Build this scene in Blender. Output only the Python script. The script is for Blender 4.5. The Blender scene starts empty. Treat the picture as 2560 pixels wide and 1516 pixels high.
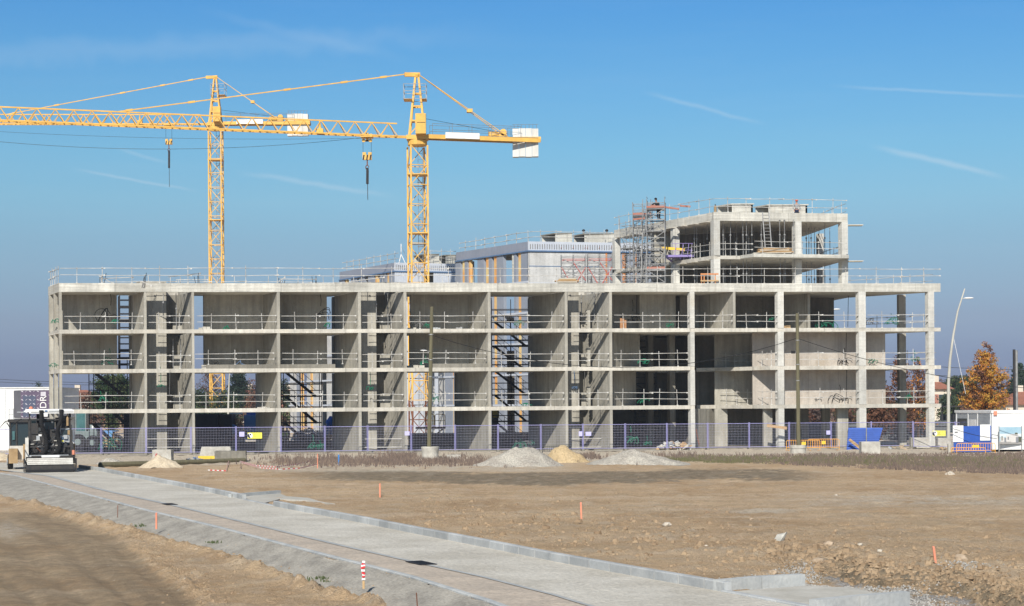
import bpy, bmesh, math, random
from mathutils import Vector, Matrix, noise
random.seed(11)
sc = bpy.context.scene
col = sc.collection
R = math.radians

# ---------------------------------------------------------------- camera
FOC, CX, HY, ROLL, HC = 4500.0, 1280.0, 1007.0, 0.0066, 3.7
CA, SA = math.cos(ROLL), math.sin(ROLL)
cam = bpy.data.objects.new('camera', bpy.data.cameras.new('camera')); col.objects.link(cam)
cam.data.sensor_width = 36.0; cam.data.sensor_fit = 'HORIZONTAL'
cam.data.lens = 36.0*FOC/2560.0
cam.data.shift_y = (HY-758.0)/2560.0
cam.data.clip_start = 0.5; cam.data.clip_end = 20000
cam.matrix_world = Matrix(((CA, SA, 0, 0), (0, 0, -1, 0), (-SA, CA, 0, HC), (0, 0, 0, 1)))
sc.camera = cam

# ---------------------------------------------------------------- world, sun, exposure
SUN_EL, SUN_X, SUN_Y = R(37), 0.17, 0.985
w = bpy.data.worlds.new('World'); sc.world = w; w.use_nodes = True
nt = w.node_tree; nt.nodes.clear()
def N(t, typ, **k):
    n = t.nodes.new(typ)
    for a, b in k.items(): setattr(n, a, b)
    return n
sky = N(nt, 'ShaderNodeTexSky', sky_type='NISHITA', sun_disc=False)
sky.sun_elevation = SUN_EL; sky.sun_rotation = R(191.5)
sky.air_density = 1.0; sky.dust_density = 0.6; sky.ozone_density = 1.6; sky.altitude = 100
tc = N(nt, 'ShaderNodeTexCoord'); sep = N(nt, 'ShaderNodeSeparateXYZ')
nt.links.new(tc.outputs['Generated'], sep.inputs[0])
ramp = N(nt, 'ShaderNodeValToRGB'); ramp.color_ramp.interpolation = 'LINEAR'
mr = N(nt, 'ShaderNodeMapRange'); mr.inputs['From Min'].default_value = 0.0; mr.inputs['From Max'].default_value = 0.4
nt.links.new(sep.outputs['Z'], mr.inputs['Value']); nt.links.new(mr.outputs[0], ramp.inputs[0])
SKYR = [(0.0, (.50, .62, 1.19)), (0.0261, (.466, .573, 1.147)), (0.0594, (.464, .569, 1.077)), (0.1149, (.588, .68, 1.054)), (0.1702, (.665, .83, 1.12)), (0.2252, (.727, .97, 1.195)), (0.2799, (.783, 1.145, 1.318)), (0.345, (.73, 1.22, 1.42)), (0.4147, (.65, 1.21, 1.51)), (0.4835, (.55, 1.17, 1.57)), (0.5439, (.47, 1.12, 1.62)), (1.0, (.8, 1.0, 1.15))]
els = ramp.color_ramp.elements
els[0].position, els[0].color = SKYR[0][0], (*SKYR[0][1], 1)
els[1].position, els[1].color = SKYR[-1][0], (*SKYR[-1][1], 1)
for p_, c_ in SKYR[1:-1]:
    e_ = els.new(p_); e_.color = (*c_, 1)
mul = N(nt, 'ShaderNodeMixRGB', blend_type='MULTIPLY'); mul.inputs[0].default_value = 1
nt.links.new(sky.outputs[0], mul.inputs[1]); nt.links.new(ramp.outputs[0], mul.inputs[2])
# thin cirrus and old vapour trails
mp = N(nt, 'ShaderNodeMapping'); mp.inputs['Scale'].default_value = (2.2, 2.2, 26); mp.inputs['Rotation'].default_value = (0.0, 0.10, 0)
nt.links.new(tc.outputs['Generated'], mp.inputs[0])
nz = N(nt, 'ShaderNodeTexNoise'); nz.inputs['Scale'].default_value = 2.3; nz.inputs['Detail'].default_value = 7; nz.inputs['Roughness'].default_value = .62
nt.links.new(mp.outputs[0], nz.inputs['Vector'])
cr = N(nt, 'ShaderNodeMapRange'); cr.inputs['From Min'].default_value = .50; cr.inputs['From Max'].default_value = .85; cr.inputs['To Max'].default_value = .06
nt.links.new(nz.outputs[0], cr.inputs['Value'])
cl = N(nt, 'ShaderNodeMixRGB', blend_type='MIX'); cl.inputs[2].default_value = (8.4, 10.4, 12.0, 1)
SKY_LAST = mul
def trail(prev, p0, p1, width, amount, seed):
    """a vapour trail: a soft great-circle streak between two sky directions"""
    a = Vector(p0).normalized(); b = Vector(p1).normalized()
    n = a.cross(b).normalized(); m = (a+b).normalized(); half = math.acos(max(-1, min(1, a.dot(b))))/2
    d1 = N(nt, 'ShaderNodeVectorMath', operation='DOT_PRODUCT'); d1.inputs[1].default_value = n
    nn = N(nt, 'ShaderNodeTexNoise'); nn.inputs['Scale'].default_value = 60; nn.inputs['Detail'].default_value = 5
    nt.links.new(tc.outputs['Generated'], nn.inputs['Vector'])
    nv = N(nt, 'ShaderNodeVectorMath', operation='SCALE'); nv.inputs['Scale'].default_value = width*1.6
    nt.links.new(nn.outputs['Color'], nv.inputs[0])
    av = N(nt, 'ShaderNodeVectorMath', operation='ADD'); nt.links.new(tc.outputs['Generated'], av.inputs[0]); nt.links.new(nv.outputs[0], av.inputs[1])
    nt.links.new(av.outputs[0], d1.inputs[0])
    ab = N(nt, 'ShaderNodeMath', operation='ABSOLUTE'); nt.links.new(d1.outputs['Value'], ab.inputs[0])
    m1 = N(nt, 'ShaderNodeMapRange', interpolation_type='SMOOTHSTEP'); m1.inputs['From Min'].default_value = 0; m1.inputs['From Max'].default_value = width
    m1.inputs['To Min'].default_value = 1; m1.inputs['To Max'].default_value = 0
    nt.links.new(ab.outputs[0], m1.inputs['Value'])
    d2 = N(nt, 'ShaderNodeVectorMath', operation='DOT_PRODUCT'); d2.inputs[1].default_value = m
    nt.links.new(tc.outputs['Generated'], d2.inputs[0])
    m2 = N(nt, 'ShaderNodeMapRange', interpolation_type='SMOOTHSTEP'); m2.inputs['From Min'].default_value = math.cos(half*1.25); m2.inputs['From Max'].default_value = math.cos(half*.25)
    m2.inputs['To Max'].default_value = amount*.7
    nt.links.new(d2.outputs['Value'], m2.inputs['Value'])
    pr = N(nt, 'ShaderNodeMath', operation='MULTIPLY'); nt.links.new(m1.outputs[0], pr.inputs[0]); nt.links.new(m2.outputs[0], pr.inputs[1])
    mx = N(nt, 'ShaderNodeMixRGB'); mx.inputs[2].default_value = (8.6, 10.6, 12.2, 1)
    nt.links.new(pr.outputs[0], mx.inputs[0]); nt.links.new(prev.outputs[0], mx.inputs[1])
    return mx
def sdir(px, py):
    u = (px-CX)/FOC; v = (HY-py)/FOC
    return (u*CA+v*SA, 1, -u*SA+v*CA)
nt.links.new(cr.outputs[0], cl.inputs[0]); nt.links.new(mul.outputs[0], cl.inputs[1])
last = cl
for a_, b_, wd_, am_ in (((-300, 125), (1150, 60), .0095, .15), ((540, 20), (1000, 130), .004, .10), ((200, 420), (480, 470), .0014, .34), ((620, 425), (960, 478), .0024, .34),
                         ((300, 365), (420, 400), .0017, .24), ((1630, 230), (1900, 300), .0019, .30), ((2200, 360), (2500, 430), .0026, .48), ((2110, 212), (2600, 240), .0014, .30)):
    last = trail(last, sdir(*a_), sdir(*b_), wd_, am_, 0)
bg = N(nt, 'ShaderNodeBackground'); bg.inputs['Strength'].default_value = .06
nt.links.new(last.outputs[0], bg.inputs[0])
wo = N(nt, 'ShaderNodeOutputWorld'); nt.links.new(bg.outputs[0], wo.inputs[0])

sun = bpy.data.objects.new('sun', bpy.data.lights.new('sun', 'SUN')); col.objects.link(sun)
sun.data.energy = 4.8; sun.data.angle = R(.53); sun.data.color = (1.0, .945, .85)
SV = Vector((SUN_X*math.cos(SUN_EL), SUN_Y*math.cos(SUN_EL), -math.sin(SUN_EL))).normalized()
sun.rotation_euler = SV.to_track_quat('-Z', 'Y').to_euler(); sun.location = (-40, -60, 90)
sc.view_settings.view_transform = 'Standard'; sc.view_settings.look = 'None'
sc.view_settings.gamma = 1; sc.view_settings.exposure = .25
sc.render.engine = 'CYCLES'
sc.cycles.max_bounces = 6

# ---------------------------------------------------------------- geometry of the picture -> places
def ray(px, py):
    u = (px-CX)/FOC; v = (HY-py)/FOC
    return u*CA+v*SA, -u*SA+v*CA
def P(px, py, D):
    x, z = ray(px, py); return Vector((x*D, D, HC+z*D))
def PX(px, D, py=950):
    return ray(px, py)[0]*D
def ZZ(px, py, D):
    return HC+ray(px, py)[1]*D
def G(px, py, z=0.0):
    x, s = ray(px, py); D = (z-HC)/s
    return Vector((x*D, D, z))
def proj(X, Y, Z):
    x = X/Y; z = (Z-HC)/Y
    return CX+FOC*(x*CA-z*SA), HY-FOC*(x*SA+z*CA)

class Fr:
    """plan frame: s metres along a front line, d metres back along the side walls"""
    def __init__(s, A, B, u):
        s.A = Vector(A); e = Vector(B)-s.A; s.L = e.length; s.e = e.normalized(); s.u = Vector(u)
    def s_at(s, px, d=0, py=900):
        xr = ray(px, py)[0]; ax = s.A.x+d*s.u.x; ay = s.A.y+d*s.u.y
        return (xr*ay-ax)/(s.e.x-xr*s.e.y)
    def pt(s, ss, d):
        return s.A+s.e*ss+s.u*d
    def pp(s, px, d=0, py=900):
        return s.pt(s.s_at(px, d, py), d)
MB_ = Fr((-33.7, 134.0), (33.6, 141.0), (-.44, 1.0))
ANG = math.atan2(MB_.e.y, MB_.e.x)

# ---------------------------------------------------------------- mesh builder
class MB:
    def __init__(s): s.v = []; s.f = []; s.m = []; s.cur = 0
    def add(s, vs, fs):
        o = len(s.v); s.v += [tuple(v) for v in vs]; s.f += [tuple(i+o for i in f) for f in fs]; s.m += [s.cur]*len(fs); return s
    def box(s, x0, x1, y0, y1, z0, z1):
        return s.add([(x0,y0,z0),(x1,y0,z0),(x1,y1,z0),(x0,y1,z0),(x0,y0,z1),(x1,y0,z1),(x1,y1,z1),(x0,y1,z1)],
                     [(0,3,2,1),(4,5,6,7),(0,1,5,4),(1,2,6,5),(2,3,7,6),(3,0,4,7)])
    def cbox(s, c, d):
        return s.box(c[0]-d[0]/2, c[0]+d[0]/2, c[1]-d[1]/2, c[1]+d[1]/2, c[2]-d[2]/2, c[2]+d[2]/2)
    def prism(s, poly, z0, z1):
        poly = [Vector((p[0], p[1])) for p in poly]
        ar = sum(poly[i].x*poly[(i+1) % len(poly)].y-poly[(i+1) % len(poly)].x*poly[i].y for i in range(len(poly)))
        if ar < 0: poly.reverse()
        n = len(poly)
        return s.add([(p.x, p.y, z0) for p in poly]+[(p.x, p.y, z1) for p in poly],
                     [tuple(range(n-1, -1, -1)), tuple(range(n, 2*n))]+[(i, (i+1) % n, n+(i+1) % n, n+i) for i in range(n)])
    def wall(s, p, q, t, z0, z1):
        p = Vector((p[0], p[1])); q = Vector((q[0], q[1])); d = (q-p).normalized(); n = Vector((-d.y, d.x))
        if n.y < 0: n = -n
        return s.prism([p, q, q+n*t, p+n*t], z0, z1)
    def fb(s, fr, s0, s1, d0, d1, z0, z1):
        return s.prism([fr.pt(s0, d0), fr.pt(s1, d0), fr.pt(s1, d1), fr.pt(s0, d1)], z0, z1)
    def beam(s, p, q, a, b=None, up=(0, 0, 1)):
        b = a if b is None else b
        p = Vector(p); q = Vector(q); d = (q-p).normalized(); up = Vector(up)
        if abs(d.dot(up)) > .98: up = Vector((1, 0, 0))
        x = d.cross(up).normalized()*a/2; y = x.cross(d).normalized()*b/2
        vs = [p-x-y, p+x-y, p+x+y, p-x+y, q-x-y, q+x-y, q+x+y, q-x+y]
        return s.add(vs, [(0,1,2,3),(7,6,5,4),(0,4,5,1),(1,5,6,2),(2,6,7,3),(3,7,4,0)])
    def tube(s, pts, r, n=8, r1=None, caps=True):
        pts = [Vector(p) for p in pts]; k = len(pts); r1 = r if r1 is None else r1
        vs = []; fs = []; px = None
        for i, p in enumerate(pts):
            d = (pts[min(i+1, k-1)]-pts[max(i-1, 0)])
            if d.length < 1e-9: d = Vector((0, 0, 1))
            d.normalize()
            if px is None:
                a = Vector((0, 0, 1)) if abs(d.z) < .9 else Vector((1, 0, 0)); px = a.cross(d).normalized()
            else:
                px = (px-d*px.dot(d)).normalized()
            y = d.cross(px); rr = r+(r1-r)*i/max(1, k-1)
            for j in range(n):
                t = 2*math.pi*j/n; vs.append(p+px*math.cos(t)*rr+y*math.sin(t)*rr)
        for i in range(k-1):
            for j in range(n):
                fs.append((i*n+j, i*n+(j+1) % n, (i+1)*n+(j+1) % n, (i+1)*n+j))
        if caps: fs += [tuple(range(n-1, -1, -1)), tuple((k-1)*n+j for j in range(n))]
        return s.add(vs, fs)
    def lathe(s, prof, c=(0, 0, 0), n=16):
        vs = []; fs = []
        for r, z in prof:
            for j in range(n):
                t = 2*math.pi*j/n; vs.append((c[0]+r*math.cos(t), c[1]+r*math.sin(t), c[2]+z))
        for i in range(len(prof)-1):
            for j in range(n): fs.append((i*n+j, i*n+(j+1) % n, (i+1)*n+(j+1) % n, (i+1)*n+j))
        fs += [tuple(range(n-1, -1, -1)), tuple((len(prof)-1)*n+j for j in range(n))]
        return s.add(vs, fs)
    def wheel(s, c, r, wd, axis, n=20):
        """cylinder with rounded shoulders about a horizontal axis vector"""
        a = Vector(axis).normalized(); up = Vector((0, 0, 1)); b = a.cross(up).normalized(); c = Vector(c)
        prof = [(r*.55, -wd/2), (r*.9, -wd/2), (r, -wd*.32), (r, wd*.32), (r*.9, wd/2), (r*.55, wd/2)]
        vs = []; fs = []
        for rr, h in prof:
            for j in range(n):
                t = 2*math.pi*j/n; vs.append(c+a*h+b*math.cos(t)*rr+up*math.sin(t)*rr)
        for i in range(len(prof)-1):
            for j in range(n): fs.append((i*n+j, i*n+(j+1) % n, (i+1)*n+(j+1) % n, (i+1)*n+j))
        fs += [tuple(range(n-1, -1, -1)), tuple((len(prof)-1)*n+j for j in range(n))]
        return s.add(vs, fs)
    def quad(s, a, b, c, d): return s.add([a, b, c, d], [(0, 1, 2, 3)])
    def build(s, name, m, parent=None, world=True, smooth=False):
        off = Vector((0, 0, 0))
        if parent is not None and world:
            q = parent
            while q is not None: off += q.location; q = q.parent
        me = bpy.data.meshes.new(name)
        me.from_pydata([(v[0]-off.x, v[1]-off.y, v[2]-off.z) for v in s.v], [], s.f)
        for mm in (m if isinstance(m, (list, tuple)) else [m]): me.materials.append(mm)
        if isinstance(m, (list, tuple)):
            me.polygons.foreach_set('material_index', s.m)
        if smooth: me.polygons.foreach_set('use_smooth', [True]*len(me.polygons))
        me.update()
        o = bpy.data.objects.new(name, me); col.objects.link(o)
        if parent is not None: o.parent = parent
        return o

def tag(o, label=None, cat=None, group=None, kind=None):
    if label: o['label'] = label
    if cat: o['category'] = cat
    if group: o['group'] = group
    if kind: o['kind'] = kind
    return o
def thing(name, label, cat, loc=(0, 0, 0), rz=0, group=None):
    o = bpy.data.objects.new(name, None); col.objects.link(o); o.empty_display_size = .3
    o.location = loc; o.rotation_euler = (0, 0, rz)
    return tag(o, label, cat, group)
KIDS = {}
def copy_tree(o, parent=None):
    if not KIDS.get('_n') == len(bpy.data.objects):
        KIDS.clear()
        for q in bpy.data.objects:
            if q.parent: KIDS.setdefault(q.parent.name, []).append(q)
    def rec(o, parent):
        c = o.copy(); col.objects.link(c)
        if parent: c.parent = parent
        for ch in KIDS.get(o.name, []): rec(ch, c)
        return c
    c = rec(o, parent); KIDS['_n'] = -1
    return c
ORD = ['first','second','third','fourth','fifth','sixth','seventh','eighth','ninth','tenth','eleventh','twelfth','thirteenth','fourteenth','fifteenth','sixteenth','seventeenth','eighteenth','nineteenth','twentieth']
ORD += ['twenty-'+o for o in ORD[:9]]+['thirtieth']+['thirty-'+o for o in ORD[:9]]

# ---------------------------------------------------------------- materials
M = {}
def mat(name, c, rough=.8, c2=None, scale=1.0, stretch=(1, 1, 1), detail=6, bump=0.0, bscale=None, metal=0.0, lo=.35, hi=.65, rand=0.0, spec=.3, fine=0.0, fscale=30.0):
    m = bpy.data.materials.new(name); m.use_nodes = True; t = m.node_tree; b = t.nodes['Principled BSDF']
    b.inputs['Roughness'].default_value = rough; b.inputs['Metallic'].default_value = metal; b.inputs['Specular IOR Level'].default_value = spec
    M[name] = m
    tcn = N(t, 'ShaderNodeTexCoord'); mpn = N(t, 'ShaderNodeMapping'); mpn.inputs['Scale'].default_value = stretch
    t.links.new(tcn.outputs['Object'], mpn.inputs[0])
    c2 = c2 or tuple(x*.82 for x in c)
    nz = N(t, 'ShaderNodeTexNoise'); nz.inputs['Scale'].default_value = scale; nz.inputs['Detail'].default_value = detail; nz.inputs['Roughness'].default_value = .6
    t.links.new(mpn.outputs[0], nz.inputs['Vector'])
    r = N(t, 'ShaderNodeMapRange'); r.inputs['From Min'].default_value = lo; r.inputs['From Max'].default_value = hi
    t.links.new(nz.outputs[0], r.inputs['Value'])
    mx = N(t, 'ShaderNodeMixRGB'); mx.inputs[1].default_value = (*c2, 1); mx.inputs[2].default_value = (*c, 1)
    t.links.new(r.outputs[0], mx.inputs[0]); out = mx
    if fine:
        n2 = N(t, 'ShaderNodeTexNoise'); n2.inputs['Scale'].default_value = fscale; n2.inputs['Detail'].default_value = 4
        t.links.new(tcn.outputs['Object'], n2.inputs['Vector'])
        r2 = N(t, 'ShaderNodeMapRange'); r2.inputs['From Min'].default_value = .3; r2.inputs['From Max'].default_value = .7
        r2.inputs['To Min'].default_value = 1-fine; r2.inputs['To Max'].default_value = 1+fine
        t.links.new(n2.outputs[0], r2.inputs['Value'])
        m2 = N(t, 'ShaderNodeVectorMath', operation='SCALE'); t.links.new(out.outputs[0], m2.inputs[0]); t.links.new(r2.outputs[0], m2.inputs['Scale']); out = m2
    if rand:
        oi = N(t, 'ShaderNodeObjectInfo'); r3 = N(t, 'ShaderNodeMapRange'); r3.inputs['To Min'].default_value = 1-rand; r3.inputs['To Max'].default_value = 1+rand
        t.links.new(oi.outputs['Random'], r3.inputs['Value'])
        m3 = N(t, 'ShaderNodeVectorMath', operation='SCALE'); t.links.new(out.outputs[0], m3.inputs[0]); t.links.new(r3.outputs[0], m3.inputs['Scale']); out = m3
    t.links.new(out.outputs[0], b.inputs['Base Color'])
    if bump:
        n3 = N(t, 'ShaderNodeTexNoise'); n3.inputs['Scale'].default_value = bscale or scale*4; n3.inputs['Detail'].default_value = 5
        t.links.new(tcn.outputs['Object'], n3.inputs['Vector'])
        bp = N(t, 'ShaderNodeBump'); bp.inputs['Strength'].default_value = 1; bp.inputs['Distance'].default_value = bump
        t.links.new(n3.outputs[0], bp.inputs['Height']); t.links.new(bp.outputs[0], b.inputs['Normal'])
    return m
def concrete(name, c, dark=.62, board=0.0, panel=2.5, streak=1.0):
    """cast concrete: pours of slightly different tone, rain streaks, joints between the shutter panels"""
    m = bpy.data.materials.new(name); m.use_nodes = True; t = m.node_tree; b = t.nodes['Principled BSDF']; M[name] = m
    b.inputs['Roughness'].default_value = .9; b.inputs['Specular IOR Level'].default_value = .2
    tcn = N(t, 'ShaderNodeTexCoord'); L = t.links.new
    rot = N(t, 'ShaderNodeMapping'); rot.inputs['Rotation'].default_value = (0, 0, -ANG); L(tcn.outputs['Object'], rot.inputs[0])
    def noise_(scale, stretch, lo, hi, tmin, tmax, det=6):
        mpn = N(t, 'ShaderNodeMapping'); mpn.inputs['Scale'].default_value = stretch; L(rot.outputs[0], mpn.inputs[0])
        n = N(t, 'ShaderNodeTexNoise'); n.inputs['Scale'].default_value = scale; n.inputs['Detail'].default_value = det; n.inputs['Roughness'].default_value = .62
        L(mpn.outputs[0], n.inputs['Vector'])
        r = N(t, 'ShaderNodeMapRange'); r.inputs['From Min'].default_value = lo; r.inputs['From Max'].default_value = hi; r.inputs['To Min'].default_value = tmin; r.inputs['To Max'].default_value = tmax
        L(n.outputs[0], r.inputs['Value']); return r.outputs[0]
    def mulv(a, bb):
        n = N(t, 'ShaderNodeMath', operation='MULTIPLY'); L(a, n.inputs[0])
        if isinstance(bb, float): n.inputs[1].default_value = bb
        else: L(bb, n.inputs[1])
        return n.outputs[0]
    v = noise_(.35, (1, 1, 1), .3, .7, .80, 1.14)
    v = mulv(v, noise_(1.3, (2.2, 2.2, .22), .35, .75, 1.06, 1-.20*streak))
    v = mulv(v, noise_(3.0, (1, 1, 1), .3, .7, .93, 1.06))
    v = mulv(v, noise_(14., (1, 1, 1), .3, .7, .94, 1.05, 3))
    if board:
        v = mulv(v, noise_(1.0, (.25, .25, 7.0), .35, .65, 1-board, 1+board*.5, 4))
    sp = N(t, 'ShaderNodeSeparateXYZ'); L(rot.outputs[0], sp.inputs[0])
    dv = N(t, 'ShaderNodeMath', operation='DIVIDE'); L(sp.outputs['X'], dv.inputs[0]); dv.inputs[1].default_value = panel
    fl = N(t, 'ShaderNodeMath', operation='FLOOR'); L(dv.outputs[0], fl.inputs[0])
    dz = N(t, 'ShaderNodeMath', operation='DIVIDE'); L(sp.outputs['Z'], dz.inputs[0]); dz.inputs[1].default_value = 3.05
    fz = N(t, 'ShaderNodeMath', operation='FLOOR'); L(dz.outputs[0], fz.inputs[0])
    cb = N(t, 'ShaderNodeCombineXYZ'); L(fl.outputs[0], cb.inputs[0]); L(fz.outputs[0], cb.inputs[1])
    wn = N(t, 'ShaderNodeTexWhiteNoise'); L(cb.outputs[0], wn.inputs['Vector'])
    r = N(t, 'ShaderNodeMapRange'); r.inputs['To Min'].default_value = .85; r.inputs['To Max'].default_value = 1.09; L(wn.outputs['Value'], r.inputs['Value'])
    v = mulv(v, r.outputs[0])
    fr = N(t, 'ShaderNodeMath', operation='FRACT'); L(dv.outputs[0], fr.inputs[0])
    ls = N(t, 'ShaderNodeMath', operation='LESS_THAN'); L(fr.outputs[0], ls.inputs[0]); ls.inputs[1].default_value = .018
    r = N(t, 'ShaderNodeMapRange'); r.inputs['To Min'].default_value = 1; r.inputs['To Max'].default_value = .8; L(ls.outputs[0], r.inputs['Value'])
    v = mulv(v, r.outputs[0])
    # warm stains
    st = noise_(.8, (1, 1, .5), .56, .75, 0, 1)
    mx = N(t, 'ShaderNodeMixRGB'); mx.inputs[1].default_value = (*c, 1); mx.inputs[2].default_value = (c[0]*.82, c[1]*.74, c[2]*.62, 1)
    L(mulv(st, .6), mx.inputs[0])
    ms = N(t, 'ShaderNodeVectorMath', operation='SCALE'); L(mx.outputs[0], ms.inputs[0]); L(v, ms.inputs['Scale'])
    L(ms.outputs[0], b.inputs['Base Color'])
    n3 = N(t, 'ShaderNodeTexNoise'); n3.inputs['Scale'].default_value = 6; n3.inputs['Detail'].default_value = 5; L(tcn.outputs['Object'], n3.inputs['Vector'])
    bp = N(t, 'ShaderNodeBump'); bp.inputs['Distance'].default_value = .03; L(n3.outputs[0], bp.inputs['Height']); L(bp.outputs[0], b.inputs['Normal'])
    return m
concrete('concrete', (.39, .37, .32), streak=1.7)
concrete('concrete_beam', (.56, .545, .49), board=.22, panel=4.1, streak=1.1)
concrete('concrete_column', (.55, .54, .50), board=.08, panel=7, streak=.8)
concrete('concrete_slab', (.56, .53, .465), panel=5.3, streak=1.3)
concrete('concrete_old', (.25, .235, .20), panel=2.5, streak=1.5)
concrete('render_white', (.52, .515, .50), panel=6)
mat('crane_yellow', (.80, .47, .10), .55, (.62, .36, .085), 1.2, fine=.12)
mat('weight_white', (.70, .69, .65), .8, (.56, .545, .50), 1.2, (1, 1, .2))
mat('block_pale', (.50, .48, .43), .9, (.36, .34, .30), 2.2, bump=.02)
mat('white_paint', (.80, .80, .79), .6, (.70, .70, .69), 1.5)
mat('galv', (.36, .36, .355), .5, (.22, .22, .22), 3, metal=.3)
mat('rail_pale', (.60, .59, .56), .55, (.36, .34, .31), 1.4, metal=.1)
mat('dark_steel', (.022, .024, .03), .6, (.035, .03, .03), 4)
mat('rust', (.22, .085, .045), .85, (.12, .05, .03), 3)
mat('steel_blue', (.10, .18, .32), .5)
mat('lav_pale', (.50, .48, .80), .6, (.45, .43, .74), 3)
mat('lav', (.34, .33, .58), .5, (.26, .25, .48), 3)
mat('red_tube', (.50, .12, .10), .5)
mat('violet', (.30, .24, .52), .5)
mat('orange_paint', (.82, .43, .09), .5, (.72, .31, .05), 4)
mat('board_orange', (.62, .27, .11), .7, (.48, .2, .09), 3)
mat('board_red', (.36, .18, .14), .7, (.36, .14, .10), 3)
mat('yellow_paint', (.85, .55, .06), .5)
mat('sign_yellow', (.88, .82, .10), .5)
mat('black', (.012, .012, .014), .6)
mat('blackish', (.028, .028, .032), .55, (.05, .045, .04), 5)
mat('rubber', (.018, .018, .019), .8)
mat('glass_dark', (.03, .05, .06), .08, spec=.6)
mat('glass_teal', (.09, .20, .21), .12, (.05, .12, .13), 1.5, spec=.6)
mat('paver_white', (.62, .61, .57), .55, (.46, .44, .40), 3)
mat('tan', (.38, .27, .15), .7, (.28, .19, .10), 3)
mat('grey_green', (.20, .25, .25), .5, (.15, .19, .19), 2)
mat('blue_paint', (.03, .10, .42), .5, (.025, .08, .34), 2)
mat('sky_blue', (.12, .30, .60), .6, (.10, .25, .52), 2)
mat('tarp_blue', (.02, .16, .60), .5, (.015, .10, .42), 4)
mat('wood_pole', (.16, .145, .085), .9, (.11, .10, .065), 2, (4, 4, .4))
mat('timber', (.52, .36, .19), .8, (.36, .22, .11), 3, (.4, 3, 3))
mat('pallet_wood', (.45, .24, .12), .8, (.30, .15, .07), 5)
mat('navy', (.016, .019, .032), .6, (.010, .012, .022), 2)
mat('hoard', (.10, .11, .115), .8, (.13, .14, .145), 2, (1, 1, 3))
mat('green_hose', (.01, .16, .09), .5)
mat('grey_hose', (.12, .12, .12), .6)
mat('cladding', (.50, .53, .58), .5, (.46, .49, .55), 1)
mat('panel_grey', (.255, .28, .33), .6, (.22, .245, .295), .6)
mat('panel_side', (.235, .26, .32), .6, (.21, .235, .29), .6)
mat('insul_yellow', (.66, .52, .24), .8, (.62, .26, .07), 1.0, (1, 1, .5))
mat('insul_orange', (.62, .24, .07), .8)
mat('roof_tile', (.36, .15, .095), .9, (.27, .11, .07), 1.5)
mat('wall_cream', (.66, .60, .50), .9)
mat('purple_wrap', (.125, .095, .15), .5, (.10, .075, .125), 2)
mat('slate', (.085, .10, .16), .5)
mat('wrap_mark', (.62, .60, .66), .5)
mat('grey_cont', (.12, .12, .14), .6)
mat('hut_grey', (.38, .40, .42), .6, (.34, .36, .38), 2)
mat('skin', (.55, .30, .20), .6)
mat('cloth_grey', (.30, .31, .32), .9)
mat('cloth_black', (.015, .016, .02), .9)
mat('cloth_navy', (.02, .03, .07), .9)
mat('hivis', (.55, .85, .05), .7)
mat('helmet_red', (.62, .10, .05), .4)
mat('helmet_white', (.8, .8, .8), .4)
mat('stake', (.72, .27, .17), .7)
mat('stake_blue', (.02, .22, .62), .6)
mat('tape_red', (.70, .05, .06), .5)
mat('asph_metal', (.05, .055, .06), .5)
mat('lamp_pole', (.50, .49, .44), .5)
mat('bark', (.075, .055, .04), .95, (.05, .035, .028), 3, (3, 3, .5))
def leafmat(name, c, c2, sss=.0):
    m = bpy.data.materials.new(name); m.use_nodes = True; t = m.node_tree; b = t.nodes['Principled BSDF']; M[name] = m
    b.inputs['Roughness'].default_value = .75; b.inputs['Specular IOR Level'].default_value = .2
    g = N(t, 'ShaderNodeNewGeometry'); mx = N(t, 'ShaderNodeMixRGB'); mx.inputs[1].default_value = (*c, 1); mx.inputs[2].default_value = (*c2, 1)
    t.links.new(g.outputs['Random Per Island'], mx.inputs[0]); t.links.new(mx.outputs[0], b.inputs['Base Color'])
    tr = N(t, 'ShaderNodeBsdfTranslucent'); t.links.new(mx.outputs[0], tr.inputs[0])
    ms = N(t, 'ShaderNodeMixShader'); ms.inputs[0].default_value = .25
    t.links.new(b.outputs[0], ms.inputs[1]); t.links.new(tr.outputs[0], ms.inputs[2]); t.links.new(ms.outputs[0], t.nodes['Material Output'].inputs[0])
    return m
leafmat('leaf_orange', (.66, .30, .07), (.48, .19, .045))
leafmat('leaf_gold', (.62, .36, .07), (.40, .25, .05))
leafmat('leaf_brown', (.26, .125, .075), (.13, .07, .05))
leafmat('leaf_pine', (.045, .085, .03), (.025, .05, .025))
leafmat('leaf_dark', (.03, .055, .035), (.05, .075, .05))
leafmat('leaf_green', (.10, .13, .05), (.07, .09, .04))
leafmat('twig', (.16, .11, .09), (.10, .075, .07))
leafmat('weed_brown', (.27, .205, .16), (.13, .10, .09))
leafmat('weed_green', (.12, .135, .06), (.20, .17, .10))
# ================================================================ the ground
def poly_y(pts, y):
    """x of a monotone picture line at row y"""
    if y <= pts[0][1]:
        (x0, y0), (x1, y1) = pts[0], pts[1]
        return x0+(x1-x0)*(y-y0)/(y1-y0)
    for (x0, y0), (x1, y1) in zip(pts, pts[1:]):
        if y <= y1: return x0+(x1-x0)*(y-y0)/(y1-y0)
    (x0, y0), (x1, y1) = pts[-2], pts[-1]
    return x0+(x1-x0)*(y-y0)/(y1-y0)
def poly_x(pts, x):
    if x <= pts[0][0]: return pts[0][1]
    for (x0, y0), (x1, y1) in zip(pts, pts[1:]):
        if x <= x1: return y0+(y1-y0)*(x-x0)/(x1-x0)
    (x0, y0), (x1, y1) = pts[-2], pts[-1]
    return y0+(y1-y0)*(x-x0)/(x1-x0)
def sst(a, b, x):
    t = max(0, min(1, (x-a)/(b-a))); return t*t*(3-2*t)
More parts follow.
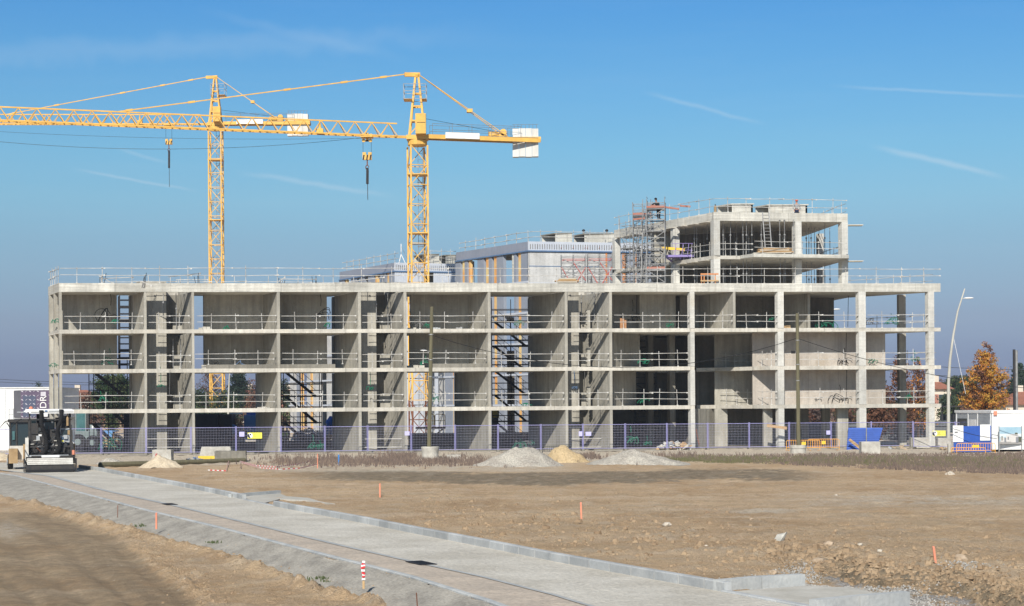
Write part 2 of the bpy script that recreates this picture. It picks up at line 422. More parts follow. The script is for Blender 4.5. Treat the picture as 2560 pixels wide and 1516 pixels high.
KERB = [(196, 1172), (251, 1180), (359, 1201), (467, 1222), (578, 1245), (650, 1261), (718, 1275), (898, 1309), (1030, 1336), (1209, 1371), (1389, 1408), (1568, 1441), (1748, 1473), (1798, 1482), (2001, 1520), (2250, 1562)]
GUTT = [(-120, 1168), (0, 1176), (125, 1192), (266, 1229), (431, 1265), (611, 1308), (850, 1366), (1030, 1407), (1209, 1446), (1389, 1492), (1456, 1513), (1700, 1580)]
KRB2 = [(-300, 1175), (-60, 1178), (36, 1190), (251, 1247), (359, 1276), (539, 1319), (718, 1366), (850, 1400), (1030, 1446), (1209, 1503), (1282, 1530), (1500, 1600)]
BANK = [(-400, 1215), (0, 1228), (118, 1250), (287, 1293), (431, 1331), (611, 1374), (754, 1425), (830, 1450), (940, 1470), (994, 1502), (1080, 1540), (1250, 1600)]
TRCK = [(-300, 1262), (0, 1257), (118, 1259), (295, 1322), (341, 1354), (381, 1394), (431, 1426), (485, 1462), (531, 1513), (640, 1600)]
SC_T = [(1500, 1392), (1700, 1385), (1890, 1380), (2091, 1398), (2177, 1426), (2378, 1438), (2470, 1455), (2558, 1474), (2900, 1530)]
BANKZ = -.28
TRACKS = [(72, .06, 5, 1, 1.2), (66, .02, 0, .9, .8), (58, -.05, 8, 1, 1.0), (52.5, .04, 4, .8, .6), (47.5, -.03, 6, 1, .6), (44, .09, 9, .9, .4), (88, .03, 0, .9, 1.5), (95, -.02, 4, .8, 1.0), (80, -.08, 12, 1, 1.0), (62, .35, 10, .8, .6), (76, -.4, 16, .8, .8)]
def nz3(x, y, z=0.0, s=1.0): return noise.noise(Vector((x*s, y*s, z)))
def ground_h(X, Y):
    """height, and the masks (dark, pale, gravel) of the ground at a place"""
    if Y > 200 or Y < 20: return 0, 0, 0, 0
    px, py = proj(X, Y, 0)
    h = 0.0; dark = pale = grav = 0.0
    n1 = nz3(X, Y, 1.3, .35); n2 = nz3(X, Y, 5.1, 1.3); n3 = nz3(X, Y, 9.7, 4.0); n4 = nz3(X, Y, 2.2, 9.0)
    xk = poly_y(KERB, py); x2 = poly_y(KRB2, py); xb = poly_y(BANK, py); xt = poly_y(TRCK, py)
    rough = 1.0
    if px < xk+6 and px > x2-2 and py > 1160: rough = 0
    field = sst(0, 70, px-xk)
    if px >= xk:
        h += field*(.06*n1+.06*n2+.045*n3+.022*n4)
        # wheel tracks of the machines, mostly running along the building
        for (ya, sl, x0t, amp, wob) in TRACKS:
            yc = ya+sl*(X-x0t)+wob*math.sin(X*.11+ya)
            for o_ in (-.95, .95):
                dd = abs(Y-yc-o_)/(1+abs(sl))
                if dd < .45:
                    q_ = (1-dd/.45)*amp*max(0, min(1, .55+1.6*nz3(X, Y, 6.6, .13)))*field
                    h -= .05*q_; dark = max(dark, .5*q_*(.7+.6*n3)); h += .02*q_*math.sin(X*11+Y*3)
        # clods along the torn band of the field
        cl = math.exp(-((py-(1300+.10*(px-1300)))/38.0)**2)*sst(900, 1350, px)
        h += cl*.05*(abs(n3)+.6*abs(n4))*1.4
        yt = poly_x(SC_T, px); d = py-yt
        if px > 1820 and d > -60:
            k = sst(1820, 2150, px)
            depth = (.24+.26*sst(2300, 2650, px))*k
            jag = 15*n2+10*n3+4*n4
            h -= depth*sst(0, 16+8*k, d+jag)
            face = k*sst(-6, 2, d+jag)*(1-sst(24, 40, d+jag)); dark = max(dark, face*(.25+1.5*abs(nz3(X*3.2, Y*.8, 7.7, 1))+.8*n4))  # shadows of the rough cut face painted in as dark streaks
            h += .07*k*face*nz3(X*2.6, Y*.5, 3.1, 1)
            h += .05*k*math.exp(-((d+8)/20)**2)*(n3+abs(n4))
            h += .07*k*n4*math.exp(-((d-8)/14)**2)
            grav = max(grav, k*sst(14, 34, d+jag)*(.55+.9*n2))
        # wet dark band
        yb = 1192+6*math.sin(px*.006)+10*n1+5*n2
        wd = 17-abs(px-1350)*.006
        a = sst(640, 900, px)*(1-sst(1930, 2120, px))
        dark = max(dark, a*(1-sst(wd*.75, wd, abs(py-yb)+5*n3))*(.95+.4*n3))
        dark = max(dark, .6*sst(1700, 1750, px)*(1-sst(0, 20, abs(py-1178)-6))*0)
        # pale scraped bands
        pale = max(pale, .75*(1-sst(6, 22, abs(py-1252-10*n1)))*sst(1800, 2150, px)*(.6+n2+.7*n3))
        pale = max(pale, .8*(1-sst(3, 9, abs(py-1278-.006*(px-1900)+3*n2)))*sst(1780, 1880, px)*(1-sst(1930, 2040, px)))
        pale = max(pale, .9*(1-sst(8, 16, abs(py-1168-4*n1)))*sst(560, 700, px)*(1-sst(1300, 1500, px))*(.75+n2))
        yl = 1167-9*sst(560, 700, px); pale = max(pale, sst(yl, yl-8, py+3*n2)) if py < yl+3 else pale
        dark = max(dark, .35*max(0, n1+.6*n2)*sst(1230, 1300, py))
        pale = max(pale, .30*max(0, n2-.1)*2)
    elif px < xb:
        h = BANKZ
        q = xb-px
        berm = math.exp(-((q-26)/26.0)**2)
        h += berm*(.13+.10*n2+.09*n3+.03*n4)
        t = xt-px
        b2 = math.exp(-((t+22)/26.0)**2)*sst(1258, 1300, py)
        h += b2*(.03+.10*max(0, n2)+.07*n3+.03*n4)
        on = sst(-2, 16, t+16*n2+8*n3)*sst(1252, 1272, py)
        h += (1-on)*(.04*n2+.035*n3+.012*n4)+.012*n3+.012*n4-.05*on*max(0, math.sin(t*.05+.5*n2))
        # wheel ruts and wet streaks along the haul track
        ph = (t+40*n1)*.035
        w1 = nz3(t*.022, py*.004, 2.0); w2 = nz3(t*.06, py*.006, 5.0)
        streak = .74+.26*w1+.10*w2+.42*n3+.34*n2+.38*n4
        dark = max(dark, on*max(.12, min(1, streak))*.70)
        pale = max(pale, (1-sst(20, 110, abs(px-20)+abs(py-1303)*3.2))*.9*(.7+n3))
        pale = max(pale, .5*max(0, n2)*(1-on))
        grav = max(grav, .8*(1-sst(10, 80, abs(px-790)*.5+abs(py-1508)*2)))
    elif px < x2+4:
        k = (x2-px)/max(1, x2-xb)
        h = BANKZ*min(1, k)-.03
    return h, max(0, min(1, dark)), max(0, min(1, pale)), max(0, min(1, grav))
def make_ground():
    rows = [8, 14, 20, 24]; y = 27.0
    while y < 190: rows.append(y); y *= 1.0048 if y > 60 else 1.0036
    y = 200
    while y < 9000: rows.append(y); y *= 1.3
    cols = [-3.2, -1.6, -.8, -.6, -.5, -.44, -.4]+[-.37+i*.0021 for i in range(353)]+[.4, .44, .5, .6, .8, 1.6, 3.2]
    nc = len(cols); vs = []; A = []; B = []; C = []
    for Y in rows:
        for t in cols:
            X = t*Y
            h, d, p, g = ground_h(X, Y) if abs(t) < .42 else (0, 0, 0, 0)
            vs.append((X, Y, h)); A.append(d); B.append(p); C.append(g)
    fs = [(r*nc+c, r*nc+c+1, (r+1)*nc+c+1, (r+1)*nc+c) for r in range(len(rows)-1) for c in range(nc-1)]
    me = bpy.data.meshes.new('ground'); me.from_pydata(vs, [], fs)
    for nm, arr in (('dark', A), ('pale', B), ('grav', C)):
        at = me.attributes.new(nm, 'FLOAT', 'POINT'); at.data.foreach_set('value', arr)
    m = bpy.data.materials.new('earth'); m.use_nodes = True; t = m.node_tree; L = t.links.new; b = t.nodes['Principled BSDF']
    b.inputs['Roughness'].default_value = .95; b.inputs['Specular IOR Level'].default_value = .15
    tcn = N(t, 'ShaderNodeTexCoord')
    def nn(scale, det, stretch=(1, 1, 1), rough=.6):
        mpn = N(t, 'ShaderNodeMapping'); mpn.inputs['Scale'].default_value = stretch; L(tcn.outputs['Object'], mpn.inputs[0])
        n = N(t, 'ShaderNodeTexNoise'); n.inputs['Scale'].default_value = scale; n.inputs['Detail'].default_value = det; n.inputs['Roughness'].default_value = rough
        L(mpn.outputs[0], n.inputs['Vector']); return n.outputs[0]
    def rng(v, a, bb, c, d):
        r = N(t, 'ShaderNodeMapRange'); r.inputs['From Min'].default_value = a; r.inputs['From Max'].default_value = bb; r.inputs['To Min'].default_value = c; r.inputs['To Max'].default_value = d
        L(v, r.inputs['Value']); return r.outputs[0]
    def mix(f, a, bb, typ='MIX'):
        x = N(t, 'ShaderNodeMixRGB', blend_type=typ)
        if isinstance(f, float): x.inputs[0].default_value = f
        else: L(f, x.inputs[0])
        for i, v in ((1, a), (2, bb)):
            if isinstance(v, tuple): x.inputs[i].default_value = (*v, 1)
            else: L(v, x.inputs[i])
        return x.outputs[0]
    def att(nm):
        a = N(t, 'ShaderNodeAttribute', attribute_name=nm); return a.outputs['Fac']
    base = mix(rng(nn(.22, 8, (1, .6, 1)), .38, .62, 0, 1), (.49, .33, .19), (.62, .45, .28))
    base = mix(rng(nn(.16, 5, (.4, 2.2, 1)), .50, .66, 0, .55), base, (.72, .575, .41))
    base = mix(rng(nn(.3, 7, (.5, 2, 1)), .54, .70, 0, .40), base, (.40, .285, .18))
    base = mix(rng(nn(1.6, 8), .5, .72, 0, .6), base, (.70, .54, .345))
    base = mix(rng(nn(.9, 6, (.5, 1.2, 1)), .54, .72, 0, .40), base, (.40, .28, .175))
    base = mix(rng(nn(5.5, 5), .56, .68, 0, .45), base, (.36, .255, .165))
    base = mix(rng(nn(7.5, 5), .58, .7, 0, .6), base, (.76, .63, .47))
    base = mix(att('dark'), base, mix(rng(nn(2.2, 6), .4, .6, 0, 1), (.215, .17, .115), (.30, .24, .165)))
    base = mix(rng(att('pale'), 0, 1, 0, .85), base, mix(rng(nn(6, 5), .4, .6, 0, 1), (.56, .48, .37), (.70, .63, .52)))
    vor = N(t, 'ShaderNodeTexVoronoi'); vor.inputs['Scale'].default_value = 22; L(tcn.outputs['Object'], vor.inputs['Vector'])
    gcol = mix(rng(vor.outputs['Color'], 0, 1, 0, 1), (.22, .21, .20), (.58, .56, .53))
    base = mix(rng(att('grav'), .25, .6, 0, .9), base, gcol)
    v = nn(34, 4); sc_ = N(t, 'ShaderNodeVectorMath', operation='SCALE'); L(base, sc_.inputs[0]); L(rng(v, .3, .7, .84, 1.14), sc_.inputs['Scale'])
    # scattered light pebbles
    vp = N(t, 'ShaderNodeTexVoronoi'); vp.inputs['Scale'].default_value = 3.2; L(tcn.outputs['Object'], vp.inputs['Vector'])
    peb = rng(vp.outputs['Distance'], .05, .11, 1, 0)
    wn = N(t, 'ShaderNodeSeparateXYZ'); L(vp.outputs['Color'], wn.inputs[0])
    keep = N(t, 'ShaderNodeMath', operation='GREATER_THAN'); L(wn.outputs[0], keep.inputs[0]); keep.inputs[1].default_value = .72
    pm = N(t, 'ShaderNodeMath', operation='MULTIPLY'); L(peb, pm.inputs[0]); L(keep.outputs[0], pm.inputs[1])
    fin = mix(pm.outputs[0], sc_.outputs[0], (.62, .56, .46))
    L(fin, b.inputs['Base Color'])
    h1 = nn(2.6, 10, (1, 1, 1), .74); bp = N(t, 'ShaderNodeBump'); bp.inputs['Distance'].default_value = .20; L(h1, bp.inputs['Height'])
    bp2 = N(t, 'ShaderNodeBump'); bp2.inputs['Distance'].default_value = .07; L(nn(16, 6, (1, 1, 1), .65), bp2.inputs['Height']); L(bp.outputs[0], bp2.inputs['Normal'])
    L(bp2.outputs[0], b.inputs['Normal'])
    me.materials.append(m); me.polygons.foreach_set('use_smooth', [True]*len(me.polygons)); me.update()
    o = bpy.data.objects.new('ground', me); col.objects.link(o); o['kind'] = 'structure'
make_ground()

def gmat(name, c1, c2, scale, fine, bump, bscale, speck=0.0, stretch=(1, 1, 1)):
    m = mat(name, c1, .93, c2, scale, stretch=stretch, fine=fine, fscale=bscale, bump=bump, bscale=bscale, spec=.15)
    return m
gmat('road_gravel', (.57, .54, .475), (.45, .42, .36), .45, .15, .05, 12)
gmat('gutter', (.42, .43, .42), (.33, .34, .34), 1.2, .05, .01, 20)
gmat('brownstrip', (.50, .425, .345), (.40, .345, .285), 1.0, .16, .04, 10)
gmat('bank_gravel', (.42, .39, .335), (.28, .26, .225), .7, .22, .05, 16, stretch=(2.6, 1, 1))
gmat('kerb_stone', (.46, .47, .46), (.31, .33, .34), .9, .07, .01, 14)
gmat('apron', (.52, .475, .40), (.38, .34, .28), .8, .18, .06, 6)
gmat('pad', (.50, .48, .43), (.40, .38, .33), 1.0, .08, .01, 12)
gmat('pile_grey', (.46, .43, .37), (.33, .30, .26), 1.4, .26, .10, 11)
gmat('pile_sand', (.52, .40, .24), (.40, .30, .17), 1.2, .18, .08, 9)
gmat('pile_beige', (.55, .47, .35), (.46, .38, .27), 1.4, .15, .05, 10)

def earth_bank():
    nx, nr = 420, 16; vs = []
    for i in range(nx+1):
        px = 1850+770*i/nx; k = sst(1850, 2080, px)*(.9+.2*nz3(px*.02, 0, 1)); dep = (.26+.28*sst(2300, 2650, px))*k+.02
        p = G(px, poly_x(SC_T, px)+3)
        jag = .22*nz3(p.x, 3, 1, .9)+.12*nz3(p.x, 5, 1, 3.1)+.06*nz3(p.x, 7, 2, 8)
        for j in range(nr+1):
            t = j/nr; z = .05*(1-t)**2*(.6+nz3(p.x, 1, 4, 5))-dep*t
            gro = (.10*nz3(p.x*3.4, t*.8+p.x*.2, 5)+.07*nz3(p.x*8, t*2.2, 8)+.03*nz3(p.x*20, t*6, 2))*math.sin(math.pi*min(1, t*1.1+.08))
            vs.append((p.x+.04*nz3(p.x*6, t*5, 9), p.y+.35-jag-.42*t**.8+gro*1.3-.35*max(0, t-.8), z+.04*nz3(p.x*5, t*7, 3)))
    fs_ = [(i*(nr+1)+j, i*(nr+1)+j+1, (i+1)*(nr+1)+j+1, (i+1)*(nr+1)+j) for i in range(nx) for j in range(nr)]
    m_ = mat('cut_earth', (.50, .37, .235), .95, (.28, .20, .125), 3.2, stretch=(1.6, 1.6, .6), fine=.2, fscale=24, bump=.06, bscale=13)
    o = MB().add(vs, fs_).build('earth_bank', m_, smooth=True); o['kind'] = 'structure'
earth_bank()
def strip(name, left, right, z, m, y0, y1, n=160, lo=None, edge=0.0, kind='structure', k=6, zl=None):
    """a sheet between two picture lines, laid on the ground plane"""
    vs = []; fs = []
    for i in range(n+1):
        py = y0+(y1-y0)*(i/n)**1.25
        a = G(poly_y(left, py), py, 0); b = G(poly_y(right, py), py, 0)
        for j in range(k+1):
            t = j/k; p = a.lerp(b, t)
            e = edge*nz3(p.x, p.y, 3.3, 1.5)*(1 if j in (0, k) else 0)
            zz = z if zl is None else zl+(z-zl)*t
            if edge and 0 < j < k: zz += .02*nz3(p.x, p.y, 8.1, 2.2)+.012*nz3(p.x, p.y, 1.1, 6)
            vs.append((p.x+e, p.y, zz))
    for i in range(n):
        for j in range(k): fs.append((i*(k+1)+j, (i+1)*(k+1)+j, (i+1)*(k+1)+j+1, i*(k+1)+j+1))
    me = bpy.data.meshes.new(name); me.from_pydata(vs, [], fs); me.materials.append(m)
    me.polygons.foreach_set('use_smooth', [True]*len(me.polygons)); me.update()
    o = bpy.data.objects.new(name, me); col.objects.link(o); o['kind'] = kind; return o
def off(line, dx): return [(x+dx, y) for x, y in line]
strip('road', off(GUTT, 6), off(KERB, 3), .03, M['road_gravel'], 1158, 1570, edge=0.0001, k=12)
strip('gutter', off(GUTT, -9), off(GUTT, 8), .034, M['gutter'], 1176, 1570)
strip('verge', off(KRB2, 3), off(GUTT, -8), .022, M['brownstrip'], 1182, 1570, edge=.001)
strip('gravel_bank', off(BANK, -8), off(KRB2, -2), .0, M['bank_gravel'], 1186, 1590, edge=.25, zl=BANKZ-.02, k=10)
def kerb(name, line, y0, y1, hgt, wid, blk=1.0, lowseg=None, z0=-.02, mm='kerb_stone'):
    pts = []; n = 500
    for i in range(n+1):
        py = y0+(y1-y0)*i/n; pts.append(G(poly_y(line, py), py, 0))
    acc = [0]
    for a, b in zip(pts, pts[1:]): acc.append(acc[-1]+(b-a).length)
    def at(s):
        s = max(0, min(acc[-1], s))
        lo_, hi_ = 0, n
        while hi_-lo_ > 1:
            md = (lo_+hi_)//2
            if acc[md] <= s: lo_ = md
            else: hi_ = md
        return pts[lo_].lerp(pts[lo_+1], (s-acc[lo_])/max(1e-6, acc[lo_+1]-acc[lo_]))
    b_ = MB(); s = 0
    while s < acc[-1]-blk*.5:
        p = at(s+.022*blk); q = at(s+blk*.978); c = proj(p.x, p.y, 0)[0]
        hh = hgt
        if lowseg and lowseg[0] < c < lowseg[1]: hh = .05
        j = random.uniform(-.004, .004)
        d = (q-p).normalized(); nrm = Vector((-d.y, d.x, 0)); 
        if nrm.x < 0: nrm = -nrm
        o_ = len(b_.v); ch = .02
        A = [(0, z0), (0, hh-ch), (ch, hh), (wid, hh), (wid, z0)]
        for e in (p, q):
            for (t, z) in A: b_.v.append(tuple(e+nrm*(t+j)+Vector((0, 0, z))))
        k = len(A)
        for i in range(k): b_.f.append((o_+i, o_+(i+1) % k, o_+k+(i+1) % k, o_+k+i)); b_.m.append(0)
        b_.f += [tuple(o_+i for i in range(k-1, -1, -1)), tuple(o_+k+i for i in range(k))]; b_.m += [0, 0]
        s += blk
    o = b_.build(name, M[mm]); o['kind'] = 'structure'; return o
gmat('kerb_a', (.45, .46, .455), (.33, .345, .35), .9, .07, .01, 14)
# each kerb stone keeps a slightly different cast
def islandize(m, amt=.16):
    t = m.node_tree; b = t.nodes['Principled BSDF']; src = b.inputs['Base Color'].links[0].from_socket
    g = N(t, 'ShaderNodeNewGeometry'); r = N(t, 'ShaderNodeMapRange'); r.inputs['To Min'].default_value = 1-amt; r.inputs['To Max'].default_value = 1+amt*.6
    t.links.new(g.outputs['Random Per Island'], r.inputs['Value'])
    s = N(t, 'ShaderNodeVectorMath', operation='SCALE'); t.links.new(src, s.inputs[0]); t.links.new(r.outputs[0], s.inputs['Scale']); t.links.new(s.outputs[0], b.inputs['Base Color'])
islandize(M['kerb_a'], .2)
kerb('kerb', KERB, 1172, 1484.5, .22, .16, 1.0, lowseg=(600, 668), mm='kerb_a')
kerb('kerb_low', [(1798, 1484), (2001, 1522), (2250, 1566)], 1484.5, 1562, .07, .16, mm='kerb_a')
kerb('kerb_flush', KRB2, 1180, 1585, .035, .12, 1.0)
# side kerbs and pads of the driveway crossings
def flat(name, pix, z0, z1, m, kind='structure'):
    b_ = MB().prism([G(x, y, 0) for x, y in pix], z0, z1); o = b_.build(name, M[m]); o['kind'] = kind; return o
flat('driveway_pad', [(1803, 1486), (2010, 1470), (2130, 1474), (2190, 1488), (2050, 1512), (1990, 1517)], -.25, .04, 'pad')
def kline(name, pix, hgt, wid, m='kerb_stone'):
    b_ = MB(); P3 = [G(x, y, 0) for x, y in pix]
    for a, c in zip(P3, P3[1:]):
        n = max(1, round((c-a).length/1.0)); 
        for i in range(n):
            p = a.lerp(c, i/n+.006); q = a.lerp(c, (i+1)/n-.006); b_.wall(p, q, wid, -.22, hgt)
    o = b_.build(name, M[m]); o['kind'] = 'structure'; return o
kline('kerb_branch', [(1800, 1482), (1905, 1472), (2014, 1466)], .24, .2)
kline('kerb_return', [(2043, 1535), (2150, 1524), (2276, 1513)], .24, .2)
flat('crossing_pad', [(578, 1249), (642, 1240), (700, 1236), (716, 1243), (770, 1247), (800, 1256), (838, 1262), (770, 1254), (700, 1250), (654, 1262)], -.05, .035, 'pad')
kline('crossing_kerb', [(578, 1246), (640, 1241), (703, 1236)], .16, .15)
# pale site apron round the foot of the building and the yard beyond
def sheet(name, poly, z, m):
    b_ = MB().add([(p[0], p[1], z) for p in poly], [tuple(range(len(poly)))]); o = b_.build(name, M[m]); o['kind'] = 'structure'; return o
ap = []
for i in range(80):
    s = -14+i*98/79; p = MB_.pt(s, -3.2+.8*nz3(s, 0, 2, .4)+.4*nz3(s, 3, 2, 1.7)); ap.append(p)
for i in range(8): ap.append(MB_.pt(84-i*98/7, 60))
sheet('site_yard', ap, .012, 'apron')
# slotted drains in the gutter
def on_ground(px, py, z=0): return G(px, py, z)
for k, (px, py, lb) in enumerate(((424, 1263.5, 'farther of the two dark drain grates set in the road gutter'), (1053, 1412, 'nearer of the two dark drain grates set in the road gutter'))):
    c = G(px, py); b_ = MB()
    g = thing('drain_grate', lb, 'drain grate', (c.x, c.y, .038), (lambda d: math.atan2(d.y, d.x))(G(poly_y(GUTT, py+6), py+6)-G(poly_y(GUTT, py-6), py-6)))
    fr_ = MB(); fr_.box(-.5, .5, -.2, -.16, 0, .012).box(-.5, .5, .16, .2, 0, .012).box(-.5, -.46, -.16, .16, 0, .012).box(.46, .5, -.16, .16, 0, .012)
    fr_.build('frame', M['dark_steel'], g, world=False)
    for i in range(15): b_.box(-.44+i*.06, -.41+i*.06, -.16, .16, .002, .015)
    b_.build('grid', M['black'], g, world=False)
# ================================================================ the concrete building
B = MB_
Z1, Z2, Z3, Z4 = 3.40, 6.40, 9.35, 12.45          # walking levels
SL = .29                                           # slab edge
ZR, ZB = 12.82, 12.16                              # roof beam top and bottom
def fs(px, d=0, py=900): return B.s_at(px, d, py)
bld = thing('concrete_building', 'long unfinished concrete building frame with open bays, four storeys and a rooftop level', 'building', (-33.7, 134, 0))
con, beam_m, slab_m = M['concrete'], M['concrete_beam'], M['concrete_slab']
def part(b_, name, m=None, label=None, p=None):
    o = b_.build(name, m or con, p or bld)
    if label: o['label'] = label
    return o
S0 = fs(148)                                       # left end
SN = fs(2352)                                      # right end
def front(px): return B.pp(px, 0)
def at(px, d, py=900): return B.pp(px, d, py)
def WP(px, D, py=900): return Vector((PX(px, D, py), D))
# bays: (left px, right px) of the wall or column fronts
WALLS = {1: (361, 367), 2: (480, 486), 3: (693.5, 700.5), 4: (896, 903), 5: (1010, 1017), 6: (1220.5, 1227), 7: (1413, 1419.5), 8: (1524, 1530.5)}
WD = {1: 4.4, 2: 6.0, 3: 5.6, 4: 5.2, 5: 6.2, 6: 6.2, 7: 6.2, 8: 6.2}
def zcol(k): return [(0, Z1-SL), (Z1, Z2-SL), (Z2, Z3-SL), (Z3, ZB)][k]
for k, (a, b) in WALLS.items():
    for lv in range(4):
        z0, z1 = zcol(lv); m_ = MB()
        s0, s1 = fs(a), fs(b)
        d1 = WD[k]
        m_.fb(B, s0, s1, -.012, d1, z0, z1); part(m_, 'partition_wall')
# slab strips: wide bays get full depth, the narrow core bays only the edge beam with the shaft open behind it
BAYS = [('A', 148, 361, 4.3), ('B', 367, 480, 0), ('C', 486, 693.5, 5.0), ('D', 700.5, 896, 6.0), ('E', 903, 1010, 0), ('F', 1017, 1220.5, 6.2), ('G', 1227, 1413, 6.2), ('H', 1419.5, 1524, 0), ('I', 1530.5, 1731, 7.5)]
for li, z in enumerate((Z1, Z2, Z3)):
    # continuous edge band
    m_ = MB().fb(B, S0, fs(1736), -.02, .30, z-SL, z); part(m_, 'slab_edge', slab_m)
    if li == 1:                                    # low upstand kerbs left on the second floor
        for a, b in ((157, 295), (516, 693), (701, 838), (1082, 1220)):
            m_ = MB().fb(B, fs(a), fs(b), -.01, .12, z+.002, z+.30); part(m_, 'edge_upstand', M['concrete_old'])
    for nm, a, b, dd in BAYS:
        if dd: m_ = MB().fb(B, fs(a) if nm != 'A' else S0, fs(b), .30, dd, z-SL+.006, z); part(m_, 'floor_slab', slab_m)
        else:
            m_ = MB().fb(B, fs(a), fs(b), 4.0, 6.0, z-SL+.006, z); part(m_, 'floor_slab', slab_m)
# ground slab
m_ = MB().prism([B.pt(S0-.4, -.55), B.pt(fs(1740), -.55), B.pt(fs(1740), 6.5), B.pt(S0-.4, 6.5)], -.2, .10); part(m_, 'ground_slab', M['concrete_old'])
# roof: edge beam, then the slab
m_ = MB().fb(B, S0, SN, -.03, .32, ZB, ZR); part(m_, 'roof_beam', beam_m)
m_ = MB().fb(B, S0, S0+.3, .32, 4.3, ZB, ZR); part(m_, 'roof_beam', beam_m)
for nm, a, b, dd in BAYS[:-1]:
    sa = S0+.3 if nm == 'A' else fs(a)
    if dd: m_ = MB().fb(B, sa, fs(b), .32, dd, ZB+.006, Z4); part(m_, 'roof_slab', slab_m)
    else: m_ = MB().fb(B, fs(a), fs(b), 4.0, 6.0, ZB+.006, Z4); part(m_, 'roof_slab', slab_m)
# right wing plan
RE1 = WP(2119, 148.5, 740); RE2 = Vector((25.9, 163.5))
RW_REAR = WP(1545, 165, 740)
m_ = MB().prism([B.pt(fs(1531), .32), B.pt(SN, .32), RE1, RE2, RW_REAR, B.pt(fs(1531), 8)], ZB+.006, Z4); part(m_, 'roof_slab', slab_m)
def eright(d): return B.pt(SN, 0)+(RE1-B.pt(SN, 0))*(d/8.0)
m_ = MB().prism([B.pt(fs(1736), 0), B.pt(SN, -.02), RE1, RE2, WP(1740, 158, 800), B.pt(fs(1736), 8)], Z3-SL, Z3); part(m_, 'floor_slab', slab_m)
for z in (Z1, Z2):                                 # notched slabs
    n0 = B.pt(fs(1925), -.02); n1 = at(1788, 5.1, 950); n2 = at(1741, 6.0, 950)
    m_ = MB().prism([n0, B.pt(SN, -.02), RE1, RE2, WP(1745, 158, 950), n2, n1], z-SL, z); part(m_, 'floor_slab', slab_m)
m_ = MB().prism([B.pt(fs(1741), -.5), B.pt(SN+.3, -.5), RE1+Vector((.5, 0)), RE2, WP(1745, 158, 1000), at(1736, 7)], -.2, .09); part(m_, 'ground_slab', M['concrete_old'])
# front columns of the right wing, storey by storey
for a, b in ((1725.5, 1736), (1944.5, 1959), (2147, 2164), (2321, 2335)):
    for lv in range(4):
        z0, z1 = zcol(lv)
        m_ = MB(); e = .012 if lv % 2 else 0
        m_.fb(B, fs(a)-e, fs(b)+e, -.045, .34, z0, z1); part(m_, 'column', M['concrete_column'])
for a, b in ((148.5, 155),):
    for lv in range(4):
        z0, z1 = zcol(lv); m_ = MB().fb(B, fs(a), fs(b), -.015, .25, z0, z1); part(m_, 'column')
for px, d in ((139.5, 1.9), (127.5, 3.95)):        # columns along the left end
    for lv in range(4):
        z0, z1 = zcol(lv); s = fs(px, d); m_ = MB().fb(B, s-.13, s+.13, d-.15, d+.15, z0, z1); part(m_, 'column')
for lv in range(4):                                # rear columns at the right end
    z0, z1 = zcol(lv); m_ = MB()
    c = WP(2255.5, 144.6, 900); m_.prism([c+Vector((-.27, -.2)), c+Vector((.27, -.2)), c+Vector((.2, .3)), c+Vector((-.34, .3))], z0, z1); part(m_, 'column')
# ---- back walls of the open rooms
def bwall(a, b, lv, d=3.6, m=None, t=.2, name='back_wall', z0=None, z1=None):
    q0, q1 = zcol(lv); m_ = MB().fb(B, fs(a, d), fs(b, d), d, d+t, z0 if z0 is not None else q0, z1 if z1 is not None else q1)
    return part(m_, name, m)
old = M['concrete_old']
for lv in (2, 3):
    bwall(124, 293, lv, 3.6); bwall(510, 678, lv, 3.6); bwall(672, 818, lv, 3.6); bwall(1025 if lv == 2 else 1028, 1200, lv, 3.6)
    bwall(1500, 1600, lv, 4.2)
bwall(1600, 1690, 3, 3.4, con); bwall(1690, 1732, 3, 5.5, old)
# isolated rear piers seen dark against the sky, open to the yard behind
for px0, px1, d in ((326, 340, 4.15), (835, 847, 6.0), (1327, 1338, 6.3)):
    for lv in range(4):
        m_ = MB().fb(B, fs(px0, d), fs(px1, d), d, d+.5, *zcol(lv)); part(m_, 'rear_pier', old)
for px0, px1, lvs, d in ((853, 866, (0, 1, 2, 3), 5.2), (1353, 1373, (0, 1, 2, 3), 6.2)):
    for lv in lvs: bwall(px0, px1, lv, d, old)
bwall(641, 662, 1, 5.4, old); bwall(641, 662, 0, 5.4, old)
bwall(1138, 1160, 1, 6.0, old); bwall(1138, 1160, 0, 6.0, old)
# ---- the narrow core bays: a lit pier, a dark shaft, low stub walls
for (a, b, p0, p1, q0, q1, dark1) in ((367, 480, 388, 416.5, 433, 461, 480), (903, 1010, 914, 941, 948, 978, 985), (1419.5, 1524, 1421, 1447.5, 1453, 1466, 1500)):
    for lv in range(4):
        z0, z1 = zcol(lv)
        if lv == 3: z1 = ZB+.28
        m_ = MB().fb(B, fs(a-8, 1.8) if a < 1400 else fs(p0, 1.8), fs(p1, 1.8), 1.8, 2.05, z0-(SL if lv else 0), z1); part(m_, 'core_pier', con)
        if lv:
            m_ = MB().fb(B, fs(q0, 2.9), fs(q1, 2.9), 2.9, 3.05, z0, z0+1.05); part(m_, 'stub_wall', con)
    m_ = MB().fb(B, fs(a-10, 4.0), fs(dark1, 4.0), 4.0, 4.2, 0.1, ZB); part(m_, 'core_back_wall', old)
m_ = MB()                                          # the third core shows a second slim column with jagged edge
for lv in range(1, 4):
    z0, z1 = zcol(lv); m_.fb(B, fs(1469, 1.6), fs(1476, 1.6), 1.6, 1.8, z0-.1, z0+1.5)
    for i in range(5): m_.fb(B, fs(1467, 1.6), fs(1469.3, 1.6), 1.62, 1.78, z0+.1+i*.3, z0+.25+i*.3)
part(m_, 'stub_column', con)
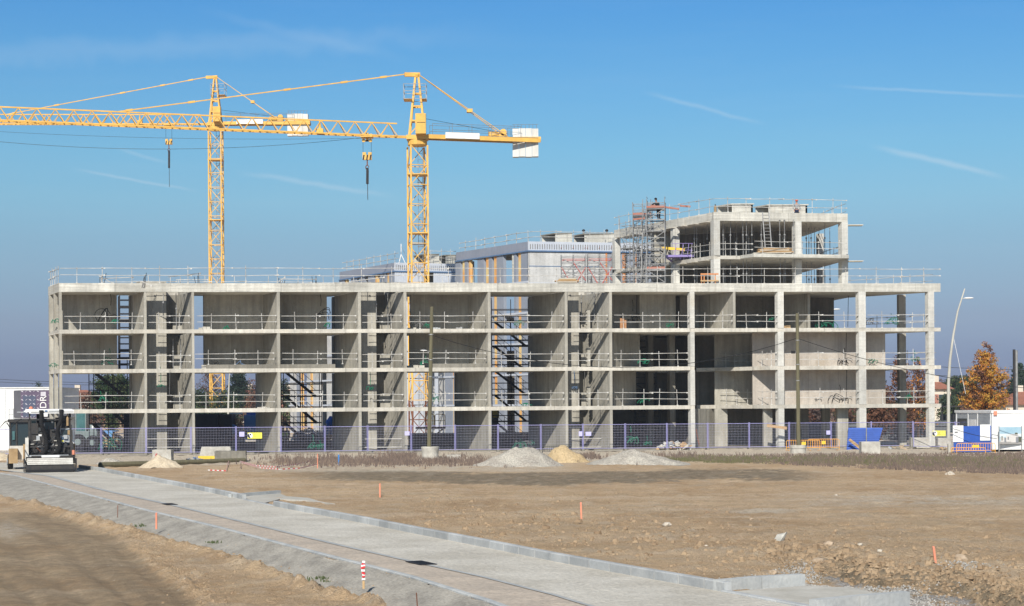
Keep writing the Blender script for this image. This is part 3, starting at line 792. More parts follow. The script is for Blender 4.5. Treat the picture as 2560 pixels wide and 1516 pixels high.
# tank shaped bulge of shuttered concrete on the roof of the first core, and lift heads on the others
for px0, px1, h in ((350, 416, .35), (880, 1000, .28)):
    m_ = MB().fb(B, fs(px0, 2, 700), fs(px1, 2, 700), 2.0, 3.6, Z4, ZR+h-.08); part(m_, 'shaft_head', con)
# ---- interior of bay I (deep, dark) and the wing behind
for lv in range(3):
    z0, z1 = zcol(lv)
    m_ = MB().wall(at(1480, 14), at(1738, 14), .2, z0, z1); part(m_, 'rear_wall', old)  # rear wall, widened leftwards to shut out daylight
    q_ = B.pt(fs(1527), 6.3); m_ = MB().prism([q_, q_+Vector((.2, 0)), q_+B.u*7.6+Vector((.2, 0)), q_+B.u*7.6], z0, z1); part(m_, 'light_block_wall', old)  # side walls added to keep daylight out of the deep bay
    q_ = at(1741, 8.8); m_ = MB().prism([q_, q_+Vector((.2, 0)), q_+B.u*5.1+Vector((.2, 0)), q_+B.u*5.1], z0, z1); part(m_, 'light_block_wall', old)  # added likewise on the recess side, to darken the interior
for lv in (1, 2):
    z0, z1 = zcol(lv)
    m_ = MB().wall(at(1533, 1.9), at(1590, 4.9), .2, z0, z1); part(m_, 'shaft_wall', con)
for px, d in ((1627, 6.8), (1681, 5.0)):
    for lv in range(3):
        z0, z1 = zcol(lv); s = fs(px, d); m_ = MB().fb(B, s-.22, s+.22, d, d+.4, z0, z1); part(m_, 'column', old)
m_ = MB().prism([B.pt(fs(1533), 7.5), at(1738, 7.6), at(1738, 14), at(1560, 14)], Z3-SL, Z3); part(m_, 'floor_slab', slab_m)
m_ = MB().prism([at(1600, 9.5), at(1738, 9.5), at(1738, 14), at(1590, 14)], Z1-SL, Z1); part(m_, 'floor_slab', slab_m)
m_ = MB().prism([at(1600, 9.5), at(1738, 9.5), at(1738, 14), at(1590, 14)], Z2-SL, Z2); part(m_, 'floor_slab', slab_m)
# ---- right wing walls
concrete('concrete_wall', (.45, .405, .355), panel=2.4)
def wwall(p, q, lv, t=.2, m=None, z0=None, z1=None, name='wall'):
    q0, q1 = zcol(lv); m_ = MB().wall(p, q, t, z0 if z0 is not None else q0, z1 if z1 is not None else q1); return part(m_, name, m)
# top storey
m_ = MB().fb(B, fs(1834), fs(1839.5), -.01, 4.9, Z3, ZB); part(m_, 'partition_wall')
wwall(at(1700, 5.0, 770), at(1760, 4.9, 770), 3)
wwall(at(1790, 6.2, 770), at(1990, 6.2, 770), 3, m=old)
wwall(at(2019, 2.0, 770), at(2025, 2.0, 770), 3, t=3.2)
wwall(at(1960, 4.6, 770), at(2021, 2.2, 770), 3)
wwall(at(1980, 8.0, 770), at(2085, 8.0, 770), 3, m=old)
# second and third storeys
for lv in (1, 2):
    wwall(at(1881, 2.0, 850), at(2213, 1.9, 850), lv, m=M['concrete_wall'])
    wwall(at(1786, 5.4, 850), at(1884, 5.4, 850), lv)
    wwall(at(1738, 9.0, 850), at(1790, 9.0, 850), lv, m=old)
# ground storey piers
for a, b, d, dd in ((1787, 1819, 4.6, .4), (1909, 1931, .9, .4), (2094, 2121, 1.0, .5), (2056, 2076, 5.5, .4), (1988, 2021, 7.0, .4)):
    wwall(at(a, d, 1080), at(b, d, 1080), 0, t=dd, name='pier')
wwall(at(1742, 3.0, 1080), at(1790, 6.0, 1080), 0, name='wall')
wwall(at(1815, 8.6, 1080), at(2022, 8.6, 1080), 0, m=old, name='wall')
# ---- rooftop level
FL, FRt = WP(1784, 146.0, 600), WP(2119.6, 148.0, 600)
BL, BR = WP(1535, 161.0, 600), WP(2008, 162.0, 600)
ZP1, ZP0, ZT, ZTB = 15.52, 15.24, 19.06, 18.36
Fp = Fr(FL, FRt, (BL-FL)/(BL-FL).y)
def pin(px, py=600): return Fp.s_at(px, 0, py)
LS = Fr(FL, BL, (FRt-FL).normalized())             # along the left face
def pw(p, q, t, z0, z1, name, m=None, lab=None):
    m_ = MB().wall(p, q, t, z0, z1); return part(m_, name, m, lab)
# top slab and beams
n_l = Vector((-(BL-FL).y, (BL-FL).x)).normalized()
inn = -n_l if (-n_l).dot(FRt-FL) > 0 else n_l
m_ = MB().wall(FL, FRt, .3, ZTB, ZT); part(m_, 'penthouse_beam', beam_m)
q = .31
m_ = MB().prism([FL+Vector((0, q)), FL+Vector((0, q))+inn*.3, BL+inn*.3, BL], ZTB, ZT); part(m_, 'penthouse_beam', beam_m)
m_ = MB().prism([FL+Vector((0, q))+inn*.31, FRt+Vector((0, q)), BR, BL+inn*.31], ZTB+.12, ZT-.3); part(m_, 'penthouse_roof_slab', slab_m)
m_ = MB().prism([FL, FRt, BR, BL], ZP0, ZP1); part(m_, 'penthouse_floor_slab', slab_m)
bal = [WP(1884, 144.6, 640), WP(2122, 146.6, 640), WP(2122, 148.0, 640), WP(1850, 146.4, 640)]
m_ = MB().prism(bal, ZP0+.04, ZP1+.03); part(m_, 'balcony_slab', beam_m)
def pcol(c, wx, wy, z0, z1): 
    m_ = MB().prism([c+Vector((-wx, 0)), c+Vector((wx, 0)), c+Vector((wx, 0))+B.u*wy, c+Vector((-wx, 0))+B.u*wy], z0, z1); part(m_, 'column', M['concrete_column'])
for z0, z1 in ((Z4, ZP0), (ZP1, ZTB)):
    for px, D in ((1792.5, 145.97), (1996.5, 147.2), (2112.5, 147.9)): pcol(WP(px, D, 620), .25, .5, z0, z1)
    pcol(WP(2054, 158, 620), .2, .45, z0, z1)
    for t in (.36, .97):
        c = FL.lerp(BL, t)+inn*.1; pcol(c, .26, .45, z0, z1)
    # inner walls
    wq = FL.lerp(BL, .60)+inn*.05
    pw(wq, wq+Vector((1.5, -.3)), .2, z0, z1, 'wall')
    pw(WP(1700, 158, 620), WP(1990, 155, 620), .2, z0, z1, 'wall', old)
    pw(WP(1665, 158.6, 620), WP(1700, 158.2, 620), .2, z0, z1, 'wall', old)
# roof boxes (lift and stair heads) with open left ends
def rbox(nm, px0, pxm, px1, y0, D, zb, h, tgt=None, lid=True):
    """hollow box: dark open side from px0 to pxm, solid front from pxm to px1"""
    a, m1, b = WP(px0, D+1.6, y0), WP(pxm, D, y0), WP(px1, D, y0)
    dep = a-m1; m_ = MB(); t = .15
    m_.wall(m1, b, t, zb, zb+h)                                    # front
    m_.prism([a+Vector((0, 0)), a+(b-m1), a+(b-m1)+Vector((0, t)), a+Vector((0, t))], zb, zb+h)  # rear
    m_.prism([b, b+dep, b+dep+Vector((-t, 0)), b+Vector((-t, 0))], zb, zb+h-.01)
    o = part(m_, nm, beam_m, p=tgt or bld)
    if lid:
        m_ = MB().prism([m1+Vector((-.1, -.1)), b+Vector((.1, -.1)), b+dep+Vector((.1, .1)), a+Vector((-.15, .1))], zb+h+.002, zb+h+.1); part(m_, nm+'_lid', beam_m, p=tgt or bld)
    return o
rbox('roof_box', 1794, 1830, 1882, 512, 148.5, ZT-.3, 1.14)
rbox('roof_box', 1889, 1921, 2018, 512, 149.0, ZT-.3, 1.10)
# boards of the shuttering still sticking out under the slab edges
fw = M['timber']
mat('form_pale', (.56, .52, .44), .8, (.45, .41, .34), 3)
for lev, zz in ((0, ZTB-.07), (1, ZP0-.07)):
    for i in range(9):
        t = .04+i*.107
        if lev and .35 < t < .45: continue
        c = FL.lerp(BL, t); d = (BL-FL).normalized()
        m_ = MB(); a = c-inn*.28; m_.prism([a, a+d*1.15, a+d*1.15+inn*1.2, a+inn*1.2], zz, zz+.05); part(m_, 'formwork_board', M['form_pale'])
for px, zz in ((2119, ZTB-.25), (2119, ZP0-.1)):
    m_ = MB(); c = WP(px, 148.2, 600); m_.box(c.x-.1, c.x+1.3, c.y, c.y+.9, zz, zz+.07); part(m_, 'formwork_board', M['form_pale'])

# ================================================================ guard rails
def guard(label, P0, P1, z, posts, group, r=.025, rails=(.52, 1.0), h=1.22, lean=.05, over=.25, name='guard_rail', m=None):
    P0 = Vector((P0[0], P0[1])); P1 = Vector((P1[0], P1[1])); m = m or M['rail_pale']
    g = thing(name, label, 'guard rail', (P0.x, P0.y, z), 0, group)
    d = (P1-P0); dn = d.normalized()
    n = posts
    for i in range(n):
        t = (i+.5+random.uniform(-.12, .12))/n if n > 2 else (i+.5)/n
        p = P0+d*t; l = random.uniform(-lean, lean)*h; hh = h*random.uniform(.95, 1.08)
        b_ = MB().tube([(p.x, p.y, z), (p.x+dn.x*l, p.y+dn.y*l, z+hh)], r, 6)
        b_.box(p.x-.06, p.x+.06, p.y-.05, p.y+.05, z-.0, z+.05)
        b_.build('post', m, g)
    for rz in rails:
        b_ = MB(); k = max(2, int(d.length/2.3)); a = 0
        for i in range(k):      # lapped scaffold tubes
            t0, t1 = i/k-.02, (i+1)/k+.02
            t0 = max(t0, -.0); t1 = min(t1, 1.0)
            e0 = random.uniform(-.04, .04); e1 = random.uniform(-.04, .04)
            p = P0+d*t0; q = P0+d*t1; ofs = -.05-.035*(i % 2)
            b_.tube([(p.x, p.y+ofs, z+rz+e0), (q.x, q.y+ofs, z+rz+e1)], r*.9, 6)
            b_.cbox((q.x, q.y+ofs, z+rz+e1), (.12, .09, .09))
        b_.build('rail', m, g)
    return g
BN = [('far left end bay', 158, 359, 3), ('narrow shaft bay beside the far left bay', 370, 478, 2), ('third bay from the left', 489, 691, 3), ('fourth bay from the left', 704, 894, 3),
      ('narrow shaft bay left of the leaning wooden pole', 906, 1008, 2), ('wide bay crossed by the left wooden pole', 1020, 1218, 3), ('seventh bay, with black stair tower', 1230, 1411, 3),
      ('third narrow shaft bay', 1422, 1522, 2), ('deep dark bay right of the third shaft', 1533, 1722, 4)]
FLN = ['first floor', 'second floor', 'third floor']
for li, z in enumerate((Z1, Z2, Z3)):
    for nm, a, b, n in BN:
        up = .3 if li == 1 and nm in ('far left end bay', 'third bay from the left', 'fourth bay from the left', 'wide bay crossed by the left wooden pole') else 0
        aa = a+random.uniform(-1, 5); bb = b-random.uniform(0, 7)
        guard('tube guard rail on %s edge, %s' % (FLN[li], nm), B.pp(aa, .06), B.pp(bb, .06), z+up+.002, n, 'guard rails along the open floor edges', h=1.22-up*.5, rails=(.52-up*.4, 1.0-up*.6))
RB = [('recess bay left of column', 1739, 1830, 2), ('bay left of the right wooden pole', 1842, 1942, 2), ('bay crossed by the right wooden pole', 1962, 2144, 3), ('last bay at the right end', 2168, 2318, 2)]
for nm, a, b, n in RB:
    guard('tube guard rail on third floor edge, %s' % nm, B.pp(a, .06), B.pp(b, .06), Z3+.002, n, 'guard rails along the open floor edges')
for z, f in ((Z1, 'first floor'), (Z2, 'second floor')):
    guard('tube guard rail on %s edge, right wing, crossed by the wooden pole' % f, B.pp(1962, .06), B.pp(2144, .06), z+.002, 3, 'guard rails along the open floor edges')
    guard('tube guard rail on %s edge, last bay at right end' % f, B.pp(2168, .06), B.pp(2322, .06), z+.002, 2, 'guard rails along the open floor edges')
    p0 = B.pp(1893, 1.4); p1 = B.pp(1940, .2)
    guard('short braced guard rail on %s beside the recess, right wing' % f, p0, p1, z+.002, 2, 'guard rails along the open floor edges')
    guard('short guard rail at back of the recess on %s' % f, at(1800, 5.2, 950), at(1878, 5.2, 950)+Vector((0, -.2)), z+.002, 3, 'guard rails along the open floor edges')
    guard('tube guard rail at right end edge of %s, receding' % f, B.pt(SN-.2, .3), B.pt(SN, 0).lerp(RE1, .45), z+.002, 2, 'guard rails along the open floor edges')
guard('tube guard rail at right end edge of third floor, receding', B.pt(SN-.2, .3), B.pt(SN, 0).lerp(RE1, .8), Z3+.002, 3, 'guard rails along the open floor edges')
rp = [(150, 365), (365, 583), (583, 800), (800, 1010), (1010, 1222), (1222, 1418), (1418, 1560), (1560, 1735), (1735, 1950), (1950, 2150), (2150, 2350)]
for i, (a, b) in enumerate(rp):
    guard('long tube guard rail on roof edge, %s run from the left' % ORD[i], B.pp(a+1, .1, 700), B.pp(b-1, .1, 700), ZR+.002, 2 if b-a < 160 else 3, 'guard rails along the main roof edge', h=1.25, rails=(.58, 1.12), lean=.012, over=0)
guard('guard rail at left end of the roof, receding', B.pt(S0+.1, .4), B.pt(S0+.1, 4.2), ZR+.002, 5, 'guard rails along the main roof edge', h=1.25, rails=(.58, 1.12))
guard('sloping guard rail at right end of the roof, receding', B.pt(SN-.25, .5), RE1+Vector((-.3, 0)), Z4+.002, 6, 'guard rails along the main roof edge', h=1.3, rails=(.6, 1.1))
guard('rear guard rail behind the roof edge, left half', B.pt(S0+4, 4.0), B.pt(S0+20, 4.0), Z4+.002, 7, 'guard rails along the main roof edge', h=1.2, rails=(.75,))
guard('rear guard rail on the roof behind the left tower crane', B.pt(S0+20, 4.8), B.pt(S0+34, 5.4), Z4+.002, 6, 'guard rails along the main roof edge', h=1.2, rails=(.75,))
# rooftop level
guard('guard rail on front edge of topmost roof', FL+Vector((.1, .1)), FRt+Vector((-.1, .1)), ZT+.002, 6, 'guard rails on the rooftop level', h=1.2, rails=(.45, 1.1))
guard('guard rail on near half of the topmost roof left edge', FL+inn*.1+Vector((0, .4)), FL.lerp(BL, .48)+inn*.1, ZT+.002, 5, 'guard rails on the rooftop level', h=1.3, rails=(.5, 1.15))
guard('guard rail on far half of the topmost roof left edge', FL.lerp(BL, .52)+inn*.1, BL+inn*.1, ZT+.002, 5, 'guard rails on the rooftop level', h=1.3, rails=(.5, 1.15))
guard('guard rail on right edge of topmost roof, receding', FRt+Vector((-.1, .3)), BR, ZT+.002-.28, 5, 'guard rails on the rooftop level', h=1.3, rails=(.5, 1.15))
guard('guard rail on balcony slab behind the timber stack', WP(1886, 144.8, 640), WP(2118, 146.8, 640), ZP1+.032, 5, 'guard rails on the rooftop level', h=1.15)
guard('guard rail left of ladder on the rooftop middle slab', FL+Vector((.5, .15)), WP(1880, 146.5, 640), ZP1+.002, 3, 'guard rails on the rooftop level', h=1.15)
guard('guard rail on left edge of the rooftop middle slab', FL+inn*.12+Vector((0, .5)), FL.lerp(BL, .33)+inn*.12, ZP1+.002, 4, 'guard rails on the rooftop level', h=1.15)
guard('guard rail on right edge of rooftop middle slab, tangled', FRt+Vector((-.15, .5)), FRt.lerp(BR, .7), ZP1+.002, 4, 'guard rails on the rooftop level', h=1.15, lean=.15)

# ================================================================ acrow props
def make_prop(label, c, z0, z1, group):
    g = thing('steel_prop', label, 'prop', (c.x, c.y, z0), 0, group)
    H = z1-z0; j = random.uniform(-.02, .02)
    MB().box(-.08, .08, -.08, .08, 0, .02).tube([(0, 0, .02), (j*.6, 0, H*.58)], .035, 6).build('outer_tube', M['galv'] if random.random() < .8 else M['asph_metal'], g, world=False)
    MB().tube([(j*.6, 0, H*.58), (j, 0, H-.02)], .024, 6).box(j-.07, j+.07, -.07, .07, H-.02, H).build('inner_tube', M['galv'], g, world=False)
    MB().lathe([(.05, 0), (.075, .03), (.075, .12), (.05, .15)], (j*.6, 0, H*.56), 8).build('collar', M['galv'], g, world=False)
for lev, (z0, z1) in enumerate(((Z4, ZP0), (ZP1, ZTB+.12))):
    k = 0
    rows = ((.35, (1808, 1826, 1858, 1866, 1880, 1903, 1950, 1962, 1985)), (3.5, (1736, 1742, 1768, 1812, 1842, 1872, 1958, 2002, 2016, 2028, 2062)), (7.5, (1715, 1760, 1800, 1836, 1870, 1932, 2022, 2036, 2048, 2075)), (11, (1560, 1575, 1596, 1612, 1640)))
    spots = []
    for dd, xs in rows:
        for x in xs: spots.append((x, dd))
    spots.sort()
    for i, (x, dd) in enumerate(spots):
        c = WP(x, 146.6+dd, 620)
        if lev == 0 and z0 < ZR: pass
        make_prop('slim steel prop %s, %s from the left' % ('under the rooftop middle slab' if lev == 0 else 'under the topmost slab', ORD[i]), c, z0+.001, z1, 'steel props between the rooftop slabs')
# ================================================================ tower cranes
def lattice(b_, p, q, wx, wz, n, r, rd, up=(0, 0, 1), tri=False, phase=0):
    """truss from p to q: chords plus zig-zag bracing. tri: two bottom chords and one top chord"""
    p = Vector(p); q = Vector(q); d = (q-p); dn = d.normalized(); up = Vector(up)
    side = dn.cross(up).normalized(); upv = side.cross(dn).normalized()
    if tri:
        offs = [side*(-wx/2), side*(wx/2), upv*wz]
    else:
        offs = [side*(-wx/2)-upv*wz/2, side*(wx/2)-upv*wz/2, side*(wx/2)+upv*wz/2, side*(-wx/2)+upv*wz/2]
    for o in offs: b_.beam(p+o, q+o, r)
    m = len(offs)
    for i in range(n):
        a = p+d*(i/n); c = p+d*((i+.5)/n); e = p+d*((i+1)/n)
        if tri:
            for k in (0, 1):
                b_.beam(a+offs[k], c+offs[2], rd); b_.beam(c+offs[2], e+offs[k], rd)
            b_.beam(a+offs[0], c+offs[1], rd*.7); b_.beam(c+offs[1], e+offs[0], rd*.7); b_.beam(a+offs[0], a+offs[1], rd*.7)
        else:
            for k in range(m):
                l = (k+1) % m
                if (i+k+phase) % 2: b_.beam(a+offs[k], e+offs[l], rd)
                else: b_.beam(a+offs[l], e+offs[k], rd)
                b_.beam(a+offs[k], a+offs[l], rd)
YE = M['crane_yellow']
def crane(label, px, D, ytop, yjib, jend, jendD, cend, cw, mastw, trolley, hook, counter_y, pend_l, pend_r, cab=True, cageside='both', brown_to=None):
    base = Vector((PX(px, D, yjib), D)); bx, by = base
    zj = ZZ(px, yjib, D); zt = ZZ(px, ytop, D)
    g = thing('tower_crane', label, 'tower crane', (bx, by, 0), 0, 'tower cranes behind the building')
    # mast: stacked square sections
    zm = zj-.9
    n = int(zm/1.95); b_ = MB()
    dirv = (Vector((PX(jend, jendD, yjib), jendD))-base).normalized()
    lo = MB(); k0 = 0
    if brown_to:
        k0 = int(n*brown_to); lattice(lo, (bx, by, 0), (bx, by, zm*k0/n), mastw-.16, mastw-.16, k0, .17, .08, up=(dirv.x, dirv.y, 0)); lo.build('lower_mast', M['rust'], g)
    lattice(b_, (bx, by, zm*k0/n), (bx, by, zm), mastw-.16, mastw-.16, n-k0, .17, .075, up=(dirv.x, dirv.y, 0))
    b_.build('mast', YE, g)
    MB().box(bx-2.4, bx+2.4, by-2.4, by+2.4, 0, .6).build('base_block', M['concrete_old'], g)
    for i in range(0, n, 3):
        if i % 9 == 6: pass
    b_ = MB()
    for s in (-.22, .22): b_.tube([(bx+s+.25, by+.3, 0), (bx+s+.25, by+.3, zm)], .025, 5)
    for i in range(int(zm/.6)): b_.tube([(bx+.03, by+.3, i*.6), (bx+.47, by+.3, i*.6)], .018, 4)
    for i in range(4, int(zm/2.2)):
        zz = i*2.2; b_.tube([(bx+.0, by+.3, zz), (bx-.05, by-.05, zz), (bx+.25, by-.3, zz), (bx+.55, by-.05, zz), (bx+.5, by+.3, zz)], .02, 4)
    b_.build('ladder', M['galv'], g)
    # collar plates and platforms inside the mast
    for f in (.42, .7, .9): MB().box(bx-mastw/2-.05, bx+mastw/2+.05, by-mastw/2-.05, by+mastw/2+.05, zm*f, zm*f+.1).build('mast_collar', YE, g)
    # slewing ring and turntable
    w2 = mastw/2
    MB().lathe([(w2*.95, 0), (w2*1.05, .1), (w2*1.05, .55), (w2*.9, .62)], (bx, by, zm), 20).build('slewing_ring', YE, g)
    MB().box(bx-w2*1.15, bx+w2*1.15, by-w2*.9, by+w2*.9, zm+.62, zm+1.05).build('turntable', YE, g)
    MB().box(bx-.1, bx+w2*1.0, by-w2*.9-.9, by-w2*.9, zm+1.05, zm+3.1).build('machine_cabinet', YE, g)
    c_ = MB().box(bx+.05, bx+w2*.95, by-w2*.9-.92, by-w2*.9-.9, zm+2.15, zm+2.2); c_.build('cabinet_trim', M['black'], g)
    b_ = MB()
    for s in (-1, 1):
        for t in (-1, 1): b_.beam((bx+s*w2*.85, by+t*w2*.7, zm+1.05), (bx+s*.16, by+t*.16, zt-.3), .2)
    for f in (.25, .5, .72):
        zz = zm+1.05+(zt-zm-1.35)*f; ww = w2*.85*(1-f)+.16*f; wt = w2*.7*(1-f)+.16*f
        for t in (-1, 1): b_.beam((bx-ww, by+t*wt, zz), (bx+ww, by+t*wt, zz), .14)
        for s in (-1, 1): b_.beam((bx+s*ww, by-wt, zz), (bx+s*ww, by+wt, zz), .14)
    z_a = zm+1.05
    b_.beam((bx-w2*.85, by-w2*.7, z_a), (bx+w2*.62, by-w2*.55, z_a+(zt-z_a)*.25), .09)
    b_.build('tower_head', YE, g)
    dv = Vector((dirv.x, dirv.y, 0)); T = Vector((bx, by, zt))
    b_ = MB(); b_.beam(T+dv*1.3+Vector((0, 0, -.05)), T-dv*.3, .3, .42); b_.lathe([(.2, -.3), (.3, 0), (.22, .1)], T, 10); b_.build('head_sheave', YE, g)
    # access cage near the top
    b_ = MB(); zc = zt-3.0*(zt-zm)/9.0*1.25
    zc = zt-2.6
    x0, x1 = (bx-1.35, bx+.95) if cageside == 'both' else (bx-.55, bx+1.4)
    for zz in (zc, zc+.8, zc+1.5):
        for p, q in (((x0, by-.9), (x1, by-.9)), ((x1, by-.9), (x1, by+.9)), ((x1, by+.9), (x0, by+.9)), ((x0, by+.9), (x0, by-.9))): b_.beam((*p, zz), (*q, zz), .05)
    for p in ((x0, by-.9), (x1, by-.9), (x1, by+.9), (x0, by+.9), ((x0+x1)/2, by-.9)): b_.beam((*p, zc), (*p, zc+1.55), .05)
    b_.build('access_cage', M['galv'], g)
    MB().box(x0, bx-.5, by-.9, by+.9, zc-.05, zc+.01).box(bx+.5, x1, by-.9, by+.9, zc-.05, zc+.01).build('cage_floor', YE, g)
    # jib
    J0 = Vector((bx, by, zj))+dv*w2*1.2; JE = Vector((PX(jend, jendD, yjib), jendD, zj+.4))
    L_ = (JE-J0).length; nn_ = int(L_/1.75)
    tw = .95; th = 1.35
    b_ = MB(); lattice(b_, J0+dv*1.0, JE, tw, th, nn_, .13, .07, tri=True)
    for s in (-tw/2, tw/2):
        sd = dv.cross(Vector((0, 0, 1)))*s
        b_.beam(J0+sd-dv*.4, J0+dv*1.2+sd, .13)
    b_.build('jib', YE, g)
    b_ = MB(); q = J0+dv*(L_*.18); b_.box(q.x-.35, q.x+.35, q.y-.25, q.y+.25, q.z+.1, q.z+.55); b_.lathe([(.3, 0), (.15, .4), (.04, 1.2)], (q.x, q.y, q.z+.3), 8); b_.build('jib_winch', M['insul_orange'] if False else YE, g)
    # counter-jib
    cv = -dv; CE = Vector((bx, by, zj))+cv*((PX(cend, D, yjib)-bx)/abs(cv.x)); C0 = Vector((bx, by, zj+.05))+cv*w2
    sdv = cv.cross(Vector((0, 0, 1)))
    b_ = MB()
    for s in (-.62, .62): b_.beam(C0+sdv*s, CE+sdv*s, .14, .42)
    LL = (CE-C0).length
    for i in range(12): q = C0+cv*(LL*i/11.5); b_.beam(q-sdv*.6, q+sdv*.6, .1)
    b_.build('counter_jib', YE, g)
    MB().prism([(C0+sdv*.55)[:2], (CE+sdv*.55)[:2], (CE-sdv*.55)[:2], (C0-sdv*.55)[:2]], zj+.27, zj+.30).build('walkway', M['galv'], g)
    b_ = MB()
    for s in (-.68, .68):
        k = 9
        for i in range(k+1):
            q = C0+cv*(.5+(LL*.78)*i/k)+sdv*s
            if i % 2 == 0 or i == k: b_.tube([q+Vector((0, 0, .2)), q+Vector((0, 0, 1.35))], .022, 4)
        for zz in (.72, 1.33): b_.tube([C0+cv*.5+sdv*s+Vector((0, 0, zz)), C0+cv*(.5+LL*.78)+sdv*s+Vector((0, 0, zz))], .022, 4)
    b_.build('walkway_rail', M['galv'], g)
    q = C0+cv*(LL*.17); q2 = C0+cv*(LL*.47)
    b_ = MB(); b_.beam(q-sdv*0+Vector((0, 0, .15))+Vector((0, -.85, 0)), q2+Vector((0, 0, .15))+Vector((0, -.85, 0)), .05, .62); b_.build('sign_board', M['white_paint'], g)
    # counterweights: slabs hung through the end of the counter-jib
    x0, x1, y0, y1 = cw; D2 = CE.y
    X0, X1, ZZ0, ZZ1 = PX(x0, D2, yjib), PX(x1, D2, yjib), ZZ(x0, y1, D2), ZZ(x0, y0, D2)
    k = 4
    for i in range(k):
        a = X0+(X1-X0)*i/k; c = X0+(X1-X0)*(i+1)/k
        m_ = MB(); cy = CE.y-dv.y*0
        m_.box(a+.015, c-.015, cy-.45, cy+.45, ZZ0+(.03 if i % 2 else 0), ZZ1-(.04 if i in (0, 3) else 0)); m_.build('counterweight', M['weight_white'], g)
    for s in (-.62, .62):
        pass
    b_ = MB(); b_.box(X0-.1, X1+.25, CE.y-.56, CE.y-.47, zj-.02, zj+.4); b_.box(X0-.1, X1+.25, CE.y+.47, CE.y+.56, zj-.02, zj+.4); b_.box(X1+.16, X1+.25, CE.y-.47, CE.y+.47, zj, zj+.38); b_.build('weight_cradle', YE, g)
    # hoist winch
    q = Vector((X0-1.5, CE.y, zj+.35))
    MB().tube([q+Vector((-1.0, 0, .35)), q+Vector((.1, 0, .35))], .33, 12).box(q.x+.1, q.x+.9, q.y-.5, q.y+.5, q.z, q.z+.35).tube([q+Vector((.55, -.5, .55)), q+Vector((.55, .5, .55))], .36, 12).build('hoist_winch', YE, g)
    b_ = MB()
    for i in range(7): xx = X0+(X1-X0)*(i+.5)/7; b_.tube([(xx, CE.y-.4, ZZ1-.05), (xx, CE.y-.4, ZZ1+.42)], .02, 4)
    b_.tube([(X0, CE.y-.4, ZZ1+.4), (X1, CE.y-.4, ZZ1+.4)], .02, 4); b_.build('weight_rail', M['galv'], g)
    # pendants
    def onjib(px_, zoff):      # point on jib line at picture column
        for i in range(2000):
            t = i/2000; p = J0+(JE-J0)*t
            if proj(p.x, p.y, p.z)[0] <= px_: return p+Vector((0, 0, zoff))
        return JE+Vector((0, 0, zoff))
    b_ = MB(); q = onjib(pend_l, th)
    A_ = T+dv*1.2
    b_.beam(A_, q, .10)
    for f in (.08, .22, .42, .75, .96):
        p = A_.lerp(q, f); dd = (q-A_).normalized(); b_.beam(p-dd*.35, p+dd*.35, .2)
    b_.build('jib_pendant', YE, g)
    q = Vector((PX(pend_r, D, yjib), CE.y, zj+.4))
    for s in (-.45, .45):
        b_ = MB(); b_.beam(T-dv*.2, q+sdv*s, .07)
        p = (T-dv*.2).lerp(q+sdv*s, .57); b_.cbox(p, (.5, .2, .35)); b_.build('counter_pendant', M['crane_yellow'], g)
    b_ = MB(); b_.tube([T+Vector((.5, 0, -5.2*(zt-zj)/7.5)), Vector((X0-1.0, CE.y, zj+.9))], .02, 4); b_.build('hoist_rope', M['black'], g)
    # trolley, ropes, hook block
    p = onjib(trolley, 0); tz = p.z
    b_ = MB(); b_.box(p.x-.6, p.x+.6, p.y-.7, p.y+.7, tz-.24, tz-.12); b_.wheel((p.x-.45, p.y-.5, tz-.05), .16, .12, (0, 1, 0), 10); b_.wheel((p.x+.45, p.y-.5, tz-.05), .16, .12, (0, 1, 0), 10)
    b_.wheel((p.x-.34, p.y-.2, tz-.55), .18, .12, (0, 1, 0), 12); b_.wheel((p.x+.36, p.y-.2, tz-.55), .18, .12, (0, 1, 0), 12); b_.box(p.x-.36, p.x+.4, p.y-.2, p.y+.2, tz-.6, tz-.5); b_.box(p.x-.1, p.x+.15, p.y-.2, p.y+.2, tz-.6, tz+.25)
    tr_ = b_.build('trolley', YE, g)
    hx, hy0, hy1 = hook; zh = ZZ(trolley, hy0, p.y)
    b_ = MB()
    for s in (-.42, .42): b_.tube([(p.x+s, p.y, tz-.6), (p.x+s, p.y, zh)], .018, 4)
    b_.build('hoist_rope', M['black'], g)
    hb = MB(); ww = .46; hh = .78
    hb.prism([(p.x-ww, p.y-.18), (p.x+ww, p.y-.18), (p.x+ww, p.y+.18), (p.x-ww, p.y+.18)], zh-hh*.85, zh-.15)
    hb.prism([(p.x-ww, p.y-.18), (p.x-.12, p.y-.18), (p.x-.12, p.y+.18), (p.x-ww, p.y+.18)], zh-.15, zh+.1); hb.prism([(p.x+.12, p.y-.18), (p.x+ww, p.y-.18), (p.x+ww, p.y+.18), (p.x+.12, p.y+.18)], zh-.15, zh+.1)
    hko = hb.build('hook_block', M['tan'] if False else YE, g)
    st = MB()
    for s0 in (-.46, -.1, .24):
        x = p.x+s0; st.quad((x, p.y-.19, zh-hh*.85), (x+.14, p.y-.19, zh-hh*.85), (x+.22, p.y-.19, zh-.16), (x+.08, p.y-.19, zh-.16))
    st.build('stripes', M['black'], hko)
    b_ = MB(); ze = ZZ(trolley, hy1, p.y); zz1 = zh-hh-.1
    b_.tube([(p.x, p.y, zh-hh*.85), (p.x, p.y, zz1-.35)], .07, 6); b_.tube([(p.x+.1*math.cos(a)*1.6, p.y, zz1-.55+.22*math.sin(a)) for a in [i*.6 for i in range(9)]], .05, 6); b_.build('hook', M['rust'], g)
    zm1 = zz1-.5-(zz1-ze)*.45
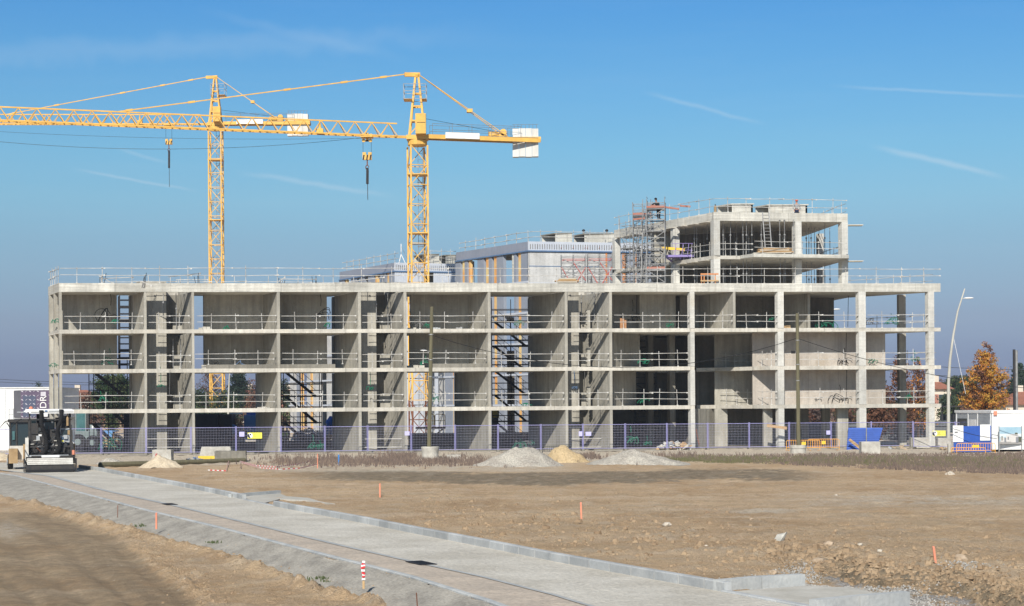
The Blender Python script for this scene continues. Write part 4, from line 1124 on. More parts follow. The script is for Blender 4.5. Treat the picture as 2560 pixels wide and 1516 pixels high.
    b_ = MB().tube([(p.x, p.y, zz1-.6), (p.x+.02, p.y, zz1-.9), (p.x, p.y, zm1)], .15, 6).tube([(p.x+.02, p.y, zm1), (p.x+.03, p.y, ze)], .035, 5); b_.build('lifting_chain', M['blackish'], g)
    return g
crane('taller and nearer looking yellow tower crane standing right of the other one', 1043.5, 185, 187, 344, -260, 172, 1348, (1281, 1346, 323, 394), 1.9, 918, (918, 384, 500), 344, 293, 1268, brown_to=.16)
crane('yellow tower crane standing left, its jib running out of the picture', 539, 252, 193, 311, -420, 252, 776, (719, 771, 286, 341), 1.9, 422, (422, 350, 468), 311, 17, 700, cageside='right')
# ================================================================ finished blocks behind
CL, PG, PS = M['cladding'], M['panel_grey'], M['panel_side']
def ribbed(b_, fr, s0, s1, z0, z1, pitch=.33, dep=.03, d=0.0, t=.1):
    """corrugated cladding sheet as real ribs"""
    n = max(1, int(abs(s1-s0)/pitch)); st = (s1-s0)/n
    for i in range(n):
        a = s0+st*i
        b_.fb(fr, a, a+st*.62, d-dep, d+t, z0, z1); b_.fb(fr, a+st*.62, a+st, d, d+t, z0, z1)
def block(label, K, Kf, Kr, ytop, yb, kpx, strips, wings, openings, boxes, name='building_block'):
    g = thing(name, label, 'building', (K.x, K.y, 0), 0, 'pale blocks behind the concrete frame')
    D = K.y; zt = ZZ(kpx, ytop, D); zb = ZZ(kpx, yb, D)
    dv = (Kr-K).normalized()
    side = Fr(K, Kf, dv); frt = Fr(K, Kr, (Kf-K)/((Kf-K).length))
    Ls = (Kf-K).length; Lf = (Kr-K).length
    # parapet cladding
    b_ = MB(); ribbed(b_, frt, -.05, Lf, zb, zt, .24); b_.build('parapet_front', CL, g)
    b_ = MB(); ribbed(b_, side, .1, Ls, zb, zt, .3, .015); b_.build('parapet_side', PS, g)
    MB().prism([K+dv*.1, Kr, Kr+(Kf-K), Kf+dv*.1], zb+.1, zt-.25).build('roof', M['concrete_old'], g)
    MB().fb(frt, -.12, Lf, -.14, .0, zb-.13, zb-.01).build('flashing', M['steel_blue'], g)
    MB().fb(side, -.1, Ls, -.14, .0, zb-.13, zb-.01).build('flashing', M['steel_blue'], g)
    floors = [zb-.13-3.02*i for i in range(0, 8) if zb-.13-3.02*i > .5]+[0]
    # side face: strips from the near corner going back
    def sidewall(strips, zlist, zmax):
        for zi in range(len(zlist)-1):
            z1, z0 = zlist[zi], zlist[zi+1]
            if z1 > zmax+.01: continue
            for a, b, kind in strips:
                s1, s0 = side.s_at(a), side.s_at(b)
                if kind == 'g': MB().fb(side, s0, s1, 0, .3, z0+.18, z1).build('wall_panel', PG, g)
                elif kind == 'y':
                    MB().fb(side, s0, s0+(s1-s0)*.62, .05, .30, z0+.18, z1).build('insulation', M['insul_yellow'], g)
                    MB().fb(side, s0+(s1-s0)*.62, s1, 1.1, 1.3, z0+.18, z1).build('window_recess', M['concrete'], g)
                elif kind == 'o': MB().fb(side, s0, s1, 2.2, 2.4, z0+.18, z1).build('recess_wall', M['render_white'], g)
                elif kind == 'w': MB().fb(side, s0, s1, .15, .35, z0+.18, z1).build('recess_wall', M['render_white'], g)
            s1, s0 = side.s_at(strips[0][0]), side.s_at(strips[-1][1])
            MB().fb(side, s0, s1, -.06, 2.2, z0-.02, z0+.17).build('floor_edge', CL, g)
    sidewall(strips, floors, 99)
    for wst, ztop in wings:
        zl = [z for z in floors if z <= ztop+.1]
        sidewall(wst, zl, ztop)
        s1, s0 = side.s_at(wst[0][0]), side.s_at(wst[-1][1])
        MB().fb(side, s0, s1, 0, 9, zl[0]+.001, zl[0]+.3).build('wing_roof', M['concrete'], g)
        MB().fb(side, s1-.2, s1, 2.5, 9, 0, zl[0]).build('wing_end_wall', M['concrete'], g)
    MB().fb(side, 0, Ls*1.6, 2.5, 2.7, 0, zb-9.6).build('inner_wall', M['concrete_old'], g)
    openings(g, frt, zb, floors, Lf)
    for a, m1, b, y0, y1, dd in boxes:
        zq = ZZ(m1, y1, D+dd); hh = ZZ(m1, y0, D+dd)-zq
        bg_ = MB(); A_, B_, C_ = WP(a, D+dd+2.2, y0), WP(m1, D+dd, y0), WP(b, D+dd, y0); dep = A_-B_
        bg_.wall(B_, C_, .2, zt-.25, zq+hh); bg_.prism([A_, A_+(C_-B_), A_+(C_-B_)+Vector((0, .2)), A_+Vector((0, .2))], zt-.25, zq+hh)
        bx_ = bg_.build('roof_box', M['concrete_beam'], g)
        MB().prism([B_+Vector((-.1, -.1)), C_, C_+dep, A_+Vector((-.1, 0))], zq+hh+.002, zq+hh+.12).build('roof_box_lid', M['concrete_old'], bx_)
        c = B_+Vector((1.6, 1)); 
    return g, zt, zb, side, frt, Ls, Lf
KB, KBf, KBr = WP(1322, 176, 620), WP(1140, 188.5, 640), WP(1745, 180, 620)
def openB(g, fr, zb, floors, Lf):
    s = lambda px: fr.s_at(px, 0, 660)
    zz = floors[0]
    wb = MB().fb(fr, 0, s(1518), .02, .3, floors[1], zz); wb.build('front_wall', M['render_white'], g)
    MB().fb(fr, s(1518), s(1530), .02, .3, floors[1], zz).build('wall_panel', PG, g)
    MB().fb(fr, s(1514), s(1518), -.02, .02, floors[1], zz).build('insulation', M['insul_orange'], g)
    for a, b in ((1548, 1562), (1570, 1600), (1615, 1640), (1660, 1700)): MB().fb(fr, s(a), s(b), .02, .3, floors[1], zz).build('wall_panel', PG, g)
    MB().fb(fr, s(1556), s(1562.5), -.03, .0, floors[1], zz).build('insulation', M['insul_orange'], g)
    MB().fb(fr, s(1588), s(1592), -.03, .0, floors[1], zz).build('insulation', M['insul_orange'], g)
    MB().fb(fr, 0, Lf, 3, 3.2, floors[1], zz).build('inner_wall', M['concrete_beam'], g)
    MB().fb(fr, 0, s(1500), .0, .02, zz-1.45, zz-1.38).build('joint', M['steel_blue'], g)
    MB().fb(fr, 0, Lf, 0, 6, floors[1]-.2, floors[1]).build('floor_edge', CL, g)
    for i in range(1, len(floors)-1):
        for a, b in ((1322, 1334), (1340, 1362), (1372, 1400)):
            MB().fb(fr, s(a), s(b), .02, .3, floors[i+1]+.0, floors[i]-.2).build('wall_panel', PG, g)
        MB().fb(fr, s(1336), s(1340), .02, .3, floors[i+1]+.0, floors[i]-.2).build('insulation', M['insul_orange'], g)
        MB().fb(fr, s(1334), Lf*.5, 1.4, 1.6, floors[i+1], floors[i]-.2).build('recess_wall', M['render_white'], g)
        MB().fb(fr, 0, Lf*.5, -.06, 1.4, floors[i+1]-.02, floors[i+1]+.17).build('floor_edge', CL, g)
stB = [(1140, 1153, 'g'), (1153, 1163, 'y'), (1163, 1170, 'g'), (1170, 1176, 'y'), (1176, 1195, 'o'), (1195, 1211, 'g'), (1211, 1223, 'y'), (1223, 1231, 'g'), (1231, 1243, 'y'), (1243, 1260, 'g'), (1260, 1286, 'o'), (1286, 1292, 'g'), (1292, 1304, 'y'), (1304, 1322, 'g')]
wgB = [(1058, 1078, 'w'), (1078, 1092, 'o'), (1092, 1112, 'w'), (1112, 1130, 'g'), (1130, 1134, 'y'), (1134, 1140, 'g')]
gB, ztB, zbB, sdB, frB, LsB, LfB = block('nearer pale block with corrugated parapet and yellow insulated reveals behind the roof edge', KB, KBf, KBr, 604, 626, 1322, stB, [(wgB, 12.6)], openB,
    [(1354, 1388, 1431, 586, 604, 3), (1434, 1461, 1537, 587, 605, 3)])
KA, KAf, KAr = WP(987, 203, 660), WP(849, 217, 690), WP(1175, 206, 660)
def openA(g, fr, zb, floors, Lf):
    s = lambda px: fr.s_at(px, 0, 690)
    for i in range(len(floors)-1):
        z1, z0 = floors[i], floors[i+1]
        b_ = MB(); ribbed(b_, fr, 0, s(1063), z0+.1, z1, .26); b_.build('corrugated_wall', CL, g)
        b_ = MB(); ribbed(b_, fr, s(1084), Lf, z0+.1, z1, .26); b_.build('corrugated_wall', CL, g)
        MB().fb(fr, 0, Lf, 3, 3.2, z0+.1, z1).build('inner_wall', M['concrete'], g)
stA = [(849, 862, 'g'), (862, 868, 'y'), (868, 878, 'o'), (878, 893, 'g'), (893, 900, 'o'), (900, 912, 'g'), (912, 921, 'o'), (921, 936, 'g'), (936, 944, 'y'), (944, 952, 'o'), (952, 966, 'g'), (966, 974, 'y'), (974, 987, 'g')]
wgA = [(722, 741, 'w'), (741, 749, 'g'), (749, 754, 'y'), (754, 764, 'o'), (764, 772, 'w'), (772, 779, 'y'), (779, 786, 'w'), (786, 798, 'w'), (798, 813, 'o'), (813, 829, 'w'), (829, 842, 'g'), (842, 849, 'y')]
gA, ztA, zbA, sdA, frA, LsA, LfA = block('farther pale block with corrugated walls behind the right crane mast', KA, KAf, KAr, 657, 677, 987, stA, [(wgA, 12.6)], openA,
    [(1035, 1062, 1098, 638, 657, 3), (1096, 1114, 1150, 640, 657, 3)])
guard('guard rail on the side roof edge of the nearer block', KB+Vector((.4, .2)), KBf+Vector((.4, 0)), ztB-.3, 7, 'guard rails on the blocks behind', h=1.5, rails=(.75, 1.3), r=.035)
guard('guard rail on the front roof edge of the nearer block', KB+Vector((.4, .3)), WP(1530, 178, 600), ztB-.3, 5, 'guard rails on the blocks behind', h=1.5, rails=(.75, 1.3), r=.03)
guard('guard rail on the side roof edge of the farther block', KA+Vector((.4, .2)), KAf+Vector((.4, 0)), ztA-.3, 8, 'guard rails on the blocks behind', h=1.6, rails=(.8, 1.4), r=.035)
guard('guard rail on the front roof edge of the farther block', WP(1065, 204.5, 650), WP(1138, 205, 650), ztA-.3, 3, 'guard rails on the blocks behind', h=1.9, rails=(.9, 1.7), r=.03)
for px, D, y, lb in ((1459, 181, 586, 'left one of two small chimney cowls on the nearer block'), (1517, 181, 586, 'right one of two small chimney cowls on the nearer block')):
    c = WP(px, D, y); z = ZZ(px, y, D)
    g = thing('roof_vent', lb, 'roof vent', (c.x, c.y, z), 0, 'roof vents on the block behind')
    MB().lathe([(.09, -.1), (.09, .3)], (0, 0, 0), 10).build('pipe', M['galv'], g, world=False); MB().lathe([(.16, .3), (.16, .42), (.06, .5)], (0, 0, 0), 10).build('cowl', M['dark_steel'], g, world=False)
# small tripod hoist on the farther block
c = WP(1003, 204, 650); z = ztA-.3
g = thing('tripod_hoist', 'white tripod hoist on the roof of the farther block, left of the crane', 'hoist', (c.x, c.y, z))
for a in (0, 2.1, 4.2): MB().tube([(math.cos(a)*.6, math.sin(a)*.6, 0), (0, 0, 1.3)], .05, 6).build('leg', M['white_paint'], g, world=False)
MB().tube([(0, 0, 1.2), (0, 0, 2.5)], .05, 6).build('mast', M['white_paint'], g, world=False); MB().tube([(0, 0, 2.3), (.8, 0, .6)], .025, 5).build('cable', M['galv'], g, world=False)

# ================================================================ scaffolds
def scaffold(name, label, cat, p0, p1, dep, z0, z1, lifts, bays, m, r=.03, boards=None, diag=True, toe=None, jitter=0.0, group=None, redlift=None):
    p0 = Vector(p0); p1 = Vector(p1); d = p1-p0; u = Vector((-d.y, d.x)).normalized()
    if u.y < 0: u = -u
    u = u*dep
    g = thing(name, label, cat, (p0.x, p0.y, z0), 0, group)
    for i in range(bays+1):
        for k in (0, 1):
            q = p0+d*(i/bays)+u*k
            MB().tube([(q.x, q.y, z0), (q.x+random.uniform(-jitter, jitter), q.y, z1+random.uniform(0, .3))], r, 6).build('standard', m, g)
    for li, z in enumerate(lifts):
        b_ = MB()
        for k in (0, 1):
            for dz in (0, .5, 1.0):
                if z+dz > z1: continue
                b_.tube([(*(p0+u*k), z+dz), (*(p1+u*k), z+dz)], r*.85, 5)
        for i in range(bays+1):
            q = p0+d*(i/bays); b_.tube([(*q, z), (*(q+u), z)], r*.85, 5); b_.tube([(*q, z+1.0), (*(q+u), z+1.0)], r*.7, 5)
        b_.build('ledgers', M['red_tube'] if redlift is not None and li in redlift else m, g)
        if boards and li in boards:
            MB().prism([p0+u*.04, p1+u*.04, p1+u*.96, p0+u*.96], z+.03, z+.08).build('deck', M['galv'] if name != 'stair_tower' else M['dark_steel'], g)
        if toe and li in toe:
            MB().wall(p0-u*.03, p1-u*.03, .05, z+.09, z+.26).build('toe_board', M['board_red'], g)
        if diag and li < len(lifts)-1:
            a, c = (p0, p1) if li % 2 else (p1, p0)
            MB().tube([(*(a-u*.02), z), (*(c-u*.02), lifts[li+1])], r*.85, 5).build('brace', m, g)
            MB().tube([(*(a+u*1.02), lifts[li+1]), (*(c+u*1.02), z)], r*.85, 5).build('brace', m, g)
            MB().tube([(*(p0), lifts[li+1]), (*(p0+u), z)], r*.8, 5).build('brace', m, g)
    return g, p0, d, u
def stair_tower(label, px0, px1, D, zs, zt, flight_px=None, dep=1.6):
    m = M['dark_steel']
    lifts = zs
    g, p0, d, u = scaffold('stair_tower', label, 'stair tower', WP(px0, D), WP(px1, D), dep, 0, zt, lifts, 2, m, .038, boards=range(len(zs)), diag=False, group='black stair towers behind the open bays')
    L_ = d.length; dn = d.normalized()
    for i in range(len(zs)-1):
        za, zb = zs[i], zs[i+1]; k = i % 2
        off_ = u*(.1+.42*k)+u*.0
        a = p0+dn*(.25)+off_; c = p0+dn*(L_-.35)+off_
        A_ = Vector((a.x, a.y, zb)); C_ = Vector((c.x, c.y, za))
        b_ = MB()
        for kk in (0, .36):
            o_ = Vector((u.x*kk, u.y*kk, 0)); b_.beam(A_+o_, C_+o_, .06, .18)
        n = 9
        for j in range(n): p = A_.lerp(C_, (j+.5)/n); b_.box(p.x-.14, p.x+.14, p.y, p.y+u.y*.38, p.z-.02, p.z+.02)
        b_.build('stair_flight', m, g)
        b_ = MB()
        for h in (.55, 1.05): b_.beam(A_+Vector((0, -.03, h)), C_+Vector((0, -.03, h)), .035)
        for j in range(5): p = A_.lerp(C_, (j+.5)/5); b_.beam(p+Vector((0, -.03, 0)), p+Vector((0, -.03, 1.05)), .04)
        b_.build('handrail', m, g)
    return g
stair_tower('black stair tower behind the far left end bay', 222, 318, 142.5, [0, 2.2, 4.4, 6.4], 7.4)
g_, *_r = scaffold('scaffold_ladder_tower', 'narrow black scaffold tower seen in the far left bay opening', 'scaffold', WP(297, 143.5), WP(325, 143.6), .9, 6.4, 12.3, [7, 8.1, 9.4, 10.5, 11.6], 1, M['dark_steel'], .05, boards=(1, 3), diag=False)
stair_tower('black stair tower behind the fourth bay, beside a blue tarpaulin', 702, 798, 145.5, [0, 2.15, 4.3, 6.35], 6.7)
stair_tower('tall black stair tower filling the seventh bay', 1229, 1326, 146.5, [0, 2.15, 4.3, 6.3, 8.3, 10.3], 12.0)
# rooftop scaffold tower beside the left face of the rooftop level
scaffold('scaffold_tower', 'front bay of the tall galvanised scaffold tower with red toe boards', 'scaffold', WP(1617, 147.6, 620), WP(1662, 147.4, 620), 1.4, Z4, 20.1, [Z4+1.0, Z4+2.05, Z4+3.3, Z4+4.2, Z4+5.2, Z4+6.15, Z4+7.05], 1, M['galv'], .035, boards=(1, 4, 6), toe=(1, 6), diag=True)
scaffold('scaffold_tower', 'rear bay of the tall galvanised scaffold tower, with steep ladders', 'scaffold', WP(1583, 152.6, 620), WP(1628, 152.4, 620), 1.6, Z4, 20.6, [Z4+.8, Z4+2.0, Z4+3.1, Z4+4.1, Z4+5.1, Z4+6.2, Z4+7.0], 2, M['galv'], .033, boards=(3, 6), toe=(6,), diag=True, jitter=.1)
scaffold('scaffold_tower', 'far bay of the galvanised scaffold, against the left face of the rooftop level', 'scaffold', WP(1553, 157, 620), WP(1592, 156.4, 620), 1.4, Z4, 19.4, [Z4+.8, Z4+1.6, Z4+2.6, Z4+3.6, Z4+4.6, Z4+5.6], 2, M['galv'], .03, boards=(2, 4), diag=True, jitter=.15)
scaffold('scaffold_tower', 'slim dark scaffold bay between the tall tower and the white roof column', 'scaffold', WP(1628, 151.2, 620), WP(1652, 151, 620), 1.0, Z4, 17.6, [Z4+.9, Z4+1.9, Z4+2.9, Z4+3.9], 1, M['asph_metal'], .032, boards=(1, 3), diag=True, jitter=.1)
for k, (a, b, z0, z1, D) in enumerate(((1598, 1622, Z4, Z4+3.6, 151), (1592, 1618, Z4+3.2, Z4+7.8, 151.6), (1606, 1612, Z4+.2, Z4+5.5, 151.2))):
    pa, pb = WP(a, D, 620), WP(b, D+.3, 620)
    g = thing('ladder', '%s aluminium ladder leaning inside the scaffold tower' % ('lowest', 'topmost', 'middle')[k], 'ladder', (pa.x, pa.y, z0), 0, 'ladders in the scaffold tower')
    A_ = Vector((pa.x, pa.y, z0)); B2 = Vector((pb.x, pb.y, z1))
    for s in (-.2, .2): MB().beam(A_+Vector((s, 0, 0)), B2+Vector((s, 0, 0)), .06).build('stile', M['galv'], g)
    b_ = MB(); n = int((z1-z0)/.3)
    for i in range(1, n): p = A_.lerp(B2, i/n); b_.tube([p+Vector((-.2, 0, 0)), p+Vector((.2, 0, 0))], .02, 4)
    b_.build('rungs', M['galv'], g)
pa, pb = WP(1922, 145.6, 620), WP(1914, 145.75, 540)
g = thing('ladder', 'long aluminium ladder leaning against the topmost roof beam', 'ladder', (pa.x, pa.y, ZP1+.033))
A_ = Vector((pa.x, pa.y, ZP1+.033)); B2 = Vector((pb.x, pb.y, ZT-.05))
for s in (-.26, .26): MB().beam(A_+Vector((s, 0, 0)), B2+Vector((s, 0, 0)), .08).build('stile', M['galv'], g)
b_ = MB()
for i in range(1, 13): p = A_.lerp(B2, i/13); b_.tube([p+Vector((-.26, 0, 0)), p+Vector((.26, 0, 0))], .025, 4)
b_.build('rungs', M['galv'], g)
# red and silver scaffold standing on the roof in front of the nearer block
MB_P0, MB_P1 = WP(1404, 150, 690), WP(1466, 150, 690)
for k, (a, b) in enumerate(((1404, 1464), (1470, 1530))):
    z0 = Z4 if False else 12.5
    g, p0, d, u = scaffold('mobile_scaffold', '%s half of the low silver scaffold with red top rails' % ('left', 'right')[k], 'scaffold', WP(a, 151, 690), WP(b, 151, 690), 1.6, 13.06, 16.0, [13.3, 14.1, 14.95, 15.7], 2, M['galv'], .035, boards=None, diag=True, redlift=(3,), group='red topped scaffolds')
    for s0, s1, za, zb in ((0, .5, 13.3, 15.0), (1, .5, 13.3, 15.0), (0, .5, 15.4, 13.9), (.5, 1, 13.9, 15.4)):
        q0 = p0+d*s0-u*.05; q1 = p0+d*s1-u*.05; MB().tube([(*q0, zb), (*q1, za)], .04, 5).build('brace', M['red_tube'] if za < zb else M['galv'], g)
# pale slab of a lower roof and its clutter between the front roof and the nearer block
c0, c1 = WP(1380, 149.5, 700), WP(1745, 152, 700)
g = thing('low_roof_slab', 'pale concrete slab on short dark supports behind the roof edge, under the red topped scaffold', 'slab', (c0.x, c0.y, 0))
MB().prism([c0, c1, c1+Vector((0, 10)), c0+Vector((0, 10))], 12.75, 13.05).build('slab', M['concrete_beam'], g)
MB().prism([c0+Vector((1, 1)), c1+Vector((0, 1)), c1+Vector((0, 9)), c0+Vector((1, 9))], 0, 12.74).build('support_wall', M['concrete_old'], g)
# ================================================================ trees, houses and the horizon
import numpy as np
def leaves(name, centers, size, m, parent, flat=.5, seed=0):
    rg = np.random.RandomState(seed); n = len(centers); c = np.array(centers)
    a = rg.normal(size=(n, 3)); a /= np.linalg.norm(a, axis=1)[:, None]
    b = rg.normal(size=(n, 3)); b -= a*(a*b).sum(1)[:, None]; b /= np.linalg.norm(b, axis=1)[:, None]
    sz = size*rg.uniform(.6, 1.4, size=(n, 1)); a = a*sz; b = b*sz*flat
    v = np.stack([c-a, c-b, c+a, c+b], 1).reshape(-1, 3)
    off = parent.location if parent else Vector((0, 0, 0))
    v -= np.array(off)
    me = bpy.data.meshes.new(name); me.vertices.add(4*n); me.vertices.foreach_set('co', v.astype('f4').ravel())
    me.loops.add(4*n); me.loops.foreach_set('vertex_index', np.arange(4*n, dtype='i4'))
    me.polygons.add(n); me.polygons.foreach_set('loop_start', np.arange(0, 4*n, 4, dtype='i4')); me.polygons.foreach_set('loop_total', np.full(n, 4, dtype='i4'))
    ms = m if isinstance(m, (list, tuple)) else [m]
    for mm in ms: me.materials.append(mm)
    if len(ms) > 1:
        # colour by clump so that light and dark masses show
        q = np.array([noise.noise(Vector((p[0]*.9, p[1]*.9, p[2]*.9+seed))) for p in c])
        me.polygons.foreach_set('material_index', np.clip(((q+.45)/.9*len(ms)).astype('i4'), 0, len(ms)-1))
    me.update(calc_edges=True); me.validate()
    o = bpy.data.objects.new(name, me); col.objects.link(o)
    if parent: o.parent = parent
    return o
def tree(label, px, D, ybase_z, ytop, wpx, prof, mats, n, lsize, name='tree', group=None, seed=1, limbs=14, clump=.55, trunk_r=.16, lean=0, cat='tree', trunk_top=.9, xs=1.0, pine=False):
    rg = random.Random(seed)
    X = PX(px, D); z0 = ybase_z; H = ZZ(px, ytop, D)-z0; W = wpx/FOC*D/2
    g = thing(name, label, cat, (X, D, z0), 0, group)
    b_ = MB(); top = Vector((X+lean*H, D, z0+H*trunk_top))
    pts = [Vector((X, D, z0)).lerp(top, i/6)+Vector((rg.uniform(-.05, .05)*i*.3, rg.uniform(-.05, .05)*i*.3, 0)) for i in range(7)]
    b_.tube(pts, trunk_r*1.15, 7, trunk_r*.15); b_.build('trunk', M['bark'], g)
    cs = []; lb = MB()
    for i in range(limbs):
        t = .18+.8*(i/limbs)+rg.uniform(-.02, .02)
        a = i*2.4+rg.uniform(-.4, .4)
        k = t*6; j = min(5, int(k)); root = pts[j].lerp(pts[j+1], k-j)
        zt_ = t*trunk_top
        rr = prof(min(.98, zt_+.06))*W*rg.uniform(.75, 1.1)
        if rr < .1: continue
        rise = (.10 if pine else .45)*rr
        tip = root+Vector((math.cos(a)*rr, math.sin(a)*rr, rise))
        mid = root.lerp(tip, .5)+Vector((0, 0, -.04*rr if pine else .08*rr))
        lb.tube([root, mid, tip], trunk_r*.42*(1-t*.6), 5, .015)
        m_ = max(2, int(rr/ (clump*.8)))
        for q in range(m_):
            f = (q+.7)/m_
            c = root.lerp(mid, f*2) if f < .5 else mid.lerp(tip, f*2-1)
            for _ in range(2):
                cs.append((c+Vector((rg.uniform(-1, 1), rg.uniform(-1, 1), rg.uniform(-.6, .8)))*clump*.7, clump*rg.uniform(.55, 1.15)))
                c2 = cs[-1][0]
                if rg.random() < .5: lb.tube([root.lerp(c, .6), c2], .02, 4, .008)
    lb.build('limbs', M['bark'], g)
    # extra clumps over the outline
    for i in range(int(limbs*2.2)):
        t = rg.uniform(.08, .99); a = rg.uniform(0, 6.28); rr = prof(t)*W*rg.uniform(.55, 1.02)
        cs.append((Vector((X+lean*H*t+math.cos(a)*rr, D+math.sin(a)*rr, z0+H*t)), clump*rg.uniform(.45, .95)))
    pts2 = []
    per = max(4, n//max(1, len(cs)))
    for c, r in cs:
        for _ in range(per):
            v = Vector((rg.gauss(0, 1), rg.gauss(0, 1), rg.gauss(0, .75)))*r*.5
            pts2.append(tuple(c+v))
    o = leaves('crown', pts2, lsize, mats, g, .55, seed)
    return g
def p_oval(t): return math.sin(math.pi*max(0, min(1, (t-.05)/.97)))**.65 if t > .05 else 0
def p_maple(t): return (.30+.70*min(1, t/.16)) * (1 if t < .52 else max(.05, 1-(t-.52)/.50))**.9 * (.86+.14*math.sin(t*23))
def p_cone(t): return (.35+.65*min(1, t/.2))*(1-t)**.62 if t > .02 else .2
def p_umb(t): return 0 if t < .35 else math.sin(math.pi*min(1, (t-.35)/.65*.88+.10))**.5
def p_bush(t): return math.sqrt(max(0, 1-(t*1.0)**2))
LO, LG, LB, LP, LD, LN, TW = (M[k] for k in ('leaf_orange', 'leaf_gold', 'leaf_brown', 'leaf_pine', 'leaf_dark', 'leaf_green', 'twig'))
tree('orange autumn tree standing behind the white site hut at right', 2463, 160, 0, 856, 146, p_maple, [LG, LO, LG, LO, LB], 15000, .088, name='autumn_tree', seed=5, limbs=64, clump=.34, trunk_r=.12)
tree('reddish brown autumn tree behind the right end columns, left one', 2252, 160, 0, 886, 84, p_maple, [LB, LB], 3600, .10, name='autumn_tree', seed=9, limbs=44, clump=.40, trunk_r=.2, group='brown trees behind the right end')
tree('sparse brown autumn tree behind the right end columns, right one', 2295, 163, 0, 895, 96, p_maple, [LB, LB, LO, LB], 2800, .10, name='autumn_tree', seed=12, limbs=40, clump=.42, trunk_r=.13, group='brown trees behind the right end')
tree('low brown tree left of the right end columns', 2196, 166, 0, 958, 60, p_oval, [LB, LB], 4500, .11, name='autumn_tree', seed=14, limbs=22, clump=.5, group='brown trees behind the right end')
for i, (px, D, yt, wp, pf, ms, nm, lb, n, ls, gr) in enumerate((
    (280, 230, 938, 108, p_umb, [LP, LP, LN], 'pine_tree', 'broad umbrella pine behind the black stair tower at far left', 9000, .22, None),
    (2402, 330, 943, 96, p_umb, [LP, LN, LP], 'pine_tree', 'broad green pine behind the street lamp at right', 9000, .26, None),
    (2548, 300, 912, 78, p_cone, [LD, LD], 'cedar_tree', 'dark layered cedar at the right edge of the picture', 8000, .26, None),
    (596, 300, 918, 70, p_cone, [LD, LD], 'cedar_tree', 'dark cedar seen through the third bay', 6500, .25, None),
    (526, 270, 922, 70, p_oval, [TW, TW], 'bare_tree', 'bare grey tree behind the left crane mast', 3200, .16, None),
    (2190, 300, 925, 66, p_cone, [LD, LP], 'cedar_tree', 'dark evergreen left of the rear corner column', 6000, .26, None),
    (1432, 300, 980, 60, p_bush, [LD, LP], 'evergreen_tree', 'dark evergreen behind the third narrow shaft', 2000, .3, None),
    (98, 330, 955, 22, p_cone, [LD, LP], 'evergreen_tree', 'small dark tree above the white tent', 1500, .2, None),
    (632, 310, 950, 70, p_oval, [TW, LB], 'bare_tree', 'bare reddish tree at the right of the third bay opening', 3000, .18, None),
    (2345, 360, 948, 70, p_oval, [TW, TW], 'bare_tree', 'bare grey tree above the tiled house roof', 3200, .2, None),
    (2330, 260, 985, 60, p_bush, [LN, LP], 'round_shrub', 'dark green shrub in front of the white house', 2600, .2, None),
    (2372, 240, 990, 56, p_bush, [LN, LN, LD], 'round_shrub', 'round green shrub right of the street lamp base', 2600, .2, None),
    (2428, 260, 978, 64, p_bush, [TW, LB], 'round_shrub', 'brownish shrub left of the orange tree', 2600, .2, None),
    (2520, 250, 1000, 60, p_bush, [LN, LB], 'round_shrub', 'low shrub right of the orange tree', 2000, .2, None),
    (2120, 250, 1012, 90, p_bush, [LB, TW], 'round_shrub', 'brown shrub behind the ground floor piers at right', 2600, .2, None),
    (2170, 240, 1008, 80, p_bush, [LB, LN], 'round_shrub', 'brown and green shrub seen left of the thick column', 2600, .2, None),
    (2040, 250, 1015, 70, p_bush, [LB, TW], 'round_shrub', 'brown shrub seen between the ground floor piers', 2200, .2, None),
    (210, 260, 985, 80, p_bush, [TW, LB], 'round_shrub', 'brown thicket behind the left end columns', 2600, .2, None),
    (345, 290, 990, 70, p_bush, [LN, TW], 'round_shrub', 'low thicket behind the first partition wall', 2000, .2, None),
    (500, 250, 975, 60, p_bush, [LN, LD], 'round_shrub', 'dark green shrub left of the left crane mast', 2400, .2, None),
    (560, 245, 978, 80, p_bush, [LD, LN], 'round_shrub', 'dark green shrub right of the left crane mast', 2400, .2, None),
    (640, 260, 982, 80, p_bush, [LB, TW], 'round_shrub', 'brown thicket at the right of the third bay', 2400, .2, None),
    (712, 300, 950, 40, p_bush, [LN, LD], 'round_shrub', 'green tree top left of the fourth bay stair tower', 1600, .22, None))):
    tree(lb, px, D, 0, yt, wp, pf, ms, n, ls*.75, name=nm, seed=20+i, limbs=26, clump=.75 if pf != p_bush else .8, trunk_r=.3, cat='shrub' if nm == 'round_shrub' else 'tree', group='shrubs beyond the site' if nm == 'round_shrub' else None)
def mass(name, label, x0, x1, D, h, seed, ms, n=7000, ls=.45):
    rg = random.Random(seed); pts = []
    A_, B_ = PX(x0, D), PX(x1, D)
    for _ in range(n):
        x = rg.uniform(A_, B_); hh = h*(.65+.55*nz3(x, seed, 0, .045)+.35*nz3(x, seed, 4, .2))
        pts.append((x, D+rg.uniform(-4, 6), rg.random()**.7*max(.6, hh)))
    o = leaves(name, pts, ls, ms, None, .6, seed); o['label'] = label; o['category'] = 'wood'; o['kind'] = 'stuff'
mass('far_wood', 'dull brown and green belt of trees along the horizon', -1200, 3800, 420, 7.2, 3, [TW, LD, LB, LP, TW], 30000, .7)
mass('far_hedge', 'low brown hedge line beyond the site', -600, 3400, 300, 2.9, 8, [LB, TW, LN], 14000, .4)
